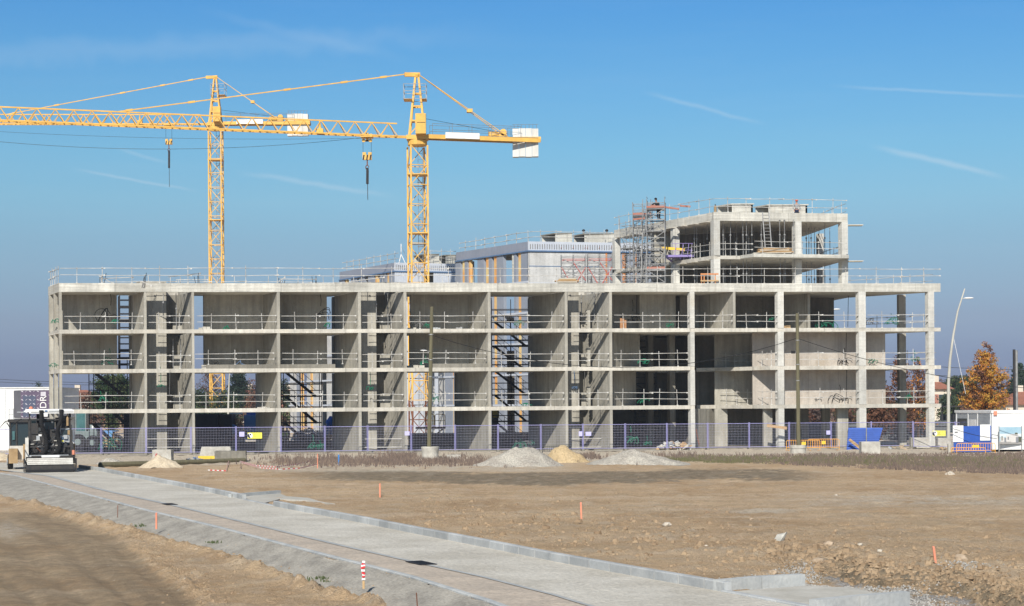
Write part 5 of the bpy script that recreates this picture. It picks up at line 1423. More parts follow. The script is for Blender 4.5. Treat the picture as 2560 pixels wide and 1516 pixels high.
def house(label, px0, px1, D, zeave, zridge, wallm, hip=True, chim=True, group='houses on the horizon'):
    X0, X1 = PX(px0, D), PX(px1, D); dp = 9; g = thing('house', label, 'house', ((X0+X1)/2, D, 0), 0, group)
    MB().box(X0, X1, D, D+dp, 0, zeave).build('wall', M[wallm], g)
    e = .5; b_ = MB(); xm0, xm1 = (X0+(X1-X0)*.28, X1-(X1-X0)*.28) if hip else (X0-e, X1+e); ym = D+dp/2
    b_.add([(X0-e, D-e, zeave), (X1+e, D-e, zeave), (X1+e, D+dp+e, zeave), (X0-e, D+dp+e, zeave), (xm0, ym, zridge), (xm1, ym, zridge)], [(0, 1, 5, 4), (1, 2, 5), (2, 3, 4, 5), (3, 0, 4), (0, 3, 2, 1)])
    rf = b_.build('roof', M['roof_tile'], g)
    if chim: MB().box(X0+(X1-X0)*.3, X0+(X1-X0)*.3+.9, ym-.4, ym+.4, zridge-1, zridge+.9).build('chimney', M['wall_cream'], rf)
    nw = max(1, int((X1-X0)/4))
    for i in range(nw):
        x = X0+(X1-X0)*(i+.5)/nw; w_ = MB().box(x-.55, x+.55, D-.05, D-.01, zeave-2.1, zeave-.8).build('window', M['glass_dark'], g)
        for sx in (-1.15, .6): MB().box(x+sx, x+sx+.55, D-.07, D-.01, zeave-2.2, zeave-.75).build('shutter', M['board_red'], w_)
house('white house with hipped tile roof left of the street lamp', 2336, 2377, 255, ZZ(2350, 973, 255), ZZ(2350, 953, 255), 'wall_cream')
house('long low house with orange tile roof at the right edge', 2514, 2610, 235, ZZ(2550, 1012, 235), ZZ(2550, 992, 235), 'wall_cream', chim=False)
house('cream house behind the long roof at the right edge', 2546, 2600, 280, ZZ(2560, 1000, 280), ZZ(2560, 978, 280), 'wall_cream')
house('tile roofed house behind the left end bay', 150, 222, 300, ZZ(190, 990, 300), ZZ(190, 975, 300), 'wall_cream')
house('low tile roofed house behind the third bay', 590, 660, 330, ZZ(620, 985, 330), ZZ(620, 972, 330), 'wall_cream')
house('reddish roofed house left of the fourth bay stair tower', 690, 745, 300, ZZ(710, 990, 300), ZZ(710, 973, 300), 'wall_cream')
# ================================================================ mesh fence along the site
FE = Fr(B.pt(0, -1.9)[:], B.pt(66, -1.9)[:], (0, 1))
LAV = M['lav']
def fence_proto():
    g = thing('mesh_fence', 'x', 'fence panel', (0, 0, 0), 0, 'mesh fence panels along the site edge')
    for x in (.04, 3.36): MB().tube([(x, 0, .0), (x, 0, 2.05)], .028, 6).build('post', LAV, g, world=False)
    MB().tube([(.04, 0, 1.97), (3.36, 0, 1.97)], .022, 6).build('rail', LAV, g, world=False)
    MB().tube([(.04, 0, .18), (3.36, 0, .18)], .02, 6).build('rail', LAV, g, world=False)
    b_ = MB()
    for i in range(1, 28): x = .04+i*3.32/28; b_.beam((x, 0, .18), (x, 0, 1.97), .006)
    for i in range(1, 9): z = .18+i*.199; b_.beam((.04, .006, z), (3.36, .006, z), .0065)
    b_.build('wire_mesh', M['lav_wire'], g, world=False)
    MB().box(-.12, .12, -.35, .35, 0, .13).build('foot', M['concrete_old'], g, world=False)
    return g
mat('lav_wire', (.46, .46, .58), .5, (.38, .38, .5), 3)
posts = [-85, 28, 140, 253, 365, 477, 590, 702, 812, 919, 1028, 1138, 1245, 1352, 1457, 1563, 1667, 1769, 1873, 1973, 2077, 2178, 2283]
fp = fence_proto(); first = True
for i, (a, b) in enumerate(zip(posts, posts[1:])):
    o = fp if i == 0 else copy_tree(fp)
    sa, sb = FE.s_at(a, 0, 1080), FE.s_at(b, 0, 1080); p, q = FE.pt(sa, 0), FE.pt(sb, 0)
    jit = random.uniform(-.06, .06)
    o.location = (p.x, p.y+jit, .02); o.rotation_euler = (random.uniform(-.02, .02), 0, math.atan2(q.y-p.y, q.x-p.x)); o.scale = ((q-p).length/3.40, 1, 1)
    o['label'] = 'lavender wire mesh fence panel, %s from the left' % ORD[i]
pr = [(2283, 136.3), (2389, 134.5), (2505, 129), (2640, 126.2)]
for i, (a, b) in enumerate(zip(pr, pr[1:])):
    o = copy_tree(fp); p, q = WP(a[0], a[1], 1080), WP(b[0], b[1], 1080)
    o.location = (p.x, p.y, .02); o.rotation_euler = (0, 0, math.atan2(q.y-p.y, q.x-p.x)); o.scale = ((q-p).length/3.40, 1, 1)
    o['label'] = 'lavender wire mesh fence panel %s' % ('behind the yellow sign at right', 'in front of the blue notice board', 'in front of the white hut picture')[i]
def fsign(name, label, px0, px1, y0, y1, m, d=-.1, marks=None, cat='sign'):
    s = FE.s_at((px0+px1)/2, d, 1080); c = FE.pt(s, d); D = c.y
    z0, z1 = ZZ(px0, y1, D), ZZ(px0, y0, D); w = (px1-px0)/FOC*D
    g = thing(name, label, cat, (c.x, c.y, z0))
    MB().box(-w/2, w/2, -.012, .0, 0, z1-z0).build('board', M[m], g, world=False)
    return g, w, z1-z0
for i, (a, b, y0, y1, lb) in enumerate(((619, 655, 1082, 1097, 'yellow sign with a round emblem on the fence, left of the picture centre'), (2331, 2364, 1077, 1091, 'yellow sign with a round emblem on the fence by the right end column'))):
    g, w, h = fsign('fence_sign', lb, a, b, y0, y1, 'sign_yellow')
    cx, cz = -w*.33, h*.5
    e = MB()
    n = 20
    e.add([(cx+.2*math.cos(t*2*math.pi/n), -.016, cz+.2*math.sin(t*2*math.pi/n)) for t in range(n)], [tuple(range(n))]); e.build('emblem_disc', M['white_paint'], g, world=False)
    e = MB(); e.add([(cx+.19*math.cos(a_), -.02, cz+.19*math.sin(a_)) for a_ in [2.2+i_*.25 for i_ in range(12)]], [tuple(range(12))]); e.add([(cx+.03+.06*math.cos(t), -.022, cz+.08+.06*math.sin(t)) for t in [k*.7 for k in range(9)]], [tuple(range(9))]); e.build('emblem_figure', M['navy'], g, world=False)
    for k in range(3):
        e = MB(); x = w*-.12
        e.box(x, x+(.24, .19, .26)[k], -.017, -.013, h*(.66-.18*k), h*(.70-.18*k)); e.build('text_line', M['asph_metal'], g, world=False)
for i, (a, b, y0, y1, lb) in enumerate(((1012, 1024, 1079, 1089, 'small lavender notice on the fence left of the wooden pole'), (1447, 1456, 1079, 1091, 'small lavender notice left of a fence post in the shaft bay'), (1464, 1478, 1080, 1090, 'small lavender notice right of a fence post in the shaft bay'),
                                      (2066, 2076, 1077, 1087, 'small lavender notice on the fence above the orange barriers'), (598, 611, 1080, 1092, 'small violet notice left of the yellow fence sign'))):
    g, w, h = fsign('notice', lb, a, b, y0, y1, 'lav_pale' if 'lav_pale' in M else 'lav')
# ================================================================ wooden poles, cables, lamps
def pole(label, base, top, D, cpx0, cpx1, cy0, cy1):
    bx = PX(base[0], D, base[1]); tx = PX(top[0], D, top[1]); zc = ZZ(base[0], base[1], D); zt = ZZ(top[0], top[1], D)
    g = thing('wooden_pole', label, 'utility pole', (bx, D, 0), 0, 'leaning wooden poles')
    b_ = MB(); b_.tube([(bx, D, .3), (bx+(tx-bx)*.4, D, zt*.4), (bx+(tx-bx)*.75, D, zt*.75), (tx, D, zt-.05), (tx, D, zt)], .145, 10, .10); b_.build('shaft', M['wood_pole'], g)
    for f in (.5, .62, .8): c = Vector((bx, D, zc)).lerp(Vector((tx, D, zt)), f); MB().lathe([(.15, -.03), (.155, 0), (.15, .03)], c, 10).build('band', M['galv'], g)
    x0, x1 = PX(cpx0, D, cy1), PX(cpx1, D, cy1); c = (x0+x1)/2; r = (x1-x0)/2
    cb = thing('concrete_pole_base', 'round pale concrete block holding the %s wooden pole' % ('left' if cpx0 < 1500 else 'right'), 'concrete block', (c, D, 0))
    MB().lathe([(r*.94, -.1), (r*.92, .4), (r, .42+zc*.4), (r, zc-.03), (r*.97, zc)], (c, D, 0), 24).build('block', M['block_pale'], cb)
    return Vector((tx, D, zt))
DP1, DP2 = 118.5, 127
t1 = pole('leaning wooden pole with a street lamp head, before the wide bay', (1072, 1117), (1079.5, 767), DP1, 1053, 1098, 1117, 1146)
t2 = pole('leaning wooden pole before the right wing', (1996.5, 1120), (1993, 784), DP2, 1975, 2016, 1121, 1137)
def lamp_head(g, p, dx, s=1.0):
    b_ = MB(); pr_ = [(0, .04), (.08, .10), (.35, .15), (.62, .12), (.8, .02)]
    vs = []; n = 10
    for x, r in pr_:
        for j in range(n): t = 2*math.pi*j/n; vs.append((p.x+dx*x*s, p.y+math.cos(t)*r*1.1*s, p.z+math.sin(t)*r*.55*s+x*.02))
    fs = [(i*n+j, i*n+(j+1) % n, (i+1)*n+(j+1) % n, (i+1)*n+j) for i in range(len(pr_)-1) for j in range(n)]
    b_.add(vs, fs+[tuple(range(n)), tuple((len(pr_)-1)*n+j for j in range(n))]); return b_.build('lamp_head', M['white_paint'], g, smooth=True)
q = P(1075, 880, DP1)
g = thing('pole_lamp', 'grey street lamp head on a short arm fixed to the left wooden pole', 'lamp', (q.x, q.y, q.z))
MB().tube([(q.x, q.y-.14, q.z), (q.x-.25, q.y-.2, q.z+.08)], .025, 6).build('arm', M['galv'], g); lamp_head(g, q+Vector((-.2, -.2, .08)), -1, .55)
q = P(1991, 881, DP2)
g = thing('pole_camera', 'small dark floodlight on the right wooden pole', 'floodlight', (q.x, q.y, q.z)); MB().box(q.x-.38, q.x-.12, q.y-.3, q.y-.1, q.z-.1, q.z+.1).build('housing', M['black'], g); MB().tube([(q.x, q.y-.12, q.z), (q.x-.2, q.y-.2, q.z)], .02, 5).build('bracket', M['galv'], g)
def cable(label, pts, r=.018, m='black', name='cable', cat='cable', sag=None, group=None, n=16):
    P_ = [Vector(p) for p in pts]; out = []
    for a, b in zip(P_, P_[1:]):
        for i in range(n): t = i/n; p = a.lerp(b, t); p.z -= (sag or 0)*4*t*(1-t); out.append(p)
    out.append(P_[-1]); o = MB().tube(out, r, 5).build(name, M[m]); tag(o, label, cat, group); return o
cable('thin black cable sagging between the two wooden poles', [P(1077.5, 838, DP1), P(1992.5, 846, DP2)], .02, sag=2.1)
cable('thin black cable running from the right wooden pole to the far right', [P(1992.5, 846, DP2), P(2620, 975, 122)], .02, sag=.6)
cable('thin cable dropping from the fence to the right edge', [P(2383, 1072, 125), P(2492, 1097, 124.5)], .02, sag=.1)
cable('overhead line on the horizon at right, upper one', [P(2180, 905, 200), P(2700, 925, 190)], .028, sag=.3, m='asph_metal', group='overhead lines at right')
cable('overhead line on the horizon at right, lower one', [P(2200, 925, 200), P(2700, 940, 190)], .028, sag=.5, m='asph_metal', group='overhead lines at right')
cable('faint overhead line left of the building, upper one', [P(-60, 945, 300), P(400, 958, 300)], .035, sag=.3, m='asph_metal')
cable('faint overhead line left of the building, lower one', [P(-60, 952, 300), P(400, 963, 300)], .035, sag=.3, m='asph_metal')
cable('thin steel wire under the crane jibs', [P(-60, 349, 182), P(918, 343, 184)], .02, sag=1.1, m='asph_metal')
cable('thin steel wire just below the right crane jib', [P(-60, 326, 200), P(1012, 344, 186)], .016, sag=.5, m='asph_metal')
# street lamps
def street_lamp(label, D, pts, hy, arm_px):
    P_ = [P(x, y, D) for x, y in pts]; P_[0].z = 0
    g = thing('street_lamp', label, 'street lamp', (P_[0].x, D, 0), 0, 'curved white street lamps')
    MB().tube(P_, .15, 10, .055).build('pole', M['lamp_pole'], g)
    MB().lathe([(.28, 0), (.28, .05), (.17, .08), (.15, .6)], (P_[0].x, D, 0), 10).build('base', M['lamp_pole'], g)
    q = P(arm_px[0], hy, D); MB().tube([q, P(arm_px[1], hy+1, D)], .035, 6).build('arm', M['lamp_pole'], g); lamp_head(g, P(arm_px[1], hy, D), 1, 1.05)
street_lamp('tall curved white street lamp right of the building', 150, [(2371, 1075), (2371, 960), (2375, 900), (2383, 840), (2394, 780), (2412, 722)], 746, (2405, 2410))
street_lamp('white street lamp whose head shows in the top storey opening', 176, [(2068, 1085), (2066, 960), (2064, 880), (2070, 800), (2078, 752)], 774, (2074, 2080))
street_lamp('thin white street lamp seen through the third bay', 240, [(570, 1060), (571, 1000), (573, 950), (576, 900)], 905, (577, 580))
c = P(2539, 1035, 150)
g = thing('steel_mast', 'tall dark and silver steel mast right of the orange tree', 'mast', (c.x, c.y, 0))
MB().box(c.x-.18, c.x-.02, c.y-.1, c.y+.1, 0, ZZ(2539, 874, 150)).build('dark_profile', M['dark_steel'], g)
MB().tube([(c.x+.1, c.y, 0), (c.x+.1, c.y, ZZ(2539, 876, 150))], .11, 8).build('pipe', M['galv'], g)
cable('thin guy wire beside the tall curved street lamp', [P(2384, 845, 150.2), P(2414, 985, 150.2)], .02, m='white_paint')
c = P(2322, 1000, 200)
g = thing('antenna_mast', 'thin white antenna with a round head above the house', 'antenna', (PX(2350, 255), 255, 0)); z = ZZ(2350, 945, 255)
MB().tube([(PX(2350, 255), 262, 5), (PX(2350, 255), 262, z)], .08, 6).build('pole', M['white_paint'], g); MB().lathe([(.1, -.35), (.35, -.15), (.35, .15), (.1, .35)], (PX(2350, 255), 262, z), 10).build('dish', M['white_paint'], g)

# ================================================================ stakes, tape, blocks, piles, stones
def stake(label, px, y0, y1, m='stake', w=.05, lean=0):
    c = G(px, y1); h = (y1-y0)*c.y/FOC
    o = MB().add([(c.x-w/2, c.y-w/2, -.1), (c.x+w/2, c.y-w/2, -.1), (c.x+w/2, c.y+w/2, -.1), (c.x-w/2, c.y+w/2, -.1), (c.x-w/2+lean, c.y-w/2, h*.93), (c.x+w/2+lean, c.y-w/2, h*.93), (c.x+w/2+lean, c.y+w/2, h), (c.x-w/2+lean, c.y+w/2, h)],
                 [(0, 3, 2, 1), (4, 5, 6, 7), (0, 1, 5, 4), (1, 2, 6, 5), (2, 3, 7, 6), (3, 0, 4, 7)]).build('survey_stake', M[m]); tag(o, label, 'stake', 'survey stakes in the earth'); return o
stake('orange survey stake left of the road, in front of the gravel bank', 391, 1282, 1315)
stake('orange survey stake in the field above the kerb, upper left one', 950, 1209, 1242)
stake('orange survey stake in the middle of the torn field', 1454, 1256, 1304, lean=-.02)
stake('orange survey stake above the trench at lower right', 2341, 1366, 1417, lean=-.06)
stake('blue stake in front of the weeds', 847, 1137, 1163, 'stake_blue', .07)
o = stake('thin wooden stake wrapped in red and white tape', 909, 1409, 1460, 'timber', .045)
c = G(909, 1460); g = None
h0 = 51*c.y/FOC; b_ = MB(); w_ = MB()
for k in range(9):
    z = .1+k*.045; a = k*.9; (b_ if k % 2 else w_).beam((c.x-.035+.015*math.sin(a), c.y-.03, z), (c.x+.035, c.y-.03+.01*math.cos(a), z+.03*math.sin(a*1.7)), .04)
o1 = b_.build('tape_wrap', M['tape_red'], o, world=False);
w_.build('tape_wrap', M['white_paint'], o, world=False)
stake('thin orange stake holding the barrier tape', 794, 1135, 1172, 'stake', .045)
stake('bent thin dark rebar stake near the left drain grate', 294, 1263, 1287, 'rust', .02, .01)
stake('thin dry weed stalk in the lower gravel bank', 1044, 1482, 1512, 'rust', .02, -.02)
def tape(label, pts, D0, seg=.22):
    P_ = [G(x, y) for x, y in pts]; P3 = []
    for (x, y), z in zip(pts, [.0]*len(pts)): P3.append(Vector(G(x, y+6))+Vector((0, 0, .12)))
    L_ = 0; r_ = MB(); w_ = MB()
    for a, b in zip(P3, P3[1:]):
        n = max(1, int((b-a).length/seg))
        for i in range(n): (r_ if i % 2 else w_).beam(a.lerp(b, i/n), a.lerp(b, (i+1)/n), .015, .05)
    g = thing('barrier_tape', label, 'barrier tape', (P3[0].x, P3[0].y, 0), 0, 'red and white barrier tapes'); r_.build('red_band', M['tape_red'], g); w_.build('white_band', M['white_paint'], g)
tape('red and white barrier tape sagging before the weeds, upper one', [(600, 1152), (640, 1163), (690, 1167), (740, 1160), (793, 1148)], 0)
tape('red and white barrier tape lying on the ground, lower one', [(600, 1155), (650, 1169), (700, 1173), (750, 1170), (793, 1160)], 0)
tape('short red barrier tape beside the concrete rubble block', [(520, 1175), (565, 1177), (572, 1150)], 0)
def rough_box(name, label, cat, px0, px1, y0, y1, dep, m, seed, n=7, amp=.05, taper=0.0, rz=0.0, group=None):
    c = G((px0+px1)/2, y1); W = (px1-px0)/FOC*c.y; H = (y1-y0)/FOC*c.y
    bm = bmesh.new(); bmesh.ops.create_cube(bm, size=1.0); bmesh.ops.subdivide_edges(bm, edges=bm.edges[:], cuts=n, use_grid_fill=True)
    for v in bm.verts:
        k = 1-taper*(v.co.z+.5); v.co.x *= W*k; v.co.y *= dep*k; v.co.z = (v.co.z+.5)*H
        d = noise.noise_vector(v.co*1.8+Vector((seed, 0, 0)))*amp+noise.noise_vector(v.co*5+Vector((seed, 3, 0)))*amp*.4; v.co += d*min(1, v.co.z*4+.2)
    me = bpy.data.meshes.new(name); bm.to_mesh(me); bm.free(); me.materials.append(M[m]); o = bpy.data.objects.new(name, me); col.objects.link(o)
    o.location = (c.x, c.y+dep/2, -.02); o.rotation_euler = (0, 0, rz); tag(o, label, cat, group); return o
b1 = rough_box('concrete_barrier', 'pale road barrier block with a yellow stripe beside the rubble block', 'barrier', 496, 583, 1117, 1152, .6, 'block_pale', 2, amp=.03, taper=.18)
c = b1.location; MB().box(-1.15, -.05, -.335, -.325, .12, .33).build('yellow_stripe', M['yellow_paint'], b1, world=False)
rough_box('rubble_block', 'weathered brown grey concrete block overlapping the yellow striped barrier', 'concrete block', 536, 614, 1127, 1155, .7, 'concrete_old', 5, amp=.05)
b2 = rough_box('concrete_block', 'square pale concrete block with a red mark behind the sand heap', 'concrete block', 381, 428, 1124, 1156, .9, 'block_pale', 8, amp=.02)
MB().beam((-.44, -.47, .28), (-.36, -.47, .58), .05, .02).beam((-.30, -.47, .60), (-.36, -.47, .40), .05, .02).build('red_mark', M['tape_red'], b2, world=False)
rough_box('concrete_block', 'low pale concrete block beside the left pole base', 'concrete block', 1117, 1152, 1137, 1150, .7, 'block_pale', 11, amp=.02)
b3 = rough_box('concrete_block', 'tall pale concrete cube before the blue shutter', 'concrete block', 2154, 2201, 1104, 1136, .9, 'block_pale', 14, amp=.01)
rough_box('concrete_block', 'wide cream concrete block left of the right end column', 'concrete block', 2279, 2324, 1094, 1121, .8, 'block_pale', 15, amp=.01)
rough_box('concrete_block', 'cream concrete block right of the right end column', 'concrete block', 2345, 2377, 1095, 1121, .8, 'block_pale', 16, amp=.01)
rough_box('concrete_block', 'small grey concrete post beside the blue notice board', 'concrete block', 2371, 2379, 1110, 1133, .3, 'concrete_slab', 17, amp=.01)
def mound(name, label, px0, px1, pk, ytop, ybase, m, seed, dep=.8, cat='gravel heap', second=None):
    c = G((px0+px1)/2, ybase); D = c.y; W = (px1-px0)/FOC*D; n = 60; nd = 34; vs = []
    dpt = W*dep
    pkx = ((pk-px0)/(px1-px0))*2-1; H = (ybase-ytop)/FOC*(D+dpt*.4)*1.12
    for j in range(nd+1):
        for i in range(n+1):
            x = i/n*2-1; y = j/nd*2-1
            sx = (x-pkx)/((1-pkx) if x > pkx else (1+pkx)); r = math.sqrt(sx*sx+y*y)*(1+.14*nz3(x*2.6, y*2.6, seed+9))
            z = max(0, 1-r)
            z = (z if z < .8 else .8+(z-.8)*.45)
            if second: r2 = math.sqrt(((x-second[0])/second[2])**2+(y*1.3)**2); z = max(z, second[1]*max(0, 1-r2))
            zz = H*z*(1+.22*nz3(x*2, y*2, seed)+.10*nz3(x*4.5, y*4, seed+1))/.9
            zz += (.05*nz3(x*5, y*5, seed)+.03*nz3(x*14, y*9, seed+3))*min(1, z*5)
            vs.append((c.x+x*W/2, D+dpt/2+y*dpt/2, zz-.03))
    fs_ = [(j*(n+1)+i, j*(n+1)+i+1, (j+1)*(n+1)+i+1, (j+1)*(n+1)+i) for j in range(nd) for i in range(n)]
    o = MB().add(vs, fs_).build(name, M[m], smooth=True); tag(o, label, cat, 'heaps along the site edge')
mound('gravel_heap', 'largest grey gravel heap, left of the yellow sand heap', 1178, 1412, 1318, 1121, 1168, 'pile_grey', 1, .55)
mound('sand_heap', 'yellow sand heap between the two grey gravel heaps', 1352, 1480, 1402, 1117, 1158, 'pile_sand', 4, .7, 'sand heap')
mound('gravel_heap', 'long low grey gravel heap right of the sand heap', 1466, 1730, 1585, 1130, 1164, 'pile_grey', 7, .45, second=(.62, .35, .5))
mound('sand_heap', 'small beige sand heap over the felled pole at left', 336, 452, 394, 1142, 1171, 'pile_beige', 9, .7, 'sand heap')
mound('gravel_heap', 'low grey gravel heap left of the small beige heap', 222, 318, 268, 1147, 1163, 'pile_grey', 12, .7)
mound('earth_heap', 'brown earth patch heap at far left edge behind the paver', -60, 40, -10, 1133, 1152, 'pile_beige', 15, .7, 'earth heap')
a, b = G(250, 1170), G(612, 1156)
o = MB().tube([a+Vector((0, 0, .15)), a.lerp(b, .5)+Vector((0, 0, .15)), b+Vector((0, 0, .15))], .19, 10, .13).build('felled_pole', M['wood_pole']); tag(o, 'long greenish wooden pole lying on the ground behind the sand heap', 'pole')
# stones
def stone(label, px, py, s, m='pile_beige', seed=0, flat=.6, name='stone', cat='stone', rot=0):
    c = G(px, py); bm = bmesh.new(); bmesh.ops.create_icosphere(bm, subdivisions=2, radius=1)
    for v in bm.verts: v.co = v.co*(1+.45*noise.noise(v.co*1.3+Vector((seed*7.3, 0, 0))))
    s *= .8
    for v in bm.verts: v.co = Vector((v.co.x*s, v.co.y*s*.8, v.co.z*s*flat))
    me = bpy.data.meshes.new(name); bm.to_mesh(me); bm.free(); me.materials.append(M[m]); o = bpy.data.objects.new(name, me); col.objects.link(o)
    h = ground_h(c.x, c.y)[0]
    o.location = (c.x, c.y, h+s*flat*.45); o.rotation_euler = (0, 0, rot); tag(o, label, cat, None); return o
mat('white_stone', (.56, .51, .43), .9, (.38, .33, .26), 8)
mat('stone_brown', (.46, .36, .26), .9, (.34, .26, .18), 6)
for i, (px, py, s, m, lb) in enumerate(((2375, 1187, .26, 'white_stone', 'white rubble lump alone in the upper right field'), (1667, 1317, .17, 'white_stone', 'flat pale stone in the field right of the middle stake'), (1731, 1327, .08, 'white_stone', 'small white stone right of the flat pale stone'),
    (1259, 1283, .06, 'white_stone', 'small white stone left of the middle stake'), (1711, 1384, .06, 'white_stone', 'small white stone above the kerb end'), (2199, 1387, .09, 'white_stone', 'pale round stone above the gravel spill'),
    (2044, 1401, .18, 'stone_brown', 'brown boulder at the left end of the trench edge'), (2402, 1404, .19, 'stone_brown', 'brown boulder right of the lower right stake'), (2072, 1366, .15, 'stone_brown', 'flat brown clod above the trench edge'),
    (2150, 1365, .09, 'white_stone', 'small pale stone above the trench boulder'), (1879, 1307, .08, 'stone_brown', 'small brown clod in the middle of the right field'), (1932, 1425, .13, 'stone_brown', 'brown clod left of the gravel spill'),
    (2090, 1238, .09, 'white_stone', 'small pale stone in the far right field'), (1765, 1366, .06, 'white_stone', 'tiny white stone left of the concrete shard'))):
    stone(lb, px, py, s, m, i+1)
c = G(1955, 1352); o = MB().add([(c.x-.22, c.y, 0), (c.x-.06, c.y-.12, .0), (c.x+.05, c.y, .0), (c.x-.08, c.y+.14, 0), (c.x+.0, c.y-.04, .16), (c.x+.12, c.y-.02, .24), (c.x+.15, c.y+.05, .22), (c.x-.12, c.y+.08, .16)],
    [(0, 1, 4, 7), (1, 2, 5, 4), (2, 3, 6, 5), (3, 0, 7, 6), (4, 5, 6, 7), (0, 3, 2, 1)]).build('concrete_shard', M['concrete_beam']); tag(o, 'pale broken concrete shard sticking up in the right field', 'rubble')
# gravel spill at the trench: many loose stones, one mass
rg = random.Random(4); b_ = MB()
for _ in range(5200):
    t = rg.random(); px = rg.gauss(2060, 90) if t < .45 else rg.gauss(2160, 80) if t < .75 else rg.gauss(2270, 60) if t < .95 else rg.gauss(2410, 35)
    py = (rg.gauss(1420, 9) if t < .12 else 1446+abs(rg.gauss(0, 16))) if t < .75 else (rg.gauss(1482, 8) if t < .95 else rg.gauss(1419, 4))
    if 0 < t < .12: px = rg.gauss(2000, 26)
    c = G(px, py); h = ground_h(c.x, c.y)[0]; s = rg.uniform(.012, .034); a = rg.uniform(0, 3)
    ca, sa_ = math.cos(a)*s, math.sin(a)*s
    b_.add([(c.x-ca, c.y-sa_, h), (c.x+sa_, c.y-ca, h), (c.x+ca, c.y+sa_, h), (c.x-sa_, c.y+ca, h), (c.x+.2*s, c.y, h+s*rg.uniform(.7, 1.3))], [(0, 1, 4), (1, 2, 4), (2, 3, 4), (3, 0, 4)])
def stones_mat(name, a, b):
    leafmat(name, a, b)
stones_mat('loose_stone', (.54, .52, .485), (.27, .26, .24)); stones_mat('loose_clod', (.45, .33, .21), (.30, .21, .13))
o = b_.build('gravel_spill', M['loose_stone']); tag(o, 'loose grey and white gravel spilled along the trench', 'gravel', kind='stuff')
b_ = MB()
for k in range(8500):
    z = rg.random()
    if z < .40: px = rg.uniform(1000, 2560); py = rg.gauss(1300+.10*(px-1300), 42)
    elif z < .58: px = rg.uniform(1850, 2560); py = poly_x(SC_T, px)+rg.gauss(6, 12)
    elif z < .80: px = rg.uniform(0, 1000); py = 0; yy = rg.uniform(1230, 1516); px = poly_y(BANK, yy)-abs(rg.gauss(0, 50)); py = yy+4
    elif z < .9: yy = rg.uniform(1300, 1516); px = poly_y(TRCK, yy)+rg.gauss(20, 22); py = yy
    else: px = rg.uniform(400, 2560); py = rg.uniform(1215, 1516)
    if py < 1190 or py > 1560: continue
    if poly_y(KRB2, py)-6 < px < poly_y(KERB, py)+8: continue
    if 1795 < px < 2300 and py > 1462: continue
    c = G(px, py, BANKZ if px < poly_y(BANK, py) else 0); h = ground_h(c.x, c.y)[0]; s = rg.uniform(.015, .055)*(1.5 if rg.random() < .1 else 1); a = rg.uniform(0, 3)
    ca, sa_ = math.cos(a)*s, math.sin(a)*s
    b_.add([(c.x-ca, c.y-sa_, h-.01), (c.x+sa_, c.y-ca, h-.01), (c.x+ca, c.y+sa_, h-.01), (c.x-sa_, c.y+ca, h-.01), (c.x+rg.uniform(-.4, .4)*s, c.y, h+s*rg.uniform(.25, .7))], [(0, 1, 4), (1, 2, 4), (2, 3, 4), (3, 0, 4)])
for k in range(900):
    px = rg.uniform(1050, 2560); py = rg.gauss(1305+.11*(px-1300), 34)
    if rg.random() < .35: px = rg.uniform(1880, 2560); py = poly_x(SC_T, px)+rg.gauss(-6, 9)
    if py < 1200 or py > 1560 or px < poly_y(KERB, py)+12 or (1795 < px < 2300 and py > 1455): continue
    c = G(px, py); h = ground_h(c.x, c.y)[0]; s = rg.uniform(.04, .10)*(1.6 if rg.random() < .06 else 1); q = [(c.x+math.cos(a)*s*rg.uniform(.7, 1.2), c.y+math.sin(a)*s*rg.uniform(.5, .9), h-.02) for a in (0, 1.2, 2.4, 3.7, 5)]
    tp = [(c.x+(p_[0]-c.x)*.6+rg.uniform(-.2, .2)*s, c.y+(p_[1]-c.y)*.6, h+s*rg.uniform(.3, .75)) for p_ in q]
    b_.add(q+tp, [(i, (i+1) % 5, 5+(i+1) % 5, 5+i) for i in range(5)]+[(5, 6, 7, 8, 9)])
o = b_.build('earth_clods', M['loose_clod']); tag(o, 'loose brown clods scattered over the torn earth', 'clods', kind='stuff')
# weeds
def weeds(name, label, n, area, hmin, hmax, m, seed, w=.012, k=3):
    rg = random.Random(seed); b_ = MB()
    for _ in range(n):
        px, py = area(rg); c = G(px, py)
        if nz3(c.x, c.y, seed, .6) < rg.uniform(-.75, .1): continue
        h = rg.uniform(hmin, hmax)*(1+.8*nz3(c.x, c.y, 4, .5))
        for j in range(k):
            a = rg.uniform(0, 6.28); l = rg.uniform(.1, .6)*h; x = c.x+rg.uniform(-.08, .08); y = c.y+rg.uniform(-.08, .08)
            dx, dy = math.cos(a)*l, math.sin(a)*l*.5; wx = w*rg.uniform(.6, 1.6)
            b_.add([(x-wx, y, 0), (x+wx, y, 0), (x+dx*.4+wx*.7, y+dy*.4, h*.6), (x+dx, y+dy, h), (x+dx*.4-wx*.7, y+dy*.4, h*.6)], [(0, 1, 2, 3, 4)])
    o = b_.build(name, m); tag(o, label, 'weeds', kind='stuff')
weeds('dry_weeds', 'purplish brown dry weeds before the middle bays', 2300, lambda r: (r.gauss(960, 165) if r.random() < .5 else r.uniform(690, 1210), r.gauss(1158, 5) if r.random() < .75 else r.gauss(1150, 6)), .12, .42, M['weed_brown'], 1, .014)
weeds('dry_weeds', 'brown dry weeds along the right field edge', 7500, lambda r: (lambda x: (x, r.uniform(1139-.004*(x-1700), 1150+.042*(x-1640))))(1640+960*math.sqrt(r.random())), .06, .26, M['weed_brown'], 2, .014)
weeds('green_grass', 'thin green grass between the dry weeds at right', 7000, lambda r: (lambda x: (x, r.uniform(1143, 1156+.022*(x-1700))))(r.uniform(1660, 2600)), .06, .2, M['weed_green'], 3, .016)
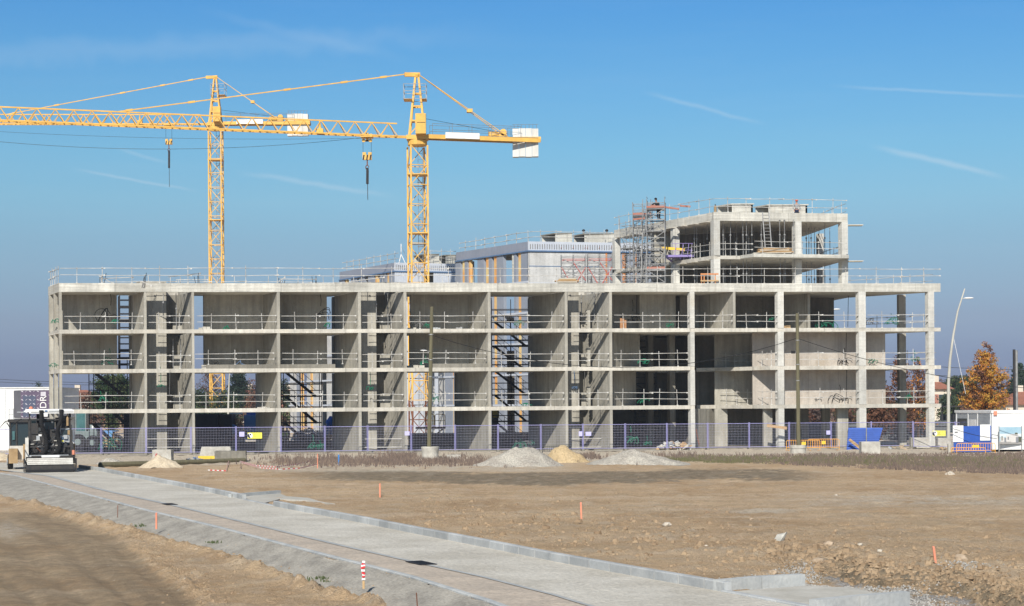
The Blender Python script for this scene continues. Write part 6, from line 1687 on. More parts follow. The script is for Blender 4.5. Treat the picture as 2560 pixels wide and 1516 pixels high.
weeds('dry_weeds', 'dry weeds between the gravel heaps', 500, lambda r: (r.choice((r.gauss(1475, 18), r.gauss(1690, 35), r.gauss(1010, 25))), r.uniform(1140, 1150)), .15, .45, M['weed_brown'], 5, .015)
weeds('green_tufts', 'small green tufts on the earth bank at lower left', 45, lambda r: r.choice(((r.gauss(530, 8), r.gauss(1358, 2)), (r.gauss(350, 6), r.gauss(1316, 2)), (r.gauss(805, 16), r.gauss(1450, 3)))), .03, .09, M['leaf_green'], 6, .012)
# ================================================================ site huts, containers and hoardings
# left: white hall, stacked container with printed wrap
g = thing('white_hall', 'large plain white wall of a site hall at the far left edge', 'building', (PX(20, 150), 150, 0))
X0, X1 = PX(-160, 150), PX(125, 150); zt = ZZ(30, 971, 150)
MB().box(X0, X1, 150, 160, 0, zt).build('wall', M['hall_white'] if 'hall_white' in M else M['white_paint'], g)
MB().box(X0, X1+.1, 149.93, 160, zt, zt+.08).build('roof_edge', M['white_paint'], g)
for i in range(6): x = PX(-130+i*48, 150); MB().box(x-.02, x+.02, 149.975, 149.998, .3, zt-.1).build('joint', M['hut_grey'], g)
MB().box(X0+1, X0+4, 149.94, 149.98, 1.5, 2.6).build('window', M['glass_dark'], g)
DC = 141
x0, x1, x2 = PX(33, DC+2), PX(51, DC), PX(124.5, DC)
zc1, zc0 = ZZ(60, 976, DC), ZZ(60, 1046, DC)
g = thing('wrapped_container', 'dark upper container with purple printed wrap and white lettering beside the white hall', 'container', (x1, DC, 0))
fr_ = Fr((x1, DC), (x2, DC+.3), (PX(33, DC+2)-x1, 2.2))
b_ = MB(); b_.fb(fr_, 0, fr_.L, 0.02, 1.0, zc0, zc1); b_.build('body', M['grey_cont'], g)
b_ = MB(); n = 12
for i in range(n): b_.prism([fr_.pt(-.03, i/n+.02), fr_.pt(0, i/n+.02), fr_.pt(0, (i+.55)/n+.02), fr_.pt(-.03, (i+.55)/n+.02)], zc0+.05, zc1-.05)
b_.build('side_ribs', M['grey_cont'], g)
MB().fb(fr_, .02, fr_.L-.02, -.004, .012, zc0+.02, zc1-.03).build('printed_wrap', M['purple_wrap'], g)
MB().fb(fr_, .18, fr_.L*.50, -.012, -.005, zc0+.1, zc1-.42).build('slate_panel', M['slate'], g)
mk = MB(); rg = random.Random(3); L_ = fr_.L; Hh = zc1-zc0
def dash(cx, cz, l, up):
    d = .035; p0 = fr_.pt(cx, -.018); dx = fr_.e*l*.5; 
    a = Vector((*(p0-dx), cz-up*l*.35)); c = Vector((*(p0+dx), cz+up*l*.35)); nrm = Vector((.02, 0, .035))
    mk.add([a-nrm*.2, a.lerp(c, .5)-nrm, c+nrm*.2, a.lerp(c, .5)+nrm], [(0, 1, 2, 3)])
for r in range(7):
    for c in range(8):
        x = .12+c*.30; z = zc0+.12+r*.33
        if x > L_-.1 or z > zc1-.08: continue
        if L_*.62 < x < L_*.86: continue
        dash(x, z, .2, 1 if (r+c) % 2 else -1)
mk.build('tread_marks', M['wrap_mark'], g)
MB().fb(fr_, L_*.66, L_*.83, -.02, -.013, ZZ(100, 991, DC), ZZ(100, 980, DC)).build('white_square', M['wrap_mark'], g)
def text(body, size, loc, rot, m, parent, name='lettering', ext=.004):
    cu = bpy.data.curves.new(name, 'FONT'); cu.body = body; cu.size = size; cu.extrude = ext; cu.materials.append(M[m]); cu.align_x = 'LEFT'
    tmp = bpy.data.objects.new('tmp', cu); col.objects.link(tmp); bpy.context.view_layer.update(); me = bpy.data.meshes.new_from_object(tmp); bpy.data.objects.remove(tmp)
    o = bpy.data.objects.new(name, me); col.objects.link(o); o.parent = parent; o.location = Vector(loc)-parent.location; o.rotation_euler = rot; return o
p = fr_.pt(L_*.84, -.03); text('DR', .74, (p.x, p.y, ZZ(100, 1022, DC)), (R(90), R(-90), 0), 'white_paint', g)
MB().box(PX(97, DC-.5), PX(119, DC-.5), DC-.55, DC-.05, ZZ(100, 1042, DC), ZZ(100, 1030, DC)).build('air_conditioner', M['white_paint'], g)
# lower grey container it stands on
g = thing('grey_container', 'lower grey container under the purple wrapped one', 'container', (x1, DC, 0))
b_ = MB(); b_.fb(fr_, 0, fr_.L, 0, 1, .05, zc0-.03); b_.build('body', M['grey_cont'], g)
b_ = MB()
for i in range(16): a = .05+i*L_/16.4; b_.fb(fr_, a, a+.09, -.035, -.001, .12, zc0-.12)
b_.build('ribs', M['grey_cont'], g)
g = thing('access_stair', 'thin grey steel stair rail left of the wrapped container', 'stair', (PX(24, 139), 139, 0))
for px in (22, 33): MB().tube([(PX(px, 139), 139, 0), (PX(px, 139), 139, ZZ(px, 1023, 139))], .03, 6).build('post', M['hut_grey'], g)
b_ = MB()
for y in (1023, 1037, 1052): b_.tube([(PX(22, 139), 139, ZZ(22, y, 139)), (PX(33, 139), 139, ZZ(22, y, 139))], .025, 5)
b_.build('rails', M['hut_grey'], g)
MB().beam((PX(22, 139), 139.1, .1), (PX(33, 139), 139.4, 2.4), .08, .25).build('stringer', M['hut_grey'], g)
# white panel with blue shade, right of the paver
g = thing('white_hoarding', 'tall narrow white hoarding panel right of the paver, before the telehandler', 'panel', (PX(176, 138), 138, 0))
MB().box(PX(163, 138), PX(185, 138), 138, 138.12, .1, ZZ(170, 1043, 138)).build('board', M['white_paint'], g)
MB().beam((PX(170, 138), 138.12, 1.8), (PX(174, 139.5), 139.5, 0), .08).build('strut', M['galv'], g)
# dark stacked shuttering in the third bay and low dark hoards behind the open ground floor
def darkbox(name, label, cat, px0, px1, y0, D, m, nrib=6, zb=0.0, dep=2.5, ribs='h', group=None):
    X0, X1 = PX(px0, D), PX(px1, D); z1 = ZZ((px0+px1)/2, y0, D); g = thing(name, label, cat, ((X0+X1)/2, D, zb), 0, group)
    MB().box(X0, X1, D, D+dep, zb, z1).build('body', M[m], g)
    b_ = MB()
    for i in range(nrib):
        if ribs == 'h': z = zb+(z1-zb)*(i+.5)/nrib; b_.box(X0+.03, X1-.03, D-.07, D-.001, z-.05, z+.05)
        else: x = X0+(X1-X0)*(i+.5)/nrib; b_.box(x-.05, x+.05, D-.07, D-.001, zb+.05, z1-.05)
    b_.build('ribs', M[m], g); return g
darkbox('dark_container', 'dark navy shuttering stack in the third bay, left half', 'container', 487, 545, 1035, 149, 'navy', 9)
darkbox('dark_container', 'dark navy shuttering stack in the third bay, right half', 'container', 546, 578, 1036, 149.3, 'navy', 9)
darkbox('dark_container', 'dark navy container behind the first partition wall', 'container', 308, 345, 1034, 150, 'navy', 9)
for i, (a, b, y, D) in enumerate(((160, 330, 1118, 144.5), (590, 645, 1105, 147), (704, 862, 1102, 147.5), (1020, 1142, 1083, 148), (1230, 1362, 1081, 148), (1533, 1600, 1083, 149), (417, 436, 1034, 149), (942, 966, 1034, 149))):
    darkbox('low_hoarding', 'low dark ribbed hoarding behind the ground floor, %s from the left' % ORD[[0, 2, 3, 5, 6, 7, 1, 4][i]], 'hoarding', a, b, y, D, 'navy', 5 if y > 1060 else 9, dep=.3, group='dark hoardings behind the ground floor')
# grey hoarding wall behind the right end
sp = [(1950, 151), (2121, 158), (2242, 158), (2310, 158.5), (2372, 159)]
for i, (a, b) in enumerate(zip(sp, sp[1:])):
    p, q = WP(a[0], a[1]+8, 1060), WP(b[0], b[1]+8, 1060); g = thing('grey_hoarding', 'tall grey hoarding section behind the right end, %s from the left' % ORD[i], 'hoarding', (p.x, p.y, 0), 0, 'grey hoarding sections')
    MB().wall(p+(q-p)*.005, q-(q-p)*.005, .08, 0, 1.75).build('sheet', M['hoard'], g)
    for z in (.6, 1.2): MB().wall(p+Vector((0, -.05)), q+Vector((0, -.05)), .03, z, z+.06).build('rail', M['dark_steel'], g)
    MB().box(p.x-.05, p.x+.05, p.y-.12, p.y-.04, 0, 2.0).build('post', M['dark_steel'], g)
DS = 185
g = thing('shelter', 'dark shelter with flat roof behind the curved street lamp', 'shelter', (PX(2370, DS), DS, 0))
MB().box(PX(2352, DS), PX(2404, DS), DS-1, DS+1.5, ZZ(2370, 1018, DS), ZZ(2370, 1015, DS)).build('roof', M['dark_steel'], g)
for px in (2355, 2369, 2384, 2399): MB().box(PX(px, DS)-.06, PX(px, DS)+.06, DS, DS+.1, 0, ZZ(px, 1018, DS)).build('post', M['dark_steel'], g)
MB().box(PX(2355, DS), PX(2400, DS), DS+.8, DS+.84, .3, 2.2).build('glass', M['glass_dark'], g)
# right: white hut, picture, notice board
DH = 127.5
g = thing('site_hut', 'white flat roofed site hut with a grey side at the right edge', 'hut', (PX(2480, DH), DH, 0))
K_ = WP(2480, DH, 1060); Q_ = WP(2720, DH-1.5, 1060); S_ = WP(2389, DH+7.5, 1060); zh = ZZ(2480, 1029, DH)
MB().prism([K_, Q_, Q_+(S_-K_), S_], .15, zh-.12).build('body', M['white_paint'], g)
MB().prism([K_+Vector((-.05, -.05)), Q_, Q_+(S_-K_), S_+Vector((-.08, 0))], zh-.12, zh+.06).build('roof_edge', M['white_paint'], g)
fh = Fr(K_, S_, ((Q_-K_).normalized())); L_ = fh.L
b_ = MB().fb(fh, .15, L_-.15, -.03, -.002, .2, zh-.2); b_.build('side_panel', M['hut_grey'], g)
for t in (.02, .36, .62, .95): MB().fb(fh, L_*t, L_*t+.12, -.06, -.031, .2, zh-.15).build('side_post', M['white_paint'], g)
MB().fb(fh, L_*.66, L_*.93, -.05, -.031, 1.2, zh-.55).build('window', M['glass_dark'], g)
MB().fb(fh, L_*.41, L_*.60, -.05, -.031, .2, zh-.6).build('door', M['white_paint'], g)
MB().fb(fh, L_*.06, L_*.34, -.05, -.031, .9, zh-.6).build('shutter', M['hut_grey'], g)
MB().wall(K_+Vector((.1, -.012)), Q_+Vector((0, -.012)), .01, zh-.30, zh-.26).build('gutter_line', M['asph_metal'], g)
MB().wall(WP(2484, DH-.15, 1030), WP(2493, DH-.2, 1030), .05, zh-.28, zh+.02).build('orange_plate', M['stake'], g)
g2 = thing('picture_board', 'picture board of white cubic houses under a blue sky on the white hut', 'picture', (PX(2525, DH-.5), DH-.6, 0))
a, b = PX(2497, DH-.6), PX(2554, DH-.6); zp0, zp1 = ZZ(2520, 1110, DH-.6), ZZ(2520, 1068, DH-.6); yy = DH-.62; Wp = b-a; Hp = zp1-zp0
mat('pic_sky', (.36, .50, .58), .5, (.26, .42, .52), 1); mat('pic_cloud', (.62, .68, .70), .5); mat('pic_house', (.60, .58, .56), .5); mat('pic_shade', (.22, .23, .25), .5); mat('pic_ground', (.34, .33, .32), .5); mat('pic_tree', (.09, .10, .07), .5)
MB().box(a, b, yy, yy+.04, zp0, zp1).build('board', M['pic_sky'], g2)
def pic(name, x0, x1, z0, z1, m, k): MB().box(a+Wp*x0, a+Wp*x1, yy-.004*k, yy-.004*k+.003, zp0+Hp*z0, zp0+Hp*z1).build(name, M[m], g2)
pic('printed_cloud', .02, .98, .42, .60, 'pic_cloud', 1); pic('printed_ground', .0, 1, 0, .14, 'pic_ground', 2)
for k, (x0, x1, z0, z1, m) in enumerate(((.05, .22, .12, .40, 'pic_house'), (.10, .14, .2, .46, 'pic_tree'), (.22, .34, .10, .36, 'pic_shade'), (.30, .50, .12, .50, 'pic_house'), (.36, .42, .24, .42, 'pic_shade'), (.50, .84, .08, .58, 'pic_house'), (.72, .84, .08, .40, 'pic_shade'), (.84, .98, .12, .40, 'pic_tree'), (.68, .80, .56, .66, 'pic_tree'))):
    pic('printed_house' if m != 'pic_tree' else 'printed_tree', x0, x1, z0, z1, m, 3+k)
for px in (2497, 2554): MB().box(PX(px, DH-.7)-.03, PX(px, DH-.7)+.03, yy-.06, yy-.03, 0, zp1+.08).build('post', M['galv'], g2)
DB_ = 125.6
g = thing('notice_board', 'blue corrugated board with two white notices before the site hut', 'notice board', (PX(2430, DB_), DB_, 0))
a, b = PX(2383, DB_), PX(2477, DB_); z0, z1 = .05, ZZ(2430, 1064, DB_)
b_ = MB(); n = 30
for i in range(n): x = a+(b-a)*i/n; b_.box(x, x+(b-a)/n*.55, DB_-.02, DB_+.03, z0, z1-.06+.04*i/n); b_.box(x+(b-a)/n*.55, x+(b-a)/n, DB_+.005, DB_+.03, z0, z1-.06+.04*i/n)
b_.build('sheet', M['blue_paint'], g)
for k, (x0, x1, y0, y1) in enumerate(((2381, 2407, 1064, 1105), (2449, 2474, 1062, 1102))):
    MB().box(PX(x0, DB_), PX(x1, DB_), DB_-.06, DB_-.03, ZZ(2430, y1, DB_), ZZ(2430, y0, DB_)).build('notice', M['white_paint'], g)
    for j in range(7):
        xx = PX(x0+3, DB_); zz = ZZ(2430, y0+5+j*5, DB_); MB().box(xx, xx+(.28, .45, .38, .5, .3, .42, .2)[j], DB_-.066, DB_-.061, zz, zz+.018).build('text_line', M['hut_grey'] if j else M['asph_metal'], g)
MB().box(PX(2385, DB_), PX(2393, DB_), DB_-.068, DB_-.061, ZZ(2430, 1082, DB_), ZZ(2430, 1080, DB_)).build('logo_mark', M['navy'], g)
for px in (2386, 2430, 2474): MB().box(PX(px, DB_)-.05, PX(px, DB_)+.05, DB_+.031, DB_+.13, 0, z1-.1).build('post', M['galv'], g)
# blue leaning shutter
DQ = 134.5
g = thing('blue_shutter', 'blue corrugated steel shutter panel leaning, wider at its top', 'panel', (PX(2160, DQ), DQ, 0))
P0, P1, P2, P3 = P(2116, 1132, DQ), P(2189, 1131, DQ), P(2207, 1070, DQ+.5), P(2121, 1070, DQ+.5)
b_ = MB(); n = 12
for i in range(n):
    f0, f1, f2 = i/n, (i+.6)/n, (i+1)/n
    for fa, fb_, o in ((f0, f1, -.05), (f1, f2, .0)):
        A1, A2 = P0.lerp(P3, fa), P1.lerp(P2, fa); B1, B2 = P0.lerp(P3, fb_), P1.lerp(P2, fb_); ov = Vector((0, o, 0)); bv = Vector((0, .08, 0))
        b_.add([A1+ov, A2+ov, B2+ov, B1+ov, A1+bv, A2+bv, B2+bv, B1+bv], [(0, 1, 2, 3), (7, 6, 5, 4), (0, 4, 5, 1), (1, 5, 6, 2), (2, 6, 7, 3), (3, 7, 4, 0)])
b_.build('sheet', M['blue_paint'], g)
MB().tube([P(2166, 1136, DQ-.3), P(2166, 1066, DQ-.3)], .04, 6).build('post', M['galv'], g)
MB().beam(P0.lerp(P3, .9)+Vector((0, .1, 0)), Vector((P0.x+.5, DQ+1.8, 0)), .08).build('strut', M['galv'], g)
def plank(label, p0, p1, D, w=.16, t=.05, m='timber', cat='plank', name='plank'):
    o = MB().beam(P(*p0, D), P(*p1, D), t, w).build(name, M[m]); tag(o, label, cat); return o
plank('pale plank leaning on the blue shutter', (2123, 1099), (2150, 1120), DQ-.5, .2)
plank('pale plank propped across the ground floor piers of the right wing', (1917, 1064), (1967, 1071), 138.6, .22)
plank('long dark plank leaning in the ground floor right of the recess', (1740, 1073), (1748, 1114), 139.5, .08, m='rust')
# orange pedestrian barriers
def barrier(label, px0, px1, y0, y1, D, m='orange_paint', plate=None, slim=False, group='orange pedestrian barriers', n=14, tilt=0.0):
    a, b = WP(px0, D, y1), WP(px1, D, y1); W = (b-a).length; H = (y1-y0)/FOC*D
    g = thing('pedestrian_barrier', label, 'barrier', (a.x, a.y, 0), math.atan2((b-a).y, (b-a).x), group)
    r = .022; c = .12
    MB().tube([(0, 0, .02), (0, 0, H-c), (c*.3, 0, H-c*.3), (c, 0, H), (W-c, 0, H), (W-c*.3, 0, H-c*.3), (W, 0, H-c), (W, 0, .02)], r, 6).tube([(0, 0, .22), (W, 0, .22)], r*.8, 6).build('frame', M[m], g, world=False)
    b_ = MB()
    for i in range(1, n): x = W*i/n; b_.beam((x, 0, .22), (x, 0, H), .022)
    b_.build('bars', M[m], g, world=False)
    for x in (.15, W-.15): MB().beam((x, -.28, .03), (x, .28, .03), .04).build('foot', M[m], g, world=False)
    if plate: MB().box(W*plate[0], W*plate[1], -.04, -.02, H*.55, H*.85).build('plate', M['yellow_paint'], g, world=False)
    return g
barrier('left of two overlapping orange barriers behind the right wooden pole', 1966, 2050, 1102, 1128, 133.4, plate=(.45, .58))
barrier('right of two overlapping orange barriers behind the right wooden pole', 2020, 2098, 1099, 1127, 133.8, plate=(.44, .56))
barrier('tall orange barrier in front of the blue notice board', 2392, 2488, 1103, 1129, 123.2, plate=(.40, .58), n=16)
barrier('low tilted orange barrier before the blue notice board, front one', 2378, 2464, 1115, 1131, 122.6, n=14)
barrier('grey steel barrier behind the largest gravel heap', 1356, 1428, 1107, 1128, 127.5, m='asph_metal', group='grey barriers', n=16)
# ================================================================ things in the yard behind
def rect_thing(name, label, cat, px0, px1, y0, y1, D, dep, m, group=None, pname='body'):
    X0, X1 = PX(px0, D), PX(px1, D); z0 = max(0, ZZ(px0, y1, D)); z1 = ZZ(px0, y0, D)
    g = thing(name, label, cat, ((X0+X1)/2, D, z0), 0, group); MB().box(X0, X1, D, D+dep, z0, z1).build(pname, M[m], g); return g, X0, X1, z0, z1
g, X0, X1, z0, z1 = rect_thing('blue_cabinet', 'tall blue steel cabinet in the third bay beside the pallets', 'cabinet', 609, 642, 1038, 1100, 152, 2.2, 'sky_blue')
MB().box(X0+.08, X1-.08, 151.94, 151.98, z0+.1, z1-.08).build('door', M['sky_blue'], g)
MB().beam((X0+.35, 151.9, z1-1.0), (X0+.62, 151.9, z1-1.25), .01, .16).build('white_sticker', M['white_paint'], g)
MB().box(X0+.9, X1-.05, 151.2, 151.3, z1-1.7, z1-1.6).build('handle', M['dark_steel'], g)
MB().box(X0+.2, X1-.1, 152.2, 153.4, z1+.01, z1+.32).build('top_crate', M['tarp_blue'], g)
Dp = 151; X0, X1 = PX(576, Dp), PX(602, Dp)
for k in range(7):
    z = 1.45+k*.16; g = thing('pallet', 'wooden pallet in the stack beside the blue cabinet, %s from the bottom' % ORD[k], 'pallet', ((X0+X1)/2, Dp, z), 0, 'stacked wooden pallets')
    MB().box(X0, X1, Dp, Dp+.8, z+.10, z+.13).build('top_boards', M['pallet_wood'], g)
    MB().box(X0, X1, Dp, Dp+.8, z, z+.025).build('bottom_boards', M['pallet_wood'], g)
    for f in (0, .44, .88): MB().box(X0+(X1-X0)*f, X0+(X1-X0)*(f+.12), Dp+.01, Dp+.79, z+.026, z+.099).build('block', M['pallet_wood'], g)
g, *_ = rect_thing('white_sack', 'white sack lying on top of the wooden pallet stack', 'sack', 575, 603, 1032, 1036.5, Dp, .7, 'white_paint', pname='bag')
g, *_ = rect_thing('crate_base', 'grey crate carrying the wooden pallet stack', 'crate', 574, 604, 1064, 1100, Dp, .9, 'hut_grey', pname='box')
c = P(581, 1074, 150); g = thing('blue_drum', 'round light blue drum lying below the pallets', 'drum', (c.x, c.y, c.z)); MB().wheel((0, 0, 0), .42, .8, (0, 1, 0), 18).build('drum_body', M['sky_blue'], g, world=False); MB().lathe([(.1, -.47), (.1, -.45)], (0, 0, 0), 8).build('cap', M['white_paint'], g, world=False); MB().box(-.3, .3, -.3, .3, -c.z, -.38).build('cradle', M['hut_grey'], g, world=False)
def rubble(name, label, px0, px1, y0, y1, D, cols, n, seed, cat='rubbish heap', smax=.4):
    rg = random.Random(seed); X0, X1 = PX(px0, D), PX(px1, D); z0 = max(0.0, ZZ(px0, y1, D)); z1 = ZZ(px0, y0, D); g = thing(name, label, cat, ((X0+X1)/2, D, 0))
    for ci, cm in enumerate(cols):
        b_ = MB()
        for i in range(n//len(cols)):
            x = rg.uniform(X0, X1); t = 1-abs((x-X0)/(X1-X0)*2-1)**2; z = z0+rg.random()*(z1-z0)*(.35+.65*t); s = rg.uniform(.08, smax)
            p = Vector((x, D+rg.uniform(-.5, .5), max(z, z0+.05))); d = Vector((rg.uniform(-1, 1), rg.uniform(-.4, .4), rg.uniform(-.45, .45)))
            b_.beam(p-d*s, p+d*s, s*rg.uniform(.2, .7), s*rg.uniform(.15, .5))
        b_.build('debris', M[cm], g)
    MB().box(X0+.1, X1-.1, D, D+.8, 0, z0+(z1-z0)*.35).build('pile_core', M[cols[0]], g)
    return g
rubble('site_rubbish', 'mixed rubbish and sheets between the blue drum and the yellow sign', 587, 612, 1064, 1098, 149.5, ['hut_grey', 'pallet_wood', 'lav', 'tan', 'board_red'], 60, 2)
rubble('site_rubbish', 'heap of sheets and timber behind the stair tower of the fourth bay', 730, 812, 1072, 1098, 152, ['hut_grey', 'white_paint', 'timber', 'galv', 'sky_blue', 'tan'], 150, 3)
rubble('site_rubbish', 'brown bagged rubbish below the blue tarpaulin', 812, 838, 1086, 1110, 149, ['tan', 'stone_brown', 'pallet_wood'], 60, 4)
rubble('site_rubbish', 'earthy rubbish beyond the stair tower of the end bay', 258, 310, 1085, 1112, 152, ['tan', 'stone_brown', 'pile_sand', 'white_paint'], 90, 5)
rubble('timber_offcuts', 'flat heap of pale offcut boards at the foot of the deep bay', 1650, 1718, 1107, 1121, 138.0, ['timber', 'form_pale', 'weight_white', 'hut_grey'], 90, 6, 'boards', .55)
rubble('site_rubbish', 'low dark rubble heap left of the right end column', 2228, 2262, 1118, 1131, 134, ['concrete_old', 'hut_grey', 'stone_brown'], 50, 7)
rubble('site_rubbish', 'low brown rubble heap right of the right end column', 2345, 2372, 1122, 1131, 133, ['stone_brown', 'concrete_old', 'timber'], 40, 8)
rubble('plastic_sheeting', 'crumpled grey blue plastic sheeting before the yellow striped barrier', 458, 512, 1146, 1157, 116, ['steel_blue', 'hut_grey', 'navy'], 90, 9, 'plastic', .22)
g, X0, X1, z0, z1 = rect_thing('blue_board', 'light blue board lying tilted on the rubbish in the end bay', 'board', 256, 290, 1077, 1080, 151, 1.0, 'sky_blue')
MB().add([(X0, 150.95, z0), (X1-.3, 150.95, z0), (X0+.75, 150.95, z0-.45), (X0+.3, 150.95, z0-.35)], [(0, 1, 2, 3)]).build('flap', M['sky_blue'], g)
MB().box(X0+.2, X0+.35, 151.2, 151.3, 0, z0).box(X1-.4, X1-.25, 151.2, 151.3, 0, z0).build('trestle', M['timber'], g)
# blue tarpaulin bundle
c = P(828, 1064, 150.5); bm = bmesh.new(); bmesh.ops.create_icosphere(bm, subdivisions=4, radius=1)
for v in bm.verts:
    q = v.co.copy(); k = 1+.16*noise.noise(q*2.2)+.07*abs(math.sin(q.x*9+q.z*4)); v.co = Vector((q.x*.42*k*(1.1 if q.z > .2 else .9), q.y*.45*k, q.z*.72*k-(.0 if q.z > -.5 else .1)))
me = bpy.data.meshes.new('tarpaulin'); bm.to_mesh(me); bm.free(); me.materials.append(M['tarp_blue']); me.polygons.foreach_set('use_smooth', [True]*len(me.polygons)); o = bpy.data.objects.new('tarpaulin', me); col.objects.link(o); o.location = c; tag(o, 'bright blue tarpaulin bundle at the right of the fourth bay', 'tarpaulin')
g, *_ = rect_thing('blue_box', 'light blue box below the blue tarpaulin bundle', 'box', 806, 821, 1076, 1106, 150, .8, 'sky_blue', pname='box')
g, *_ = rect_thing('white_box', 'small white box left of the light blue box', 'box', 792, 805, 1081, 1106, 149.8, .6, 'white_paint', pname='box')
# grey telehandler
DT = 151
X0 = PX(186, DT); c = PX(214, DT)
g = thing('telehandler', 'grey green telehandler with a glazed cab behind the far left end bay', 'vehicle', (c, DT, 0))
b_ = MB(); b_.prism([(X0+.2, DT-.6), (PX(245, DT), DT-.6), (PX(245, DT), DT+1.2), (X0+.2, DT+1.2)], .85, 1.55); b_.box(PX(226, DT), PX(244, DT), DT-.6, DT+1.0, 1.55, 2.2); b_.build('body', M['grey_green'], g)
cx0, cx1 = PX(191, DT), PX(218, DT)
MB().box(cx0, cx1, DT-.5, DT+.9, 3.25, 3.42).build('cab_roof', M['grey_green'], g)
MB().prism([(cx0+.04, DT-.47), (cx1-.04, DT-.47), (cx1-.04, DT+.85), (cx0+.04, DT+.85)], 1.56, 3.24).build('cab_glass', M['glass_teal'], g)
for x in (cx0, cx1-.09):
    for y in (DT-.5, DT+.82): MB().box(x, x+.09, y, y+.08, 1.56, 3.25).build('cab_pillar', M['grey_green'], g)
for x, r in ((PX(200, DT), .66), (PX(236, DT), .6)):
    for y in (DT-.75, DT+1.3):
        t_ = MB().wheel((x, y, r), r, .42, (0, 1, 0), 22).build('tyre', M['rubber'], g); MB().wheel((x, y-.03, r), r*.45, .40, (0, 1, 0), 14).build('rim', M['grey_green'], t_)
MB().beam((PX(246, DT), DT+.3, 1.7), (PX(194, DT), DT-.2, 1.25), .3, .35).build('boom', M['grey_green'], g)
MB().box(PX(187, DT), PX(193, DT), DT-.5, DT+.9, .5, 1.2).build('bumper', M['blackish'], g)
MB().box(PX(233, DT), PX(240, DT), DT-.63, DT-.605, 1.75, 2.05).build('white_plate', M['white_paint'], g)
# orange and yellow machines
DL = 149.5
g = thing('scissor_lift', 'yellow and brown scissor lift platform behind the wide bay', 'lift', (PX(1090, DL), DL, 0))
a, b = PX(1062, DL), PX(1112, DL); zf = ZZ(1090, 1068, DL)
MB().box(a-.8, b, DL, DL+1.3, zf-.17, zf).build('platform', M['rust'], g)
for (p0_, p1_) in ((1064, 1085), (1087, 1112)):
    x0_, x1_ = PX(p0_, DL), PX(p1_, DL); zt_ = ZZ(1090, 1036, DL)
    MB().tube([(x0_, DL, zf), (x0_, DL, zt_-.1), (x0_+.1, DL, zt_), (x1_-.1, DL, zt_), (x1_, DL, zt_-.1), (x1_, DL, zf)], .035, 6).tube([(x0_, DL, (zf+zt_)/2), (x1_, DL, (zf+zt_)/2)], .025, 6).build('guard_frame', M['crane_yellow'], g)
for s in (0, 1): MB().beam((a+.1, DL+.3+s*.6, .5), (b-.2, DL+.3+s*.6, zf-.17), .1).beam((b-.2, DL+.3+s*.6, .5), (a+.1, DL+.3+s*.6, zf-.17), .1).build('scissor_arms', M['crane_yellow'], g)
MB().box(a, b-.1, DL+.1, DL+1.2, .2, .5).build('chassis', M['rust'], g)
for x in (a+.35, b-.45): MB().wheel((x, DL+.05, .22), .22, .2, (0, 1, 0), 14).build('wheel', M['rubber'], g)
DL = 150
g = thing('yellow_loader', 'yellow loader partly hidden by the tall stair tower', 'vehicle', (PX(1240, DL), DL, 0))
MB().box(PX(1228, DL), PX(1247, DL), DL, DL+2.2, .7, 1.5).build('body', M['yellow_paint'], g); MB().box(PX(1229, DL), PX(1247, DL), DL, DL+1.2, ZZ(1240, 1045, DL), ZZ(1240, 1022, DL)).build('mast_frame', M['yellow_paint'], g)
MB().box(PX(1231, DL), PX(1244, DL), DL-.1, DL+1.0, 1.5, ZZ(1240, 1045, DL)).build('cab', M['blackish'], g); MB().box(PX(1233, DL), PX(1242, DL), DL-.12, DL-.1, 1.7, 2.3).build('cab_glass', M['glass_dark'], g)
for x in (PX(1231, DL), PX(1246, DL)): MB().wheel((x, DL-.1, .45), .45, .35, (0, 1, 0), 16).build('tyre', M['rubber'], g)
# ================================================================ rooftop clutter
def timber_stack(label, px0, px1, y0, y1, D, n, seed):
    rg = random.Random(seed); X0, X1 = PX(px0, D), PX(px1, D); z0, z1 = ZZ(px0, y1, D), ZZ(px0, y0, D); g = thing('timber_stack', label, 'timber', (X0, D, z0))
    for k in range(n):
        z = z0+(z1-z0)*k/n; a = rg.uniform(0, .12)+k/n*.18; b = 1-rg.uniform(0, .12)-k/n*.12
        MB().box(X0+(X1-X0)*a, X0+(X1-X0)*b, D, D+.9, z+.005, z+(z1-z0)/n*.86).build('boards', M['timber'] if k % 3 else M['form_pale'], g)
timber_stack('stack of pale timber boards on the balcony slab under the long ladder', 1884, 1992, 620, 634, 145.4, 6, 1)
timber_stack('flat stack of brown boards before the red topped scaffold', 1385, 1452, 695, 707, 147.5, 4, 2)
g = thing('timber_trestle', 'orange timber trestle on the roof beside the front rooftop column', 'trestle', (PX(1775, 145.2), 145.2, Z4))
a, b = PX(1753, 145.2), PX(1801, 145.2)
for y in (686, 702.5): MB().box(a, b-.1, 145.15, 145.25, ZZ(1775, y, 145.2)-.05, ZZ(1775, y, 145.2)+.07).build('board', M['board_orange'] if y < 700 else M['timber'], g)
for x in (a+.08, a+.3, b-.35): MB().box(x-.04, x+.04, 145.26, 145.34, Z4+.002, ZZ(1775, 685, 145.2)).build('leg', M['board_orange'], g)
c = P(1812, 705, 144.5); stone_ = None
bm = bmesh.new(); bmesh.ops.create_icosphere(bm, subdivisions=3, radius=1)
for v in bm.verts: v.co = Vector((v.co.x*.36, v.co.y*.2, v.co.z*.16))*(1+.3*noise.noise(v.co*3))
me = bpy.data.meshes.new('white_bag'); bm.to_mesh(me); bm.free(); me.materials.append(M['white_paint']); o = bpy.data.objects.new('white_bag', me); col.objects.link(o); o.location = (c.x, 144.5, Z4+.5); tag(o, 'crumpled white bag on the roof right of the front rooftop column', 'bag')
MB_b = MB().box(-.3, .3, -.15, .15, -.5, -.1); MB_b.build('crate', M['form_pale'], o, world=False)
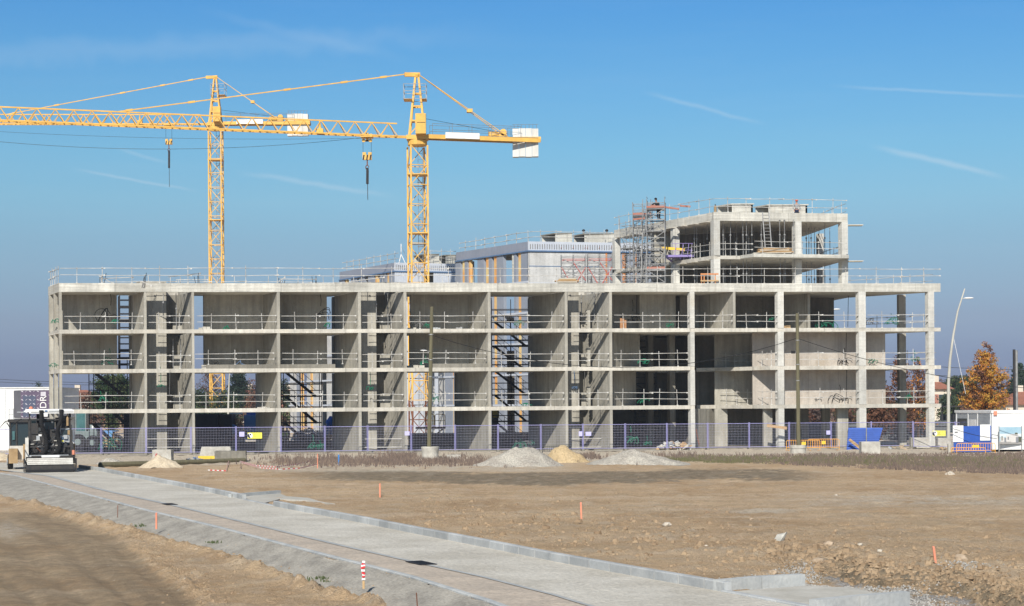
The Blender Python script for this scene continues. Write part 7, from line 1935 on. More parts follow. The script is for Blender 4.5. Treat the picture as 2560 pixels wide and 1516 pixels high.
# violet and yellow cantilever platform on the left face
DV = 151.5
g = thing('violet_platform', 'violet cantilever platform with rails on the left face of the rooftop level', 'platform', (PX(1700, DV), DV, ZZ(1700, 645, DV)))
MB().box(PX(1664, DV), PX(1738, DV-2), DV-1.4, DV, ZZ(1700, 646, DV), ZZ(1700, 641, DV)).build('deck', M['violet'], g)
for px in (1690, 1708, 1722, 1730): MB().beam(P(px-4, 642, DV-1.3), P(px, 610, DV-1.3), .04).build('post', M['violet'], g)
MB().tube([P(1680, 609, DV-1.3), P(1732, 609, DV-1.3)], .02, 5).tube([P(1680, 626, DV-1.3), P(1732, 626, DV-1.3)], .02, 5).build('rail', M['violet'], g)
for px in (1668, 1700, 1725): MB().beam(P(px, 646, DV-1.2), P(px+14, 655, DV+.6), .1).build('bracket', M['violet'], g)
g = thing('yellow_beam', 'yellow folding platform beam above the violet platform', 'beam', (PX(1680, 150.5), 150.5, ZZ(1680, 622, 150.5)))
MB().beam(P(1654, 620, 150.5), P(1712, 625, 150.5), .12, .22).build('bar', M['yellow_paint'], g)
for a_, b_2 in ((1668, 1664), (1672, 1680), (1668, 1674)): MB().beam(P(a_, 623, 150.6), P(b_2, 642, 150.6), .06).build('leg', M['dark_steel'], g)
for i, (p0, p1, D, lb) in enumerate((((1627, 514), (1698, 523), 148.6, 'long red brown plank lying across the top rails of the scaffold tower'), ((1700, 515), (1726, 517), 150.5, 'short red brown board on the topmost roof rail'), ((1583, 549), (1612, 546), 152, 'red brown board on the rear scaffold bay'))):
    o = MB().beam(P(*p0, D), P(*p1, D), .2, .14).build('plank', M['board_red']); tag(o, lb, 'plank', 'red brown planks on the scaffold')
g = thing('gas_cylinder', 'tan cylinder standing at the front corner of the topmost roof', 'cylinder', (PX(1791, 146.8), 146.8, ZT)); MB().lathe([(.12, 0), (.12, .45), (.08, .58), (.04, .62)], (0, 0, 0), 12).build('body', M['tan'], g, world=False); MB().lathe([(.05, .62), (.05, .7)], (0, 0, 0), 8).build('valve', M['dark_steel'], g, world=False)
# loose props and tubes on the long roof
for i, (x0, y0, x1, y1, D) in enumerate(((247, 690, 283, 709, 134.6), (248, 697, 332, 694, 134.8), (352, 703, 378, 715, 133.6), (420, 693, 500, 684, 135.6), (440, 700, 520, 700, 135.8), (700, 698, 790, 699, 137), (695, 705, 712, 694, 137), (872, 705, 960, 694, 138))):
    o = MB().tube([P(x0, y0, D), P(x1, y1, D)], .03, 6).cbox(P(x1, y1, D), (.12, .1, .12)).build('loose_tube', M['rail_pale']); tag(o, 'loose scaffold tube lying on the long roof, %s from the left' % ORD[i], 'tube', 'loose tubes on the long roof')
    o2 = MB().tube([P(x0+6, y0, D), (P(x0+6, y0, D).x, P(x0+6, y0, D).y, Z4)], .025, 5).build('support', M['rail_pale'], o, world=False)
for i, (px, D) in enumerate(((254, 134.5), (358, 134.6), (495, 135.3), (704, 137), (788, 137.2), (1480, 141))):
    c = WP(px, D, 700); g = thing('starter_bars', 'cluster of dark starter bars on the long roof, %s from the left' % ORD[i], 'steel bars', (c.x, c.y, Z4), 0, 'starter bars on the long roof')
    for k in range(3): MB().tube([(k*.1-.1, 0, 0), (k*.14-.12+random.uniform(-.2, .2), 0, .55+random.uniform(.1, .6))], .022, 5).build('bar', M['dark_steel'], g, world=False)
# ================================================================ hoses and cables hanging in the bays
def hose(label, px, py, D, size, m, seed, loops=3, hang=0.0, name='hose_coil', n=26, r=.024):
    rg = random.Random(seed); c = P(px, py, D); b_ = MB()
    for l in range(loops):
        rr = size*rg.uniform(.5, 1.05); hh = size*rg.uniform(.35, 1.0); dx = rg.uniform(-.7, .7)*size; sk = rg.uniform(-.5, .5)*size; w_ = rg.uniform(.75, 1.35); pts = []
        for i in range(n):
            a = math.pi*w_*i/n; wob = .12*size*math.sin(a*2.7+l+seed)
            pts.append(c+Vector((-math.cos(a)*rr*.7+dx+sk*math.sin(a)+wob, .05*math.sin(a*2)+l*.03, max(-size*.35, math.sin(a)*hh*1.1-size*.3+wob*.6))))
        b_.tube(pts, r, 5)
    if hang: b_.tube([c+Vector((0, 0, size)), c+Vector((.05*size, 0, size+hang*.5)), c+Vector((-.03, 0, size+hang))], r, 5)
    o = b_.build(name, M[m]); tag(o, label, 'hose', 'hoses and cables left in the bays'); return o
fy = {0: Z1, 1: Z2, 2: Z3}
HS = [(277, 795, 137.0, .75, 'black', 3, 1.0, 'black cable loops on the back wall of the top left bay'), (287, 805, 136.5, .35, 'green_hose', 3, 0, 'green hose on the floor edge of the top left bay'), (275, 905, 137, .55, 'green_hose', 4, .5, 'green hose tangle in the second floor left bay'),
      (138, 805, 135, .35, 'green_hose', 3, 0, 'green hose at the top left end column'), (135, 915, 135, .35, 'green_hose', 3, 0, 'green hose at the lower left end column'), (278, 1115, 133.6, .62, 'green_hose', 6, .2, 'big green hose coil on the ground of the far left bay'),
      (252, 1000, 136, .4, 'green_hose', 3, .3, 'green hose on the first floor of the far left bay'), (568, 822, 136, .35, 'green_hose', 3, 0, 'green hose on the third floor of the third bay'), (545, 915, 137, .4, 'black', 3, 0, 'black hose arch on the second floor of the third bay'),
      (608, 912, 137, .75, 'steel_blue', 1, 0, 'grey blue hose arch on the second floor of the third bay'), (802, 790, 138, .6, 'black', 4, .9, 'black cable bundle on the wall of the fourth bay'), (818, 815, 137, .35, 'green_hose', 3, 0, 'green and grey hose at the back opening of the fourth bay'),
      (783, 1118, 136, .35, 'green_hose', 4, .5, 'green hose hanging at the foot of the fourth bay'), (800, 1118, 136.5, .25, 'green_hose', 2, .2, 'small green hose right of the taller one in the fourth bay'), (1050, 812, 139, .55, 'grey_hose', 4, .4, 'grey hose tangle on the third floor of the wide bay'),
      (1068, 815, 139, .3, 'green_hose', 3, 0, 'green hose behind the leaning pole on the third floor'), (1064, 910, 139, .4, 'green_hose', 3, .5, 'green hose behind the leaning pole on the second floor'), (1088, 1000, 139, .35, 'green_hose', 3, .2, 'green hose behind the leaning pole on the first floor'),
      (1310, 1112, 138, .5, 'grey_hose', 5, .2, 'grey hose coil at the foot of the seventh bay'), (1302, 1118, 138, .4, 'green_hose', 4, .1, 'green hose beside the grey coil in the seventh bay'), (1330, 1110, 138, .15, 'green_hose', 2, .1, 'small green hose loop right of the grey coil'),
      (1296, 810, 140, .4, 'green_hose', 4, 0, 'green hose on the third floor of the seventh bay'), (1315, 1012, 140, .35, 'green_hose', 3, 0, 'green hose on the first floor of the seventh bay'), (1610, 905, 141, .45, 'green_hose', 4, .1, 'green hose behind the rail on the second floor of the deep bay'),
      (1608, 1005, 141, .4, 'green_hose', 3, .1, 'green hose behind the rail on the first floor of the deep bay'), (1577, 1102, 140, .5, 'green_hose', 5, .5, 'large green hose on the ground of the deep bay'), (1618, 1110, 140, .25, 'green_hose', 3, .3, 'small green hose on the ground of the deep bay'),
      (1582, 800, 142, .55, 'black', 4, .9, 'black cable bundle on the third floor of the deep bay'), (1675, 815, 141, .3, 'green_hose', 3, .2, 'green and black hose near the column of the deep bay'), (1930, 800, 142, .25, 'green_hose', 2, .3, 'green hose loop left of the right wooden pole on the third floor'),
      (2070, 812, 143, .7, 'green_hose', 5, 0, 'wide green hose heap on the third floor right of the wooden pole'), (2180, 805, 143, .5, 'grey_hose', 4, 0, 'grey hose arches on the third floor near the right end'), (2228, 805, 143, .6, 'green_hose', 4, .1, 'green grey hose arches left of the rear corner column'),
      (2112, 905, 142, .4, 'black', 3, .6, 'black cable loops against the lit wall of the second floor'), (2100, 1000, 142, .55, 'black', 4, .5, 'black cable arches against the lit wall of the first floor'), (2183, 905, 142, .35, 'green_hose', 3, 0, 'green hose on the second floor right of the thick column'),
      (2287, 900, 142.5, .35, 'green_hose', 4, .4, 'green hose on the second floor at the right end'), (2275, 995, 142.5, .35, 'green_hose', 4, .4, 'green hose on the first floor at the right end'), (2040, 1000, 142, .35, 'grey_hose', 2, 0, 'grey hose arches on the first floor right of the wooden pole'),
      (402, 965, 135, .25, 'green_hose', 3, 1.2, 'teal cable bunch hanging before the first shaft pier'), (926, 972, 137, .25, 'green_hose', 3, 1.2, 'teal cable bunch hanging before the second shaft pier'), (1436, 970, 139.5, .25, 'steel_blue', 3, 1.2, 'blue cable bunch hanging before the third shaft pier')]
for i, (px, py, D, s, m, lp, hg, lb) in enumerate(HS): hose(lb, px, py, D, s*(1.25 if py > 1090 or m == 'black' else .95), m, 40+i, lp+1, hg)
for i, (x, y0, y1, D, lb) in enumerate(((2121, 740, 818, 142.5, 'black cable hanging from the roof slab right of the thick column'), (2116, 832, 905, 142, 'black cable hanging down the second floor wall'), (2117, 925, 995, 142, 'black cable hanging down the first floor wall'),
                                       (425, 925, 990, 134.6, 'thin grey cable hanging in the first shaft bay'), (1462, 930, 975, 139.6, 'grey cable loop hanging in the third shaft bay'), (1592, 738, 800, 142, 'dark cable running down the wall of the deep bay'))):
    cable(lb, [P(x, y0, D), P(x-1.5, y1, D)], .022, m='black' if i in (0, 1, 2, 5) else 'grey_hose', sag=0, group='cables hanging in the bays')
for i, (px, y0, y1, D) in enumerate(((408, 735, 790, 135.0), (441, 735, 825, 136), (432, 848, 925, 136), (452, 848, 925, 136), (941, 735, 800, 137.8), (970, 735, 822, 138.5), (1454, 735, 792, 140.2), (1486, 733, 800, 140.2))):
    c = WP(px, D, 780); make_prop('slim steel prop standing in the shaft bays, %s from the left' % ORD[i], c, ZZ(px, y1, D), ZZ(px, y0, D), 'props in the shaft bays')
mats_bars = M['galv']
for k, (a, b, D) in enumerate(((368, 478, 134.3), (906, 1008, 137.2), (1422, 1522, 139.7))):
    g = thing('shaft_rails', 'two pale tubes closing the foot of the %s shaft bay' % ORD[k], 'rail', (PX(a, D), D, 0), 0, 'tubes closing the shaft bays')
    for y in (1098, 1119): MB().tube([P(a, y, D), P(b, y-1, D)], .03, 6).build('rail', M['rail_pale'], g)
# galvanised scaffolds standing inside the deep bay and clutter in the shafts
scaffold('scaffold', 'grey scaffold standing in the dark depth of the deep bay', 'scaffold', WP(1588, 148.5, 950), WP(1650, 148.5, 950), 1.2, .1, 3.0, [1.0, 2.0], 2, M['asph_metal'], .03)
scaffold('scaffold', 'grey scaffold on the first floor of the deep bay', 'scaffold', WP(1585, 147.5, 950), WP(1642, 147.5, 950), 1.2, Z1, 6.0, [4.2, 5.2], 2, M['asph_metal'], .03)
scaffold('scaffold', 'grey scaffold on the second floor of the deep bay', 'scaffold', WP(1583, 147.5, 950), WP(1625, 147.5, 950), 1.2, Z2, 8.9, [7.2, 8.2], 1, M['asph_metal'], .03)
for i, (px, py, D, w_, h_, m_, lb) in enumerate(((1558, 800, 140, .5, .9, 'pallet_wood', 'wooden box at the dark cable bundle in the deep bay'), (512, 820, 136, .9, .25, 'block_pale', 'low pale block on the third floor of the third bay'), (518, 917, 136, .8, .3, 'block_pale', 'low pale block on the second floor of the third bay'),
        (1040, 915, 139, 1.4, .3, 'block_pale', 'low pale blocks on the second floor of the wide bay'), (1030, 815, 139, .7, .25, 'block_pale', 'low pale block on the third floor of the wide bay'), (1968, 812, 141, .5, .25, 'timber', 'small timber offcuts on the third floor beside the wooden pole'),
        (1092, 818, 139, .6, .2, 'hut_grey', 'grey bundle on the third floor of the wide bay'), (1148, 818, 139, .5, .25, 'galv', 'small grey fitting pile on the third floor of the wide bay'), (660, 1000, 137, 1.0, .12, 'block_pale', 'flat pale board on the first floor of the third bay'))):
    c = WP(px, D, py); z = (Z3 if py < 830 else Z2 if py < 930 else Z1)+.002; g = thing('site_clutter', lb, 'clutter', (c.x, c.y, z))
    rg = random.Random(i)
    for k in range(3): x = -w_/2+k*w_/3; MB().box(x, x+w_/3*.92, -.15, .15+.05*k, 0, h_*rg.uniform(.6, 1)).build('piece', M[m_], g, world=False)
# ================================================================ the road paver
PVX, PVY = PX(124, 99), 99.0
pv = thing('road_paver', 'dirty white and black road paver with twin ribbed hoses standing on the new road', 'paver', (PVX, PVY, .03), R(15))
def pb(name, m, *boxes, p=None, **k):
    b_ = MB()
    for b in boxes: b_.box(*b)
    return b_.build(name, M[m], p or pv, world=False)
BK, BB, PW = 'blackish', 'black', 'paver_white'
# coordinates: x right, y forward (away), z up; width 2.6
sc_ = pb('screed', BK, (-1.33, 1.33, 0.0, .55, .06, .42)); pb('screed_shoe', BB, (-1.30, 1.30, -.10, .0, .02, .16), p=sc_)
o_ = MB(); o_.add([(-1.22, -.06, .44), (1.22, -.06, .44), (1.22, .12, .78), (-1.22, .12, .78), (-1.22, .16, .44), (1.22, .16, .44), (1.22, .18, .78), (-1.22, .18, .78)], [(0, 1, 2, 3), (7, 6, 5, 4), (0, 4, 5, 1), (1, 5, 6, 2), (2, 6, 7, 3), (3, 7, 4, 0)]); gd = o_.build('screed_cover', M[PW], pv, world=False)
o_ = MB()
for i in range(46):
    for j in range(3): x = -1.18+i*.052; t = .15+j*.3; y = -.06+.18*t-.008; z = .44+.34*t; o_.add([(x, y, z), (x+.022, y, z), (x+.022, y+.02, z+.04), (x, y+.02, z+.04)], [(0, 1, 2, 3)])
o_.build('grating', M[BB], gd, world=False)
pb('tool_box', 'hut_grey', (-1.1, 1.0, .2, .5, .86, .95)); pb('catwalk', BK, (-1.28, 1.28, .16, .62, .80, .85)); pb('centre_plate', 'white_paint', (-.45, .5, .12, .16, .82, .94)); pb('side_box', BK, (-1.0, -.5, .10, .18, .84, .92), (.55, 1.15, .10, .18, .84, .92))
for x in (-1.42, 1.36): pb('end_plate', BK, (x, x+.07, -.1, .8, .05, .75))
for x in (-1.30, 1.22): e_ = pb('screed_arm', BK, (x, x+.1, .5, 3.6, .62, .86))
for x in (-1.36, 1.30): pb('step_rail', BK, (x, x+.04, -.05, .0, .5, 1.25), (x, x+.04, .5, .55, .5, 1.25), (x, x+.04, -.05, .55, 1.22, 1.26))
for x in (-.95, .95):
    t_ = MB()
    pr_ = [(.9, .38), (1.1, .12), (1.4, .03), (4.2, .03), (4.5, .12), (4.7, .38), (4.5, .66), (1.2, .7)]
    o = len(t_.v)
    for s in (-.17, .17):
        for (y, z) in pr_: t_.v.append((x+s, y, z))
    n = len(pr_)
    for i in range(n): t_.f.append((i, (i+1) % n, n+(i+1) % n, n+i)); t_.m.append(0)
    t_.f += [tuple(range(n-1, -1, -1)), tuple(range(n, 2*n))]; t_.m += [0, 0]
    t_.build('crawler_track', M['rubber'], pv, world=False)
pb('chassis', BK, (-.78, .78, .8, 4.9, .35, .95)); pb('auger', BB, (-1.2, 1.2, .62, .8, .3, .6))
# engine house and rear clutter
pb('engine_house', PW, (-1.2, 1.2, 2.7, 4.8, .95, 1.9)); pb('side_cover', PW, (-1.28, -1.2, 1.2, 4.6, .75, 1.75)); pb('side_cover', PW, (1.2, 1.27, 1.3, 4.6, .75, 1.6))
pb('hopper', 'tan', (-1.45, -1.3, 4.4, 6.3, .35, 1.45)); pb('hopper', 'tan', (1.3, 1.45, 4.4, 6.3, .35, 1.45)); pb('hopper_floor', BK, (-1.3, 1.3, 4.9, 6.3, .35, .5)); pb('hopper_front', 'tan', (-1.3, 1.3, 6.25, 6.32, .35, .7))
pb('platform', BK, (-1.2, 1.2, .9, 2.7, 1.35, 1.45)); pb('rear_bulkhead', BB, (-1.12, 1.12, 1.0, 1.08, .9, 1.36))
for k, (x, z, dx, dz, m) in enumerate(((-.95, 1.05, .28, .22, BK), (-.55, .98, .2, .3, BK), (.2, 1.0, .3, .22, 'hut_grey'), (.62, 1.02, .22, .3, BK), (-.2, 1.1, .18, .14, PW))): pb('valve_block', m, (x, x+dx, .86, .99, z, z+dz))
b_ = MB(); rg = random.Random(8)
for i in range(16):
    x = rg.uniform(-1.05, 1.05); pts = [(x, .92, rg.uniform(1.2, 1.4)), (x+rg.uniform(-.1, .1), .74, rg.uniform(1.0, 1.2)), (x+rg.uniform(-.3, .3), .70, rg.uniform(.9, 1.0)), (x+rg.uniform(-.4, .4), .80, rg.uniform(.95, 1.1))]; b_.tube(pts, .022, 5)
b_.build('hydraulic_hoses', M['rubber'], pv, world=False)
rg = random.Random(21)
for mm, nn_ in ((BK, 34), ('hut_grey', 12), ('rust', 8), (PW, 10), ('asph_metal', 18)):
    b_ = MB()
    for i in range(nn_):
        x = rg.uniform(-1.12, 1.0); z = rg.uniform(.86, 2.5) if rg.random() < .7 else rg.uniform(.86, 1.4); y = rg.uniform(.80, 1.25); dx = rg.uniform(.04, .22); dz = rg.uniform(.04, .28)
        if rg.random() < .4: b_.tube([(x, y, z), (x+rg.uniform(-.3, .3), y-.05, z+rg.uniform(-.4, .3)), (x+rg.uniform(-.3, .3), y+.1, z+rg.uniform(-.3, .3))], .022, 5)
        else: b_.box(x, x+dx, y, y+.12, z, z+dz)
    b_.build('mechanism', M[mm], pv, world=False)
pb('side_frame', PW, (-1.30, -1.14, .70, .82, .85, 1.9)); pb('side_frame', BK, (1.10, 1.22, .70, .82, .85, 2.3)); pb('crossbeam', BK, (-1.2, 1.2, .95, 1.05, 2.86, 2.94)); pb('warning_plate', 'stake', (1.18, 1.36, .4, .42, .95, 1.2))
# seats, consoles
for x in (-1.0, .45):
    s_ = pb('seat', BB, (x, x+.5, 1.55, 2.0, 1.75, 1.88)); pb('backrest', BB, (x+.02, x+.48, 1.96, 2.06, 1.88, 2.55), p=s_)
pb('battery_box', BK, (-.66, -.30, .98, 1.3, 1.50, 2.15)); pb('white_label', 'white_paint', (-.60, -.44, .97, .978, 1.98, 2.08)); pb('left_panel', BK, (-1.05, -.72, 1.02, 1.3, 1.45, 2.45))
cs = pb('control_console', 'hut_grey', (.56, 1.14, .96, 1.2, 1.62, 2.42)); pb('console_window', 'glass_dark', (.60, 1.10, .945, .958, 2.02, 2.34), p=cs); pb('console_keys', 'steel_blue', (.62, 1.0, .945, .958, 1.78, 1.92), p=cs); pb('console_light', 'sign_yellow', (.64, .74, .94, .958, 1.66, 1.74), p=cs); pb('console_label', 'tan', (.96, 1.08, .938, .944, 2.05, 2.3), p=cs)
o_ = MB(); o_.lathe([(.30, 0), (.26, .25), (.12, .36)], (.82, 1.2, 2.42), 12); o_.build('console_hood', M[BK], pv, world=False)
pb('windscreen', 'glass_teal', (-.28, .30, 2.5, 2.54, 1.95, 2.85)); pb('windscreen', 'glass_teal', (-1.12, -.72, 2.5, 2.54, 2.0, 2.9)); pb('cab_back', BB, (-.70, -.30, 2.5, 2.56, 1.9, 3.2), (.32, .62, 2.5, 2.56, 1.9, 3.0)); pb('cab_glass', 'glass_dark', (.64, 1.12, 2.5, 2.54, 1.9, 3.1)); pb('side_cabinet', BK, (-1.16, -.98, 1.0, 1.9, 1.45, 2.9)); pb('side_cabinet', BK, (1.06, 1.18, 1.0, 1.9, 1.45, 2.6)); pb('filter_box', BK, (-.98, -.62, .96, 1.3, 2.1, 2.7))
pb('inner_cowl', BK, (-.18, .30, 1.3, 1.9, 1.4, 2.35)); pb('inner_visor', BK, (-.5, .42, 1.3, 1.6, 2.74, 2.84)); pb('work_light', 'white_paint', (.08, .2, 1.27, 1.3, 2.70, 2.8))
# canopy
cn = MB(); cn.box(-1.38, 1.28, .75, 3.6, 3.32, 3.40); cn.box(-1.30, 1.22, .9, 3.45, 3.402, 3.48); cn = cn.build('canopy', M['white_paint'], pv, world=False)
pb('canopy_edge', 'white_paint', (-1.10, 1.30, .66, .748, 3.24, 3.44)); pb('canopy_line', BB, (-1.0, 1.28, .650, .659, 3.30, 3.33)); pb('canopy_under', BK, (-1.15, 1.2, .8, 3.5, 3.25, 3.318)); pb('side_awning', 'hut_grey', (-1.75, -1.385, 1.2, 3.0, 3.30, 3.34))
pb('canopy_emblem', 'steel_blue', (-.26, -.12, .645, .649, 3.34, 3.42)); pb('canopy_lettering', 'hut_grey', (-.05, .62, .645, .649, 3.36, 3.40))
for x in (-1.12, 1.06):
    for y in (.95, 3.2): MB().box(x, x+.09, y, y+.09, 1.4, 3.25).build('canopy_post', M[BK], pv, world=False)
MB().box(.92, .98, .9, .96, 2.9, 3.25).build('extinguisher', M['tan'], pv, world=False); b_ = MB().lathe([(.07, 0), (.07, .42), (.03, .5)], (.96, .86, 2.55), 10); b_.build('extinguisher', M['tan'], pv, world=False)
# twin ribbed suction hoses
def ribhose(pts):
    P_ = [Vector(p) for p in pts]; out = []
    for i in range(len(P_)-1):
        p0, p1, p2, p3 = P_[max(0, i-1)], P_[i], P_[i+1], P_[min(len(P_)-1, i+2)]
        for k in range(10):
            t = k/10; out.append(.5*((2*p1)+(-p0+p2)*t+(2*p0-5*p1+4*p2-p3)*t*t+(-p0+3*p1-3*p2+p3)*t**3))
    out.append(P_[-1]); b_ = MB().tube(out, .105, 10)
    for i in range(1, len(out)-1, 2):
        d = (out[i+1]-out[i-1]).normalized()*.018; b_.tube([out[i]-d, out[i]+d], .128, 10)
    return b_.build('ribbed_hose', M['rubber'], pv, world=False)
ribhose([(-.45, .62, 3.42), (-.45, .60, 3.0), (-.44, .60, 2.6), (-.30, .66, 2.2), (-.20, .70, 1.8), (-.18, .72, 1.35), (-.28, .8, 1.1), (-.55, .9, 1.02)])
ribhose([(.62, .62, 3.46), (.62, .60, 3.1), (.58, .60, 2.8), (.42, .62, 2.45), (.40, .66, 2.1), (.50, .70, 1.7), (.52, .72, 1.35), (.40, .8, 1.12), (.22, .9, 1.05)])
MB().lathe([(.10, 0), (.11, .03), (.09, .12), (.04, .15)], (-1.0, 1.0, 3.482), 10).build('beacon', M['stake'], pv, world=False)
MB().tube([(-1.5, 1.4, 2.95), (-1.9, 1.4, 2.7), (-2.1, 1.3, 2.4), (-2.3, 1.3, 2.75)], .03, 6).build('lamp_arm', M['rubber'], pv, world=False)
for x in (-1.2,): pb('side_door', PW, (x-.12, x-.02, .9, 1.3, .5, 1.9))
pb('track_guard', PW, (-1.32, -1.14, .5, .9, .4, 1.5))
# second dark machine just ahead of the paver
g = thing('small_loader', 'dark glazed loader cab on a white body, half hidden left of the paver', 'vehicle', (PX(43, 104.5), 104.5, .03), R(15))
MB().box(-.45, 1.1, 0, 2.2, .55, 1.35).build('body', M['paver_white'], g, world=False)
MB().box(-.50, .0, -.5, -.02, .35, 1.2).build('front_plate', M['tan'], g, world=False)
MB().box(-.42, 1.0, .2, 1.9, 1.35, 2.72).build('cab_glass', M['glass_dark'], g, world=False)
MB().box(-.55, 1.1, .05, 2.1, 2.72, 2.88).build('cab_roof', M['blackish'], g, world=False)
for x in (-.46, -.1, .95):
    for y in (.13, 1.87): MB().box(x, x+.08, y, y+.08, 1.35, 2.72).build('cab_pillar', M['blackish'], g, world=False)
MB().box(-.30, -.16, .10, .13, 1.7, 2.2).build('side_window', M['glass_teal'], g, world=False)
for y in (.1, 2.0):
    t_ = MB().wheel((-.42, y, .42), .42, .3, (1, 0, 0), 18).build('tyre', M['rubber'], g, world=False); MB().wheel((-.46, y, .42), .2, .3, (1, 0, 0), 12).build('rim', M['hut_grey'], t_, world=False)
    MB().wheel((1.0, y, .42), .42, .3, (1, 0, 0), 18).build('tyre', M['rubber'], g, world=False)
MB().tube([(-.3, .4, 2.88), (-.7, .3, 2.75), (-1.0, .2, 2.4), (-1.15, .2, 2.9)], .03, 6).build('work_lamp_arm', M['rubber'], g, world=False)

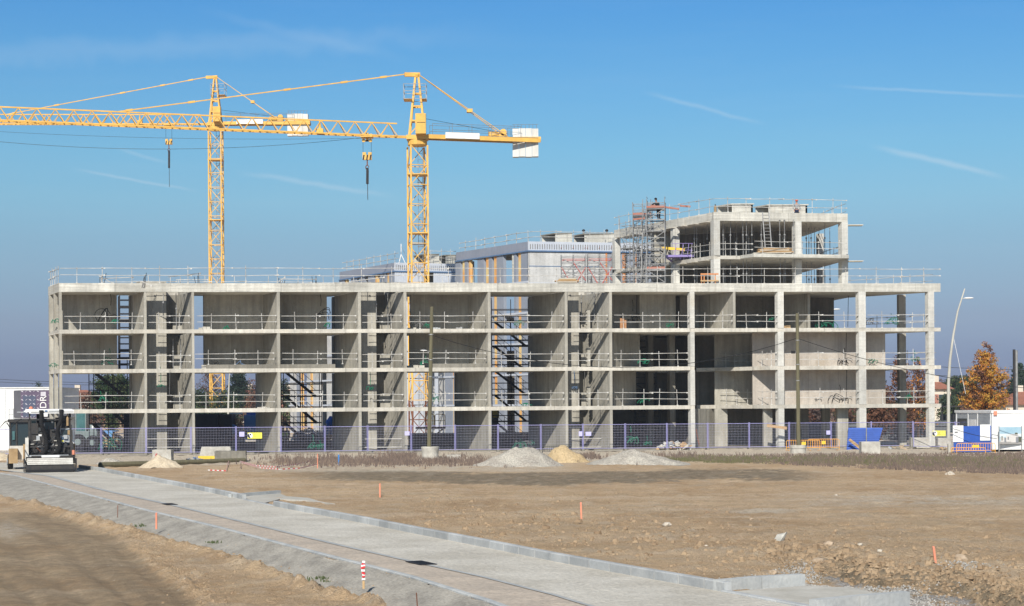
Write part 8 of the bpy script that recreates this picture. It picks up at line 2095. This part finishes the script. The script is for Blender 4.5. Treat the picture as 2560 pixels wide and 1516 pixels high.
# ================================================================ people
def skin_mesh(name, verts, edges, radii, m, parent, sub=1):
    me = bpy.data.meshes.new(name); me.from_pydata(verts, edges, []); o = bpy.data.objects.new(name, me); col.objects.link(o); o.parent = parent
    s = o.modifiers.new('skin', 'SKIN'); sk = me.skin_vertices[0].data if me.skin_vertices else None
    if sk is None:
        bm = bmesh.new(); bm.from_mesh(me); bm.verts.layers.skin.verify(); bm.to_mesh(me); bm.free(); sk = me.skin_vertices[0].data
    for i, r in enumerate(radii): sk[i].radius = (r, r)
    sk[0].use_root = True
    o.modifiers.new('sub', 'SUBSURF').levels = sub; o.modifiers['sub'].render_levels = sub
    me.materials.append(M[m]); return o
def lean_pt(p, lean, piv=.95):
    if p[2] <= piv: return p
    h = p[2]-piv; return (p[0]+math.sin(lean)*h, p[1], piv+math.cos(lean)*h)
def person(label, loc, rz, jacket, trousers, hat, arms, lean=0.0, vest=None, group='workers on the site', stride=.1):
    g = thing('person', label, 'person', loc, rz, group)
    # arms: ((elbow),(wrist)) for left and right
    V = [(0, 0, .95), (0, 0, 1.15), (0, 0, 1.38), (0, 0, 1.48), (0, -.01, 1.60), (0, -.02, 1.72)]
    E = [(0, 1), (1, 2), (2, 3), (3, 4), (4, 5)]; Rr = [.13, .115, .135, .055, .085, .075]
    def add(p, par, r): V.append(p); E.append((par, len(V)-1)); Rr.append(r); return len(V)-1
    for s in (-1, 1):
        h = add((s*.09, 0, .90), 0, .09); k = add((s*.11, -.02+s*stride*.4, .50), h, .06); a = add((s*.12, s*stride, .09), k, .042); add((s*.13, s*stride-.13, .04), a, .035)
    hands = []
    for i, s in enumerate((-1, 1)):
        sh = add((s*.18, 0, 1.41), 2, .06); el = add((s*.18+arms[i][0][0], arms[i][0][1], 1.41+arms[i][0][2]), sh, .042)
        wr = add((s*.18+arms[i][1][0], arms[i][1][1], 1.41+arms[i][1][2]), el, .028)
        we = Vector(V[wr])-Vector(V[el]); we.normalize(); pm = Vector(V[wr])+we*.07; pmi = add(tuple(pm), wr, .03)
        sd = we.cross(Vector((0, 0, 1)) if abs(we.z) < .9 else Vector((0, 1, 0))).normalized()
        for f in range(4):
            q = pm+sd*(f-1.5)*.018; f1 = add(tuple(q+we*.035), pmi, .009); add(tuple(q+we*(.075-.008*abs(f-1.4))+sd.cross(we)*.015), f1, .008)
        t1 = add(tuple(pm-we*.04+sd*.045), pmi, .010); add(tuple(pm-we*.0+sd*.06), t1, .009)
    V2 = [lean_pt(v, lean) for v in V]
    body = skin_mesh('body', V2, E, Rr, 'skin', g)
    # clothes: their own skins, a little larger
    def sub(idx, grow, m, name, rs=None):
        mp = {v: i for i, v in enumerate(idx)}; es = [(mp[a], mp[b]) for a, b in E if a in mp and b in mp]
        return skin_mesh(name, [V2[i] for i in idx], es, [Rr[i]+grow for i in idx], m, g)
    sub([0, 6, 7, 8, 10, 11, 12], .018, trousers, 'trousers')
    arm = [2, 1, 0]; i0 = 14
    n_arm = (len(V)-14)//2
    L1 = 14; R1 = 14+n_arm
    sub([2, 1, 0, L1, L1+1, L1+2, R1, R1+1, R1+2], .022, jacket, 'jacket')
    if vest: sub([2, 1, 0], .04, vest, 'hi_vis_vest')
    for s in (9, 13): skin_mesh('boot', [V2[s-1], V2[s]], [(0, 1)], [.055, .05], 'black', g)
    hd = Vector(lean_pt((0, -.01, 1.71), lean)); b_ = MB(); b_.lathe([(.125, 0), (.12, .05), (.09, .11), (.03, .135)], hd, 12); b_.box(hd.x-.07, hd.x+.07, hd.y-.17, hd.y-.09, hd.z, hd.z+.015); b_.build('hard_hat', M[hat], g, world=False)
    fc = Vector(lean_pt((0, -.10, 1.65), lean)); b_ = MB()
    b_.lathe([(.014, -.02), (.018, 0), (.004, .03)], (fc.x, fc.y-.005, fc.z-.005), 6); b_.build('nose', M['skin'], g, world=False)
    for s in (-.03, .03): MB().box(fc.x+s-.01, fc.x+s+.01, fc.y-.006, fc.y+.004, fc.z+.012, fc.z+.022).build('eye', M['black'], g, world=False)
    MB().box(fc.x-.02, fc.x+.02, fc.y-.004, fc.y+.006, fc.z-.05, fc.z-.043).build('mouth', M['board_red'], g, world=False)
    for s in (-1, 1): MB().cbox((fc.x+s*.085, fc.y+.09, fc.z), (.02, .04, .06)).build('ear', M['skin'], g, world=False)
    return g
down = (((-.06, .0, -.28), (-.05, -.10, -.53)), ((.06, .0, -.28), (.05, -.10, -.53)))
c = WP(1981, 150.4, 520)
person('worker in a grey top and red helmet standing on the topmost roof', (c.x, c.y-2.2, ZT-.62), 0, 'cloth_grey', 'cloth_navy', 'helmet_red', (((-.12, .02, -.26), (-.05, -.12, -.48)), ((.12, .02, -.26), (.05, -.12, -.48))))
c = WP(1645, 148.2, 540)
person('worker in black leaning on the top of the scaffold tower', (c.x+.05, c.y, Z4+6.15+.081), R(20), 'cloth_black', 'cloth_black', 'cloth_black', (((-.2, -.05, -.14), (-.42, -.12, -.20)), ((-.12, -.16, -.2), (-.36, -.26, -.30))), lean=-.35)
c = WP(713, 146.3, 1095)
person('worker in a yellow vest at the left of the fourth bay', (c.x, c.y-1.6, .11), R(25), 'cloth_navy', 'cloth_navy', 'helmet_white', down, vest='hivis')
c = WP(724, 147.0, 1095)
person('worker in a yellow green vest behind the first one in the fourth bay', (c.x, c.y-1.6, .11), R(-30), 'cloth_navy', 'cloth_black', 'helmet_white', down, vest='hivis')
# ================================================================ thin November haze
hm = bpy.data.materials.new('haze'); hm.use_nodes = True; t_ = hm.node_tree; t_.nodes.clear()
pvn = N(t_, 'ShaderNodeVolumePrincipled'); pvn.inputs['Density'].default_value = .00028; pvn.inputs['Color'].default_value = (.80, .86, .96, 1); pvn.inputs['Anisotropy'].default_value = .2
ho = N(t_, 'ShaderNodeOutputMaterial'); t_.links.new(pvn.outputs[0], ho.inputs['Volume'])
o = MB().box(-700, 700, -12, 640, -1.5, 56).build('haze', hm); o['kind'] = 'stuff'; o['label'] = 'thin pale haze over the site and the far trees'; o['category'] = 'haze'
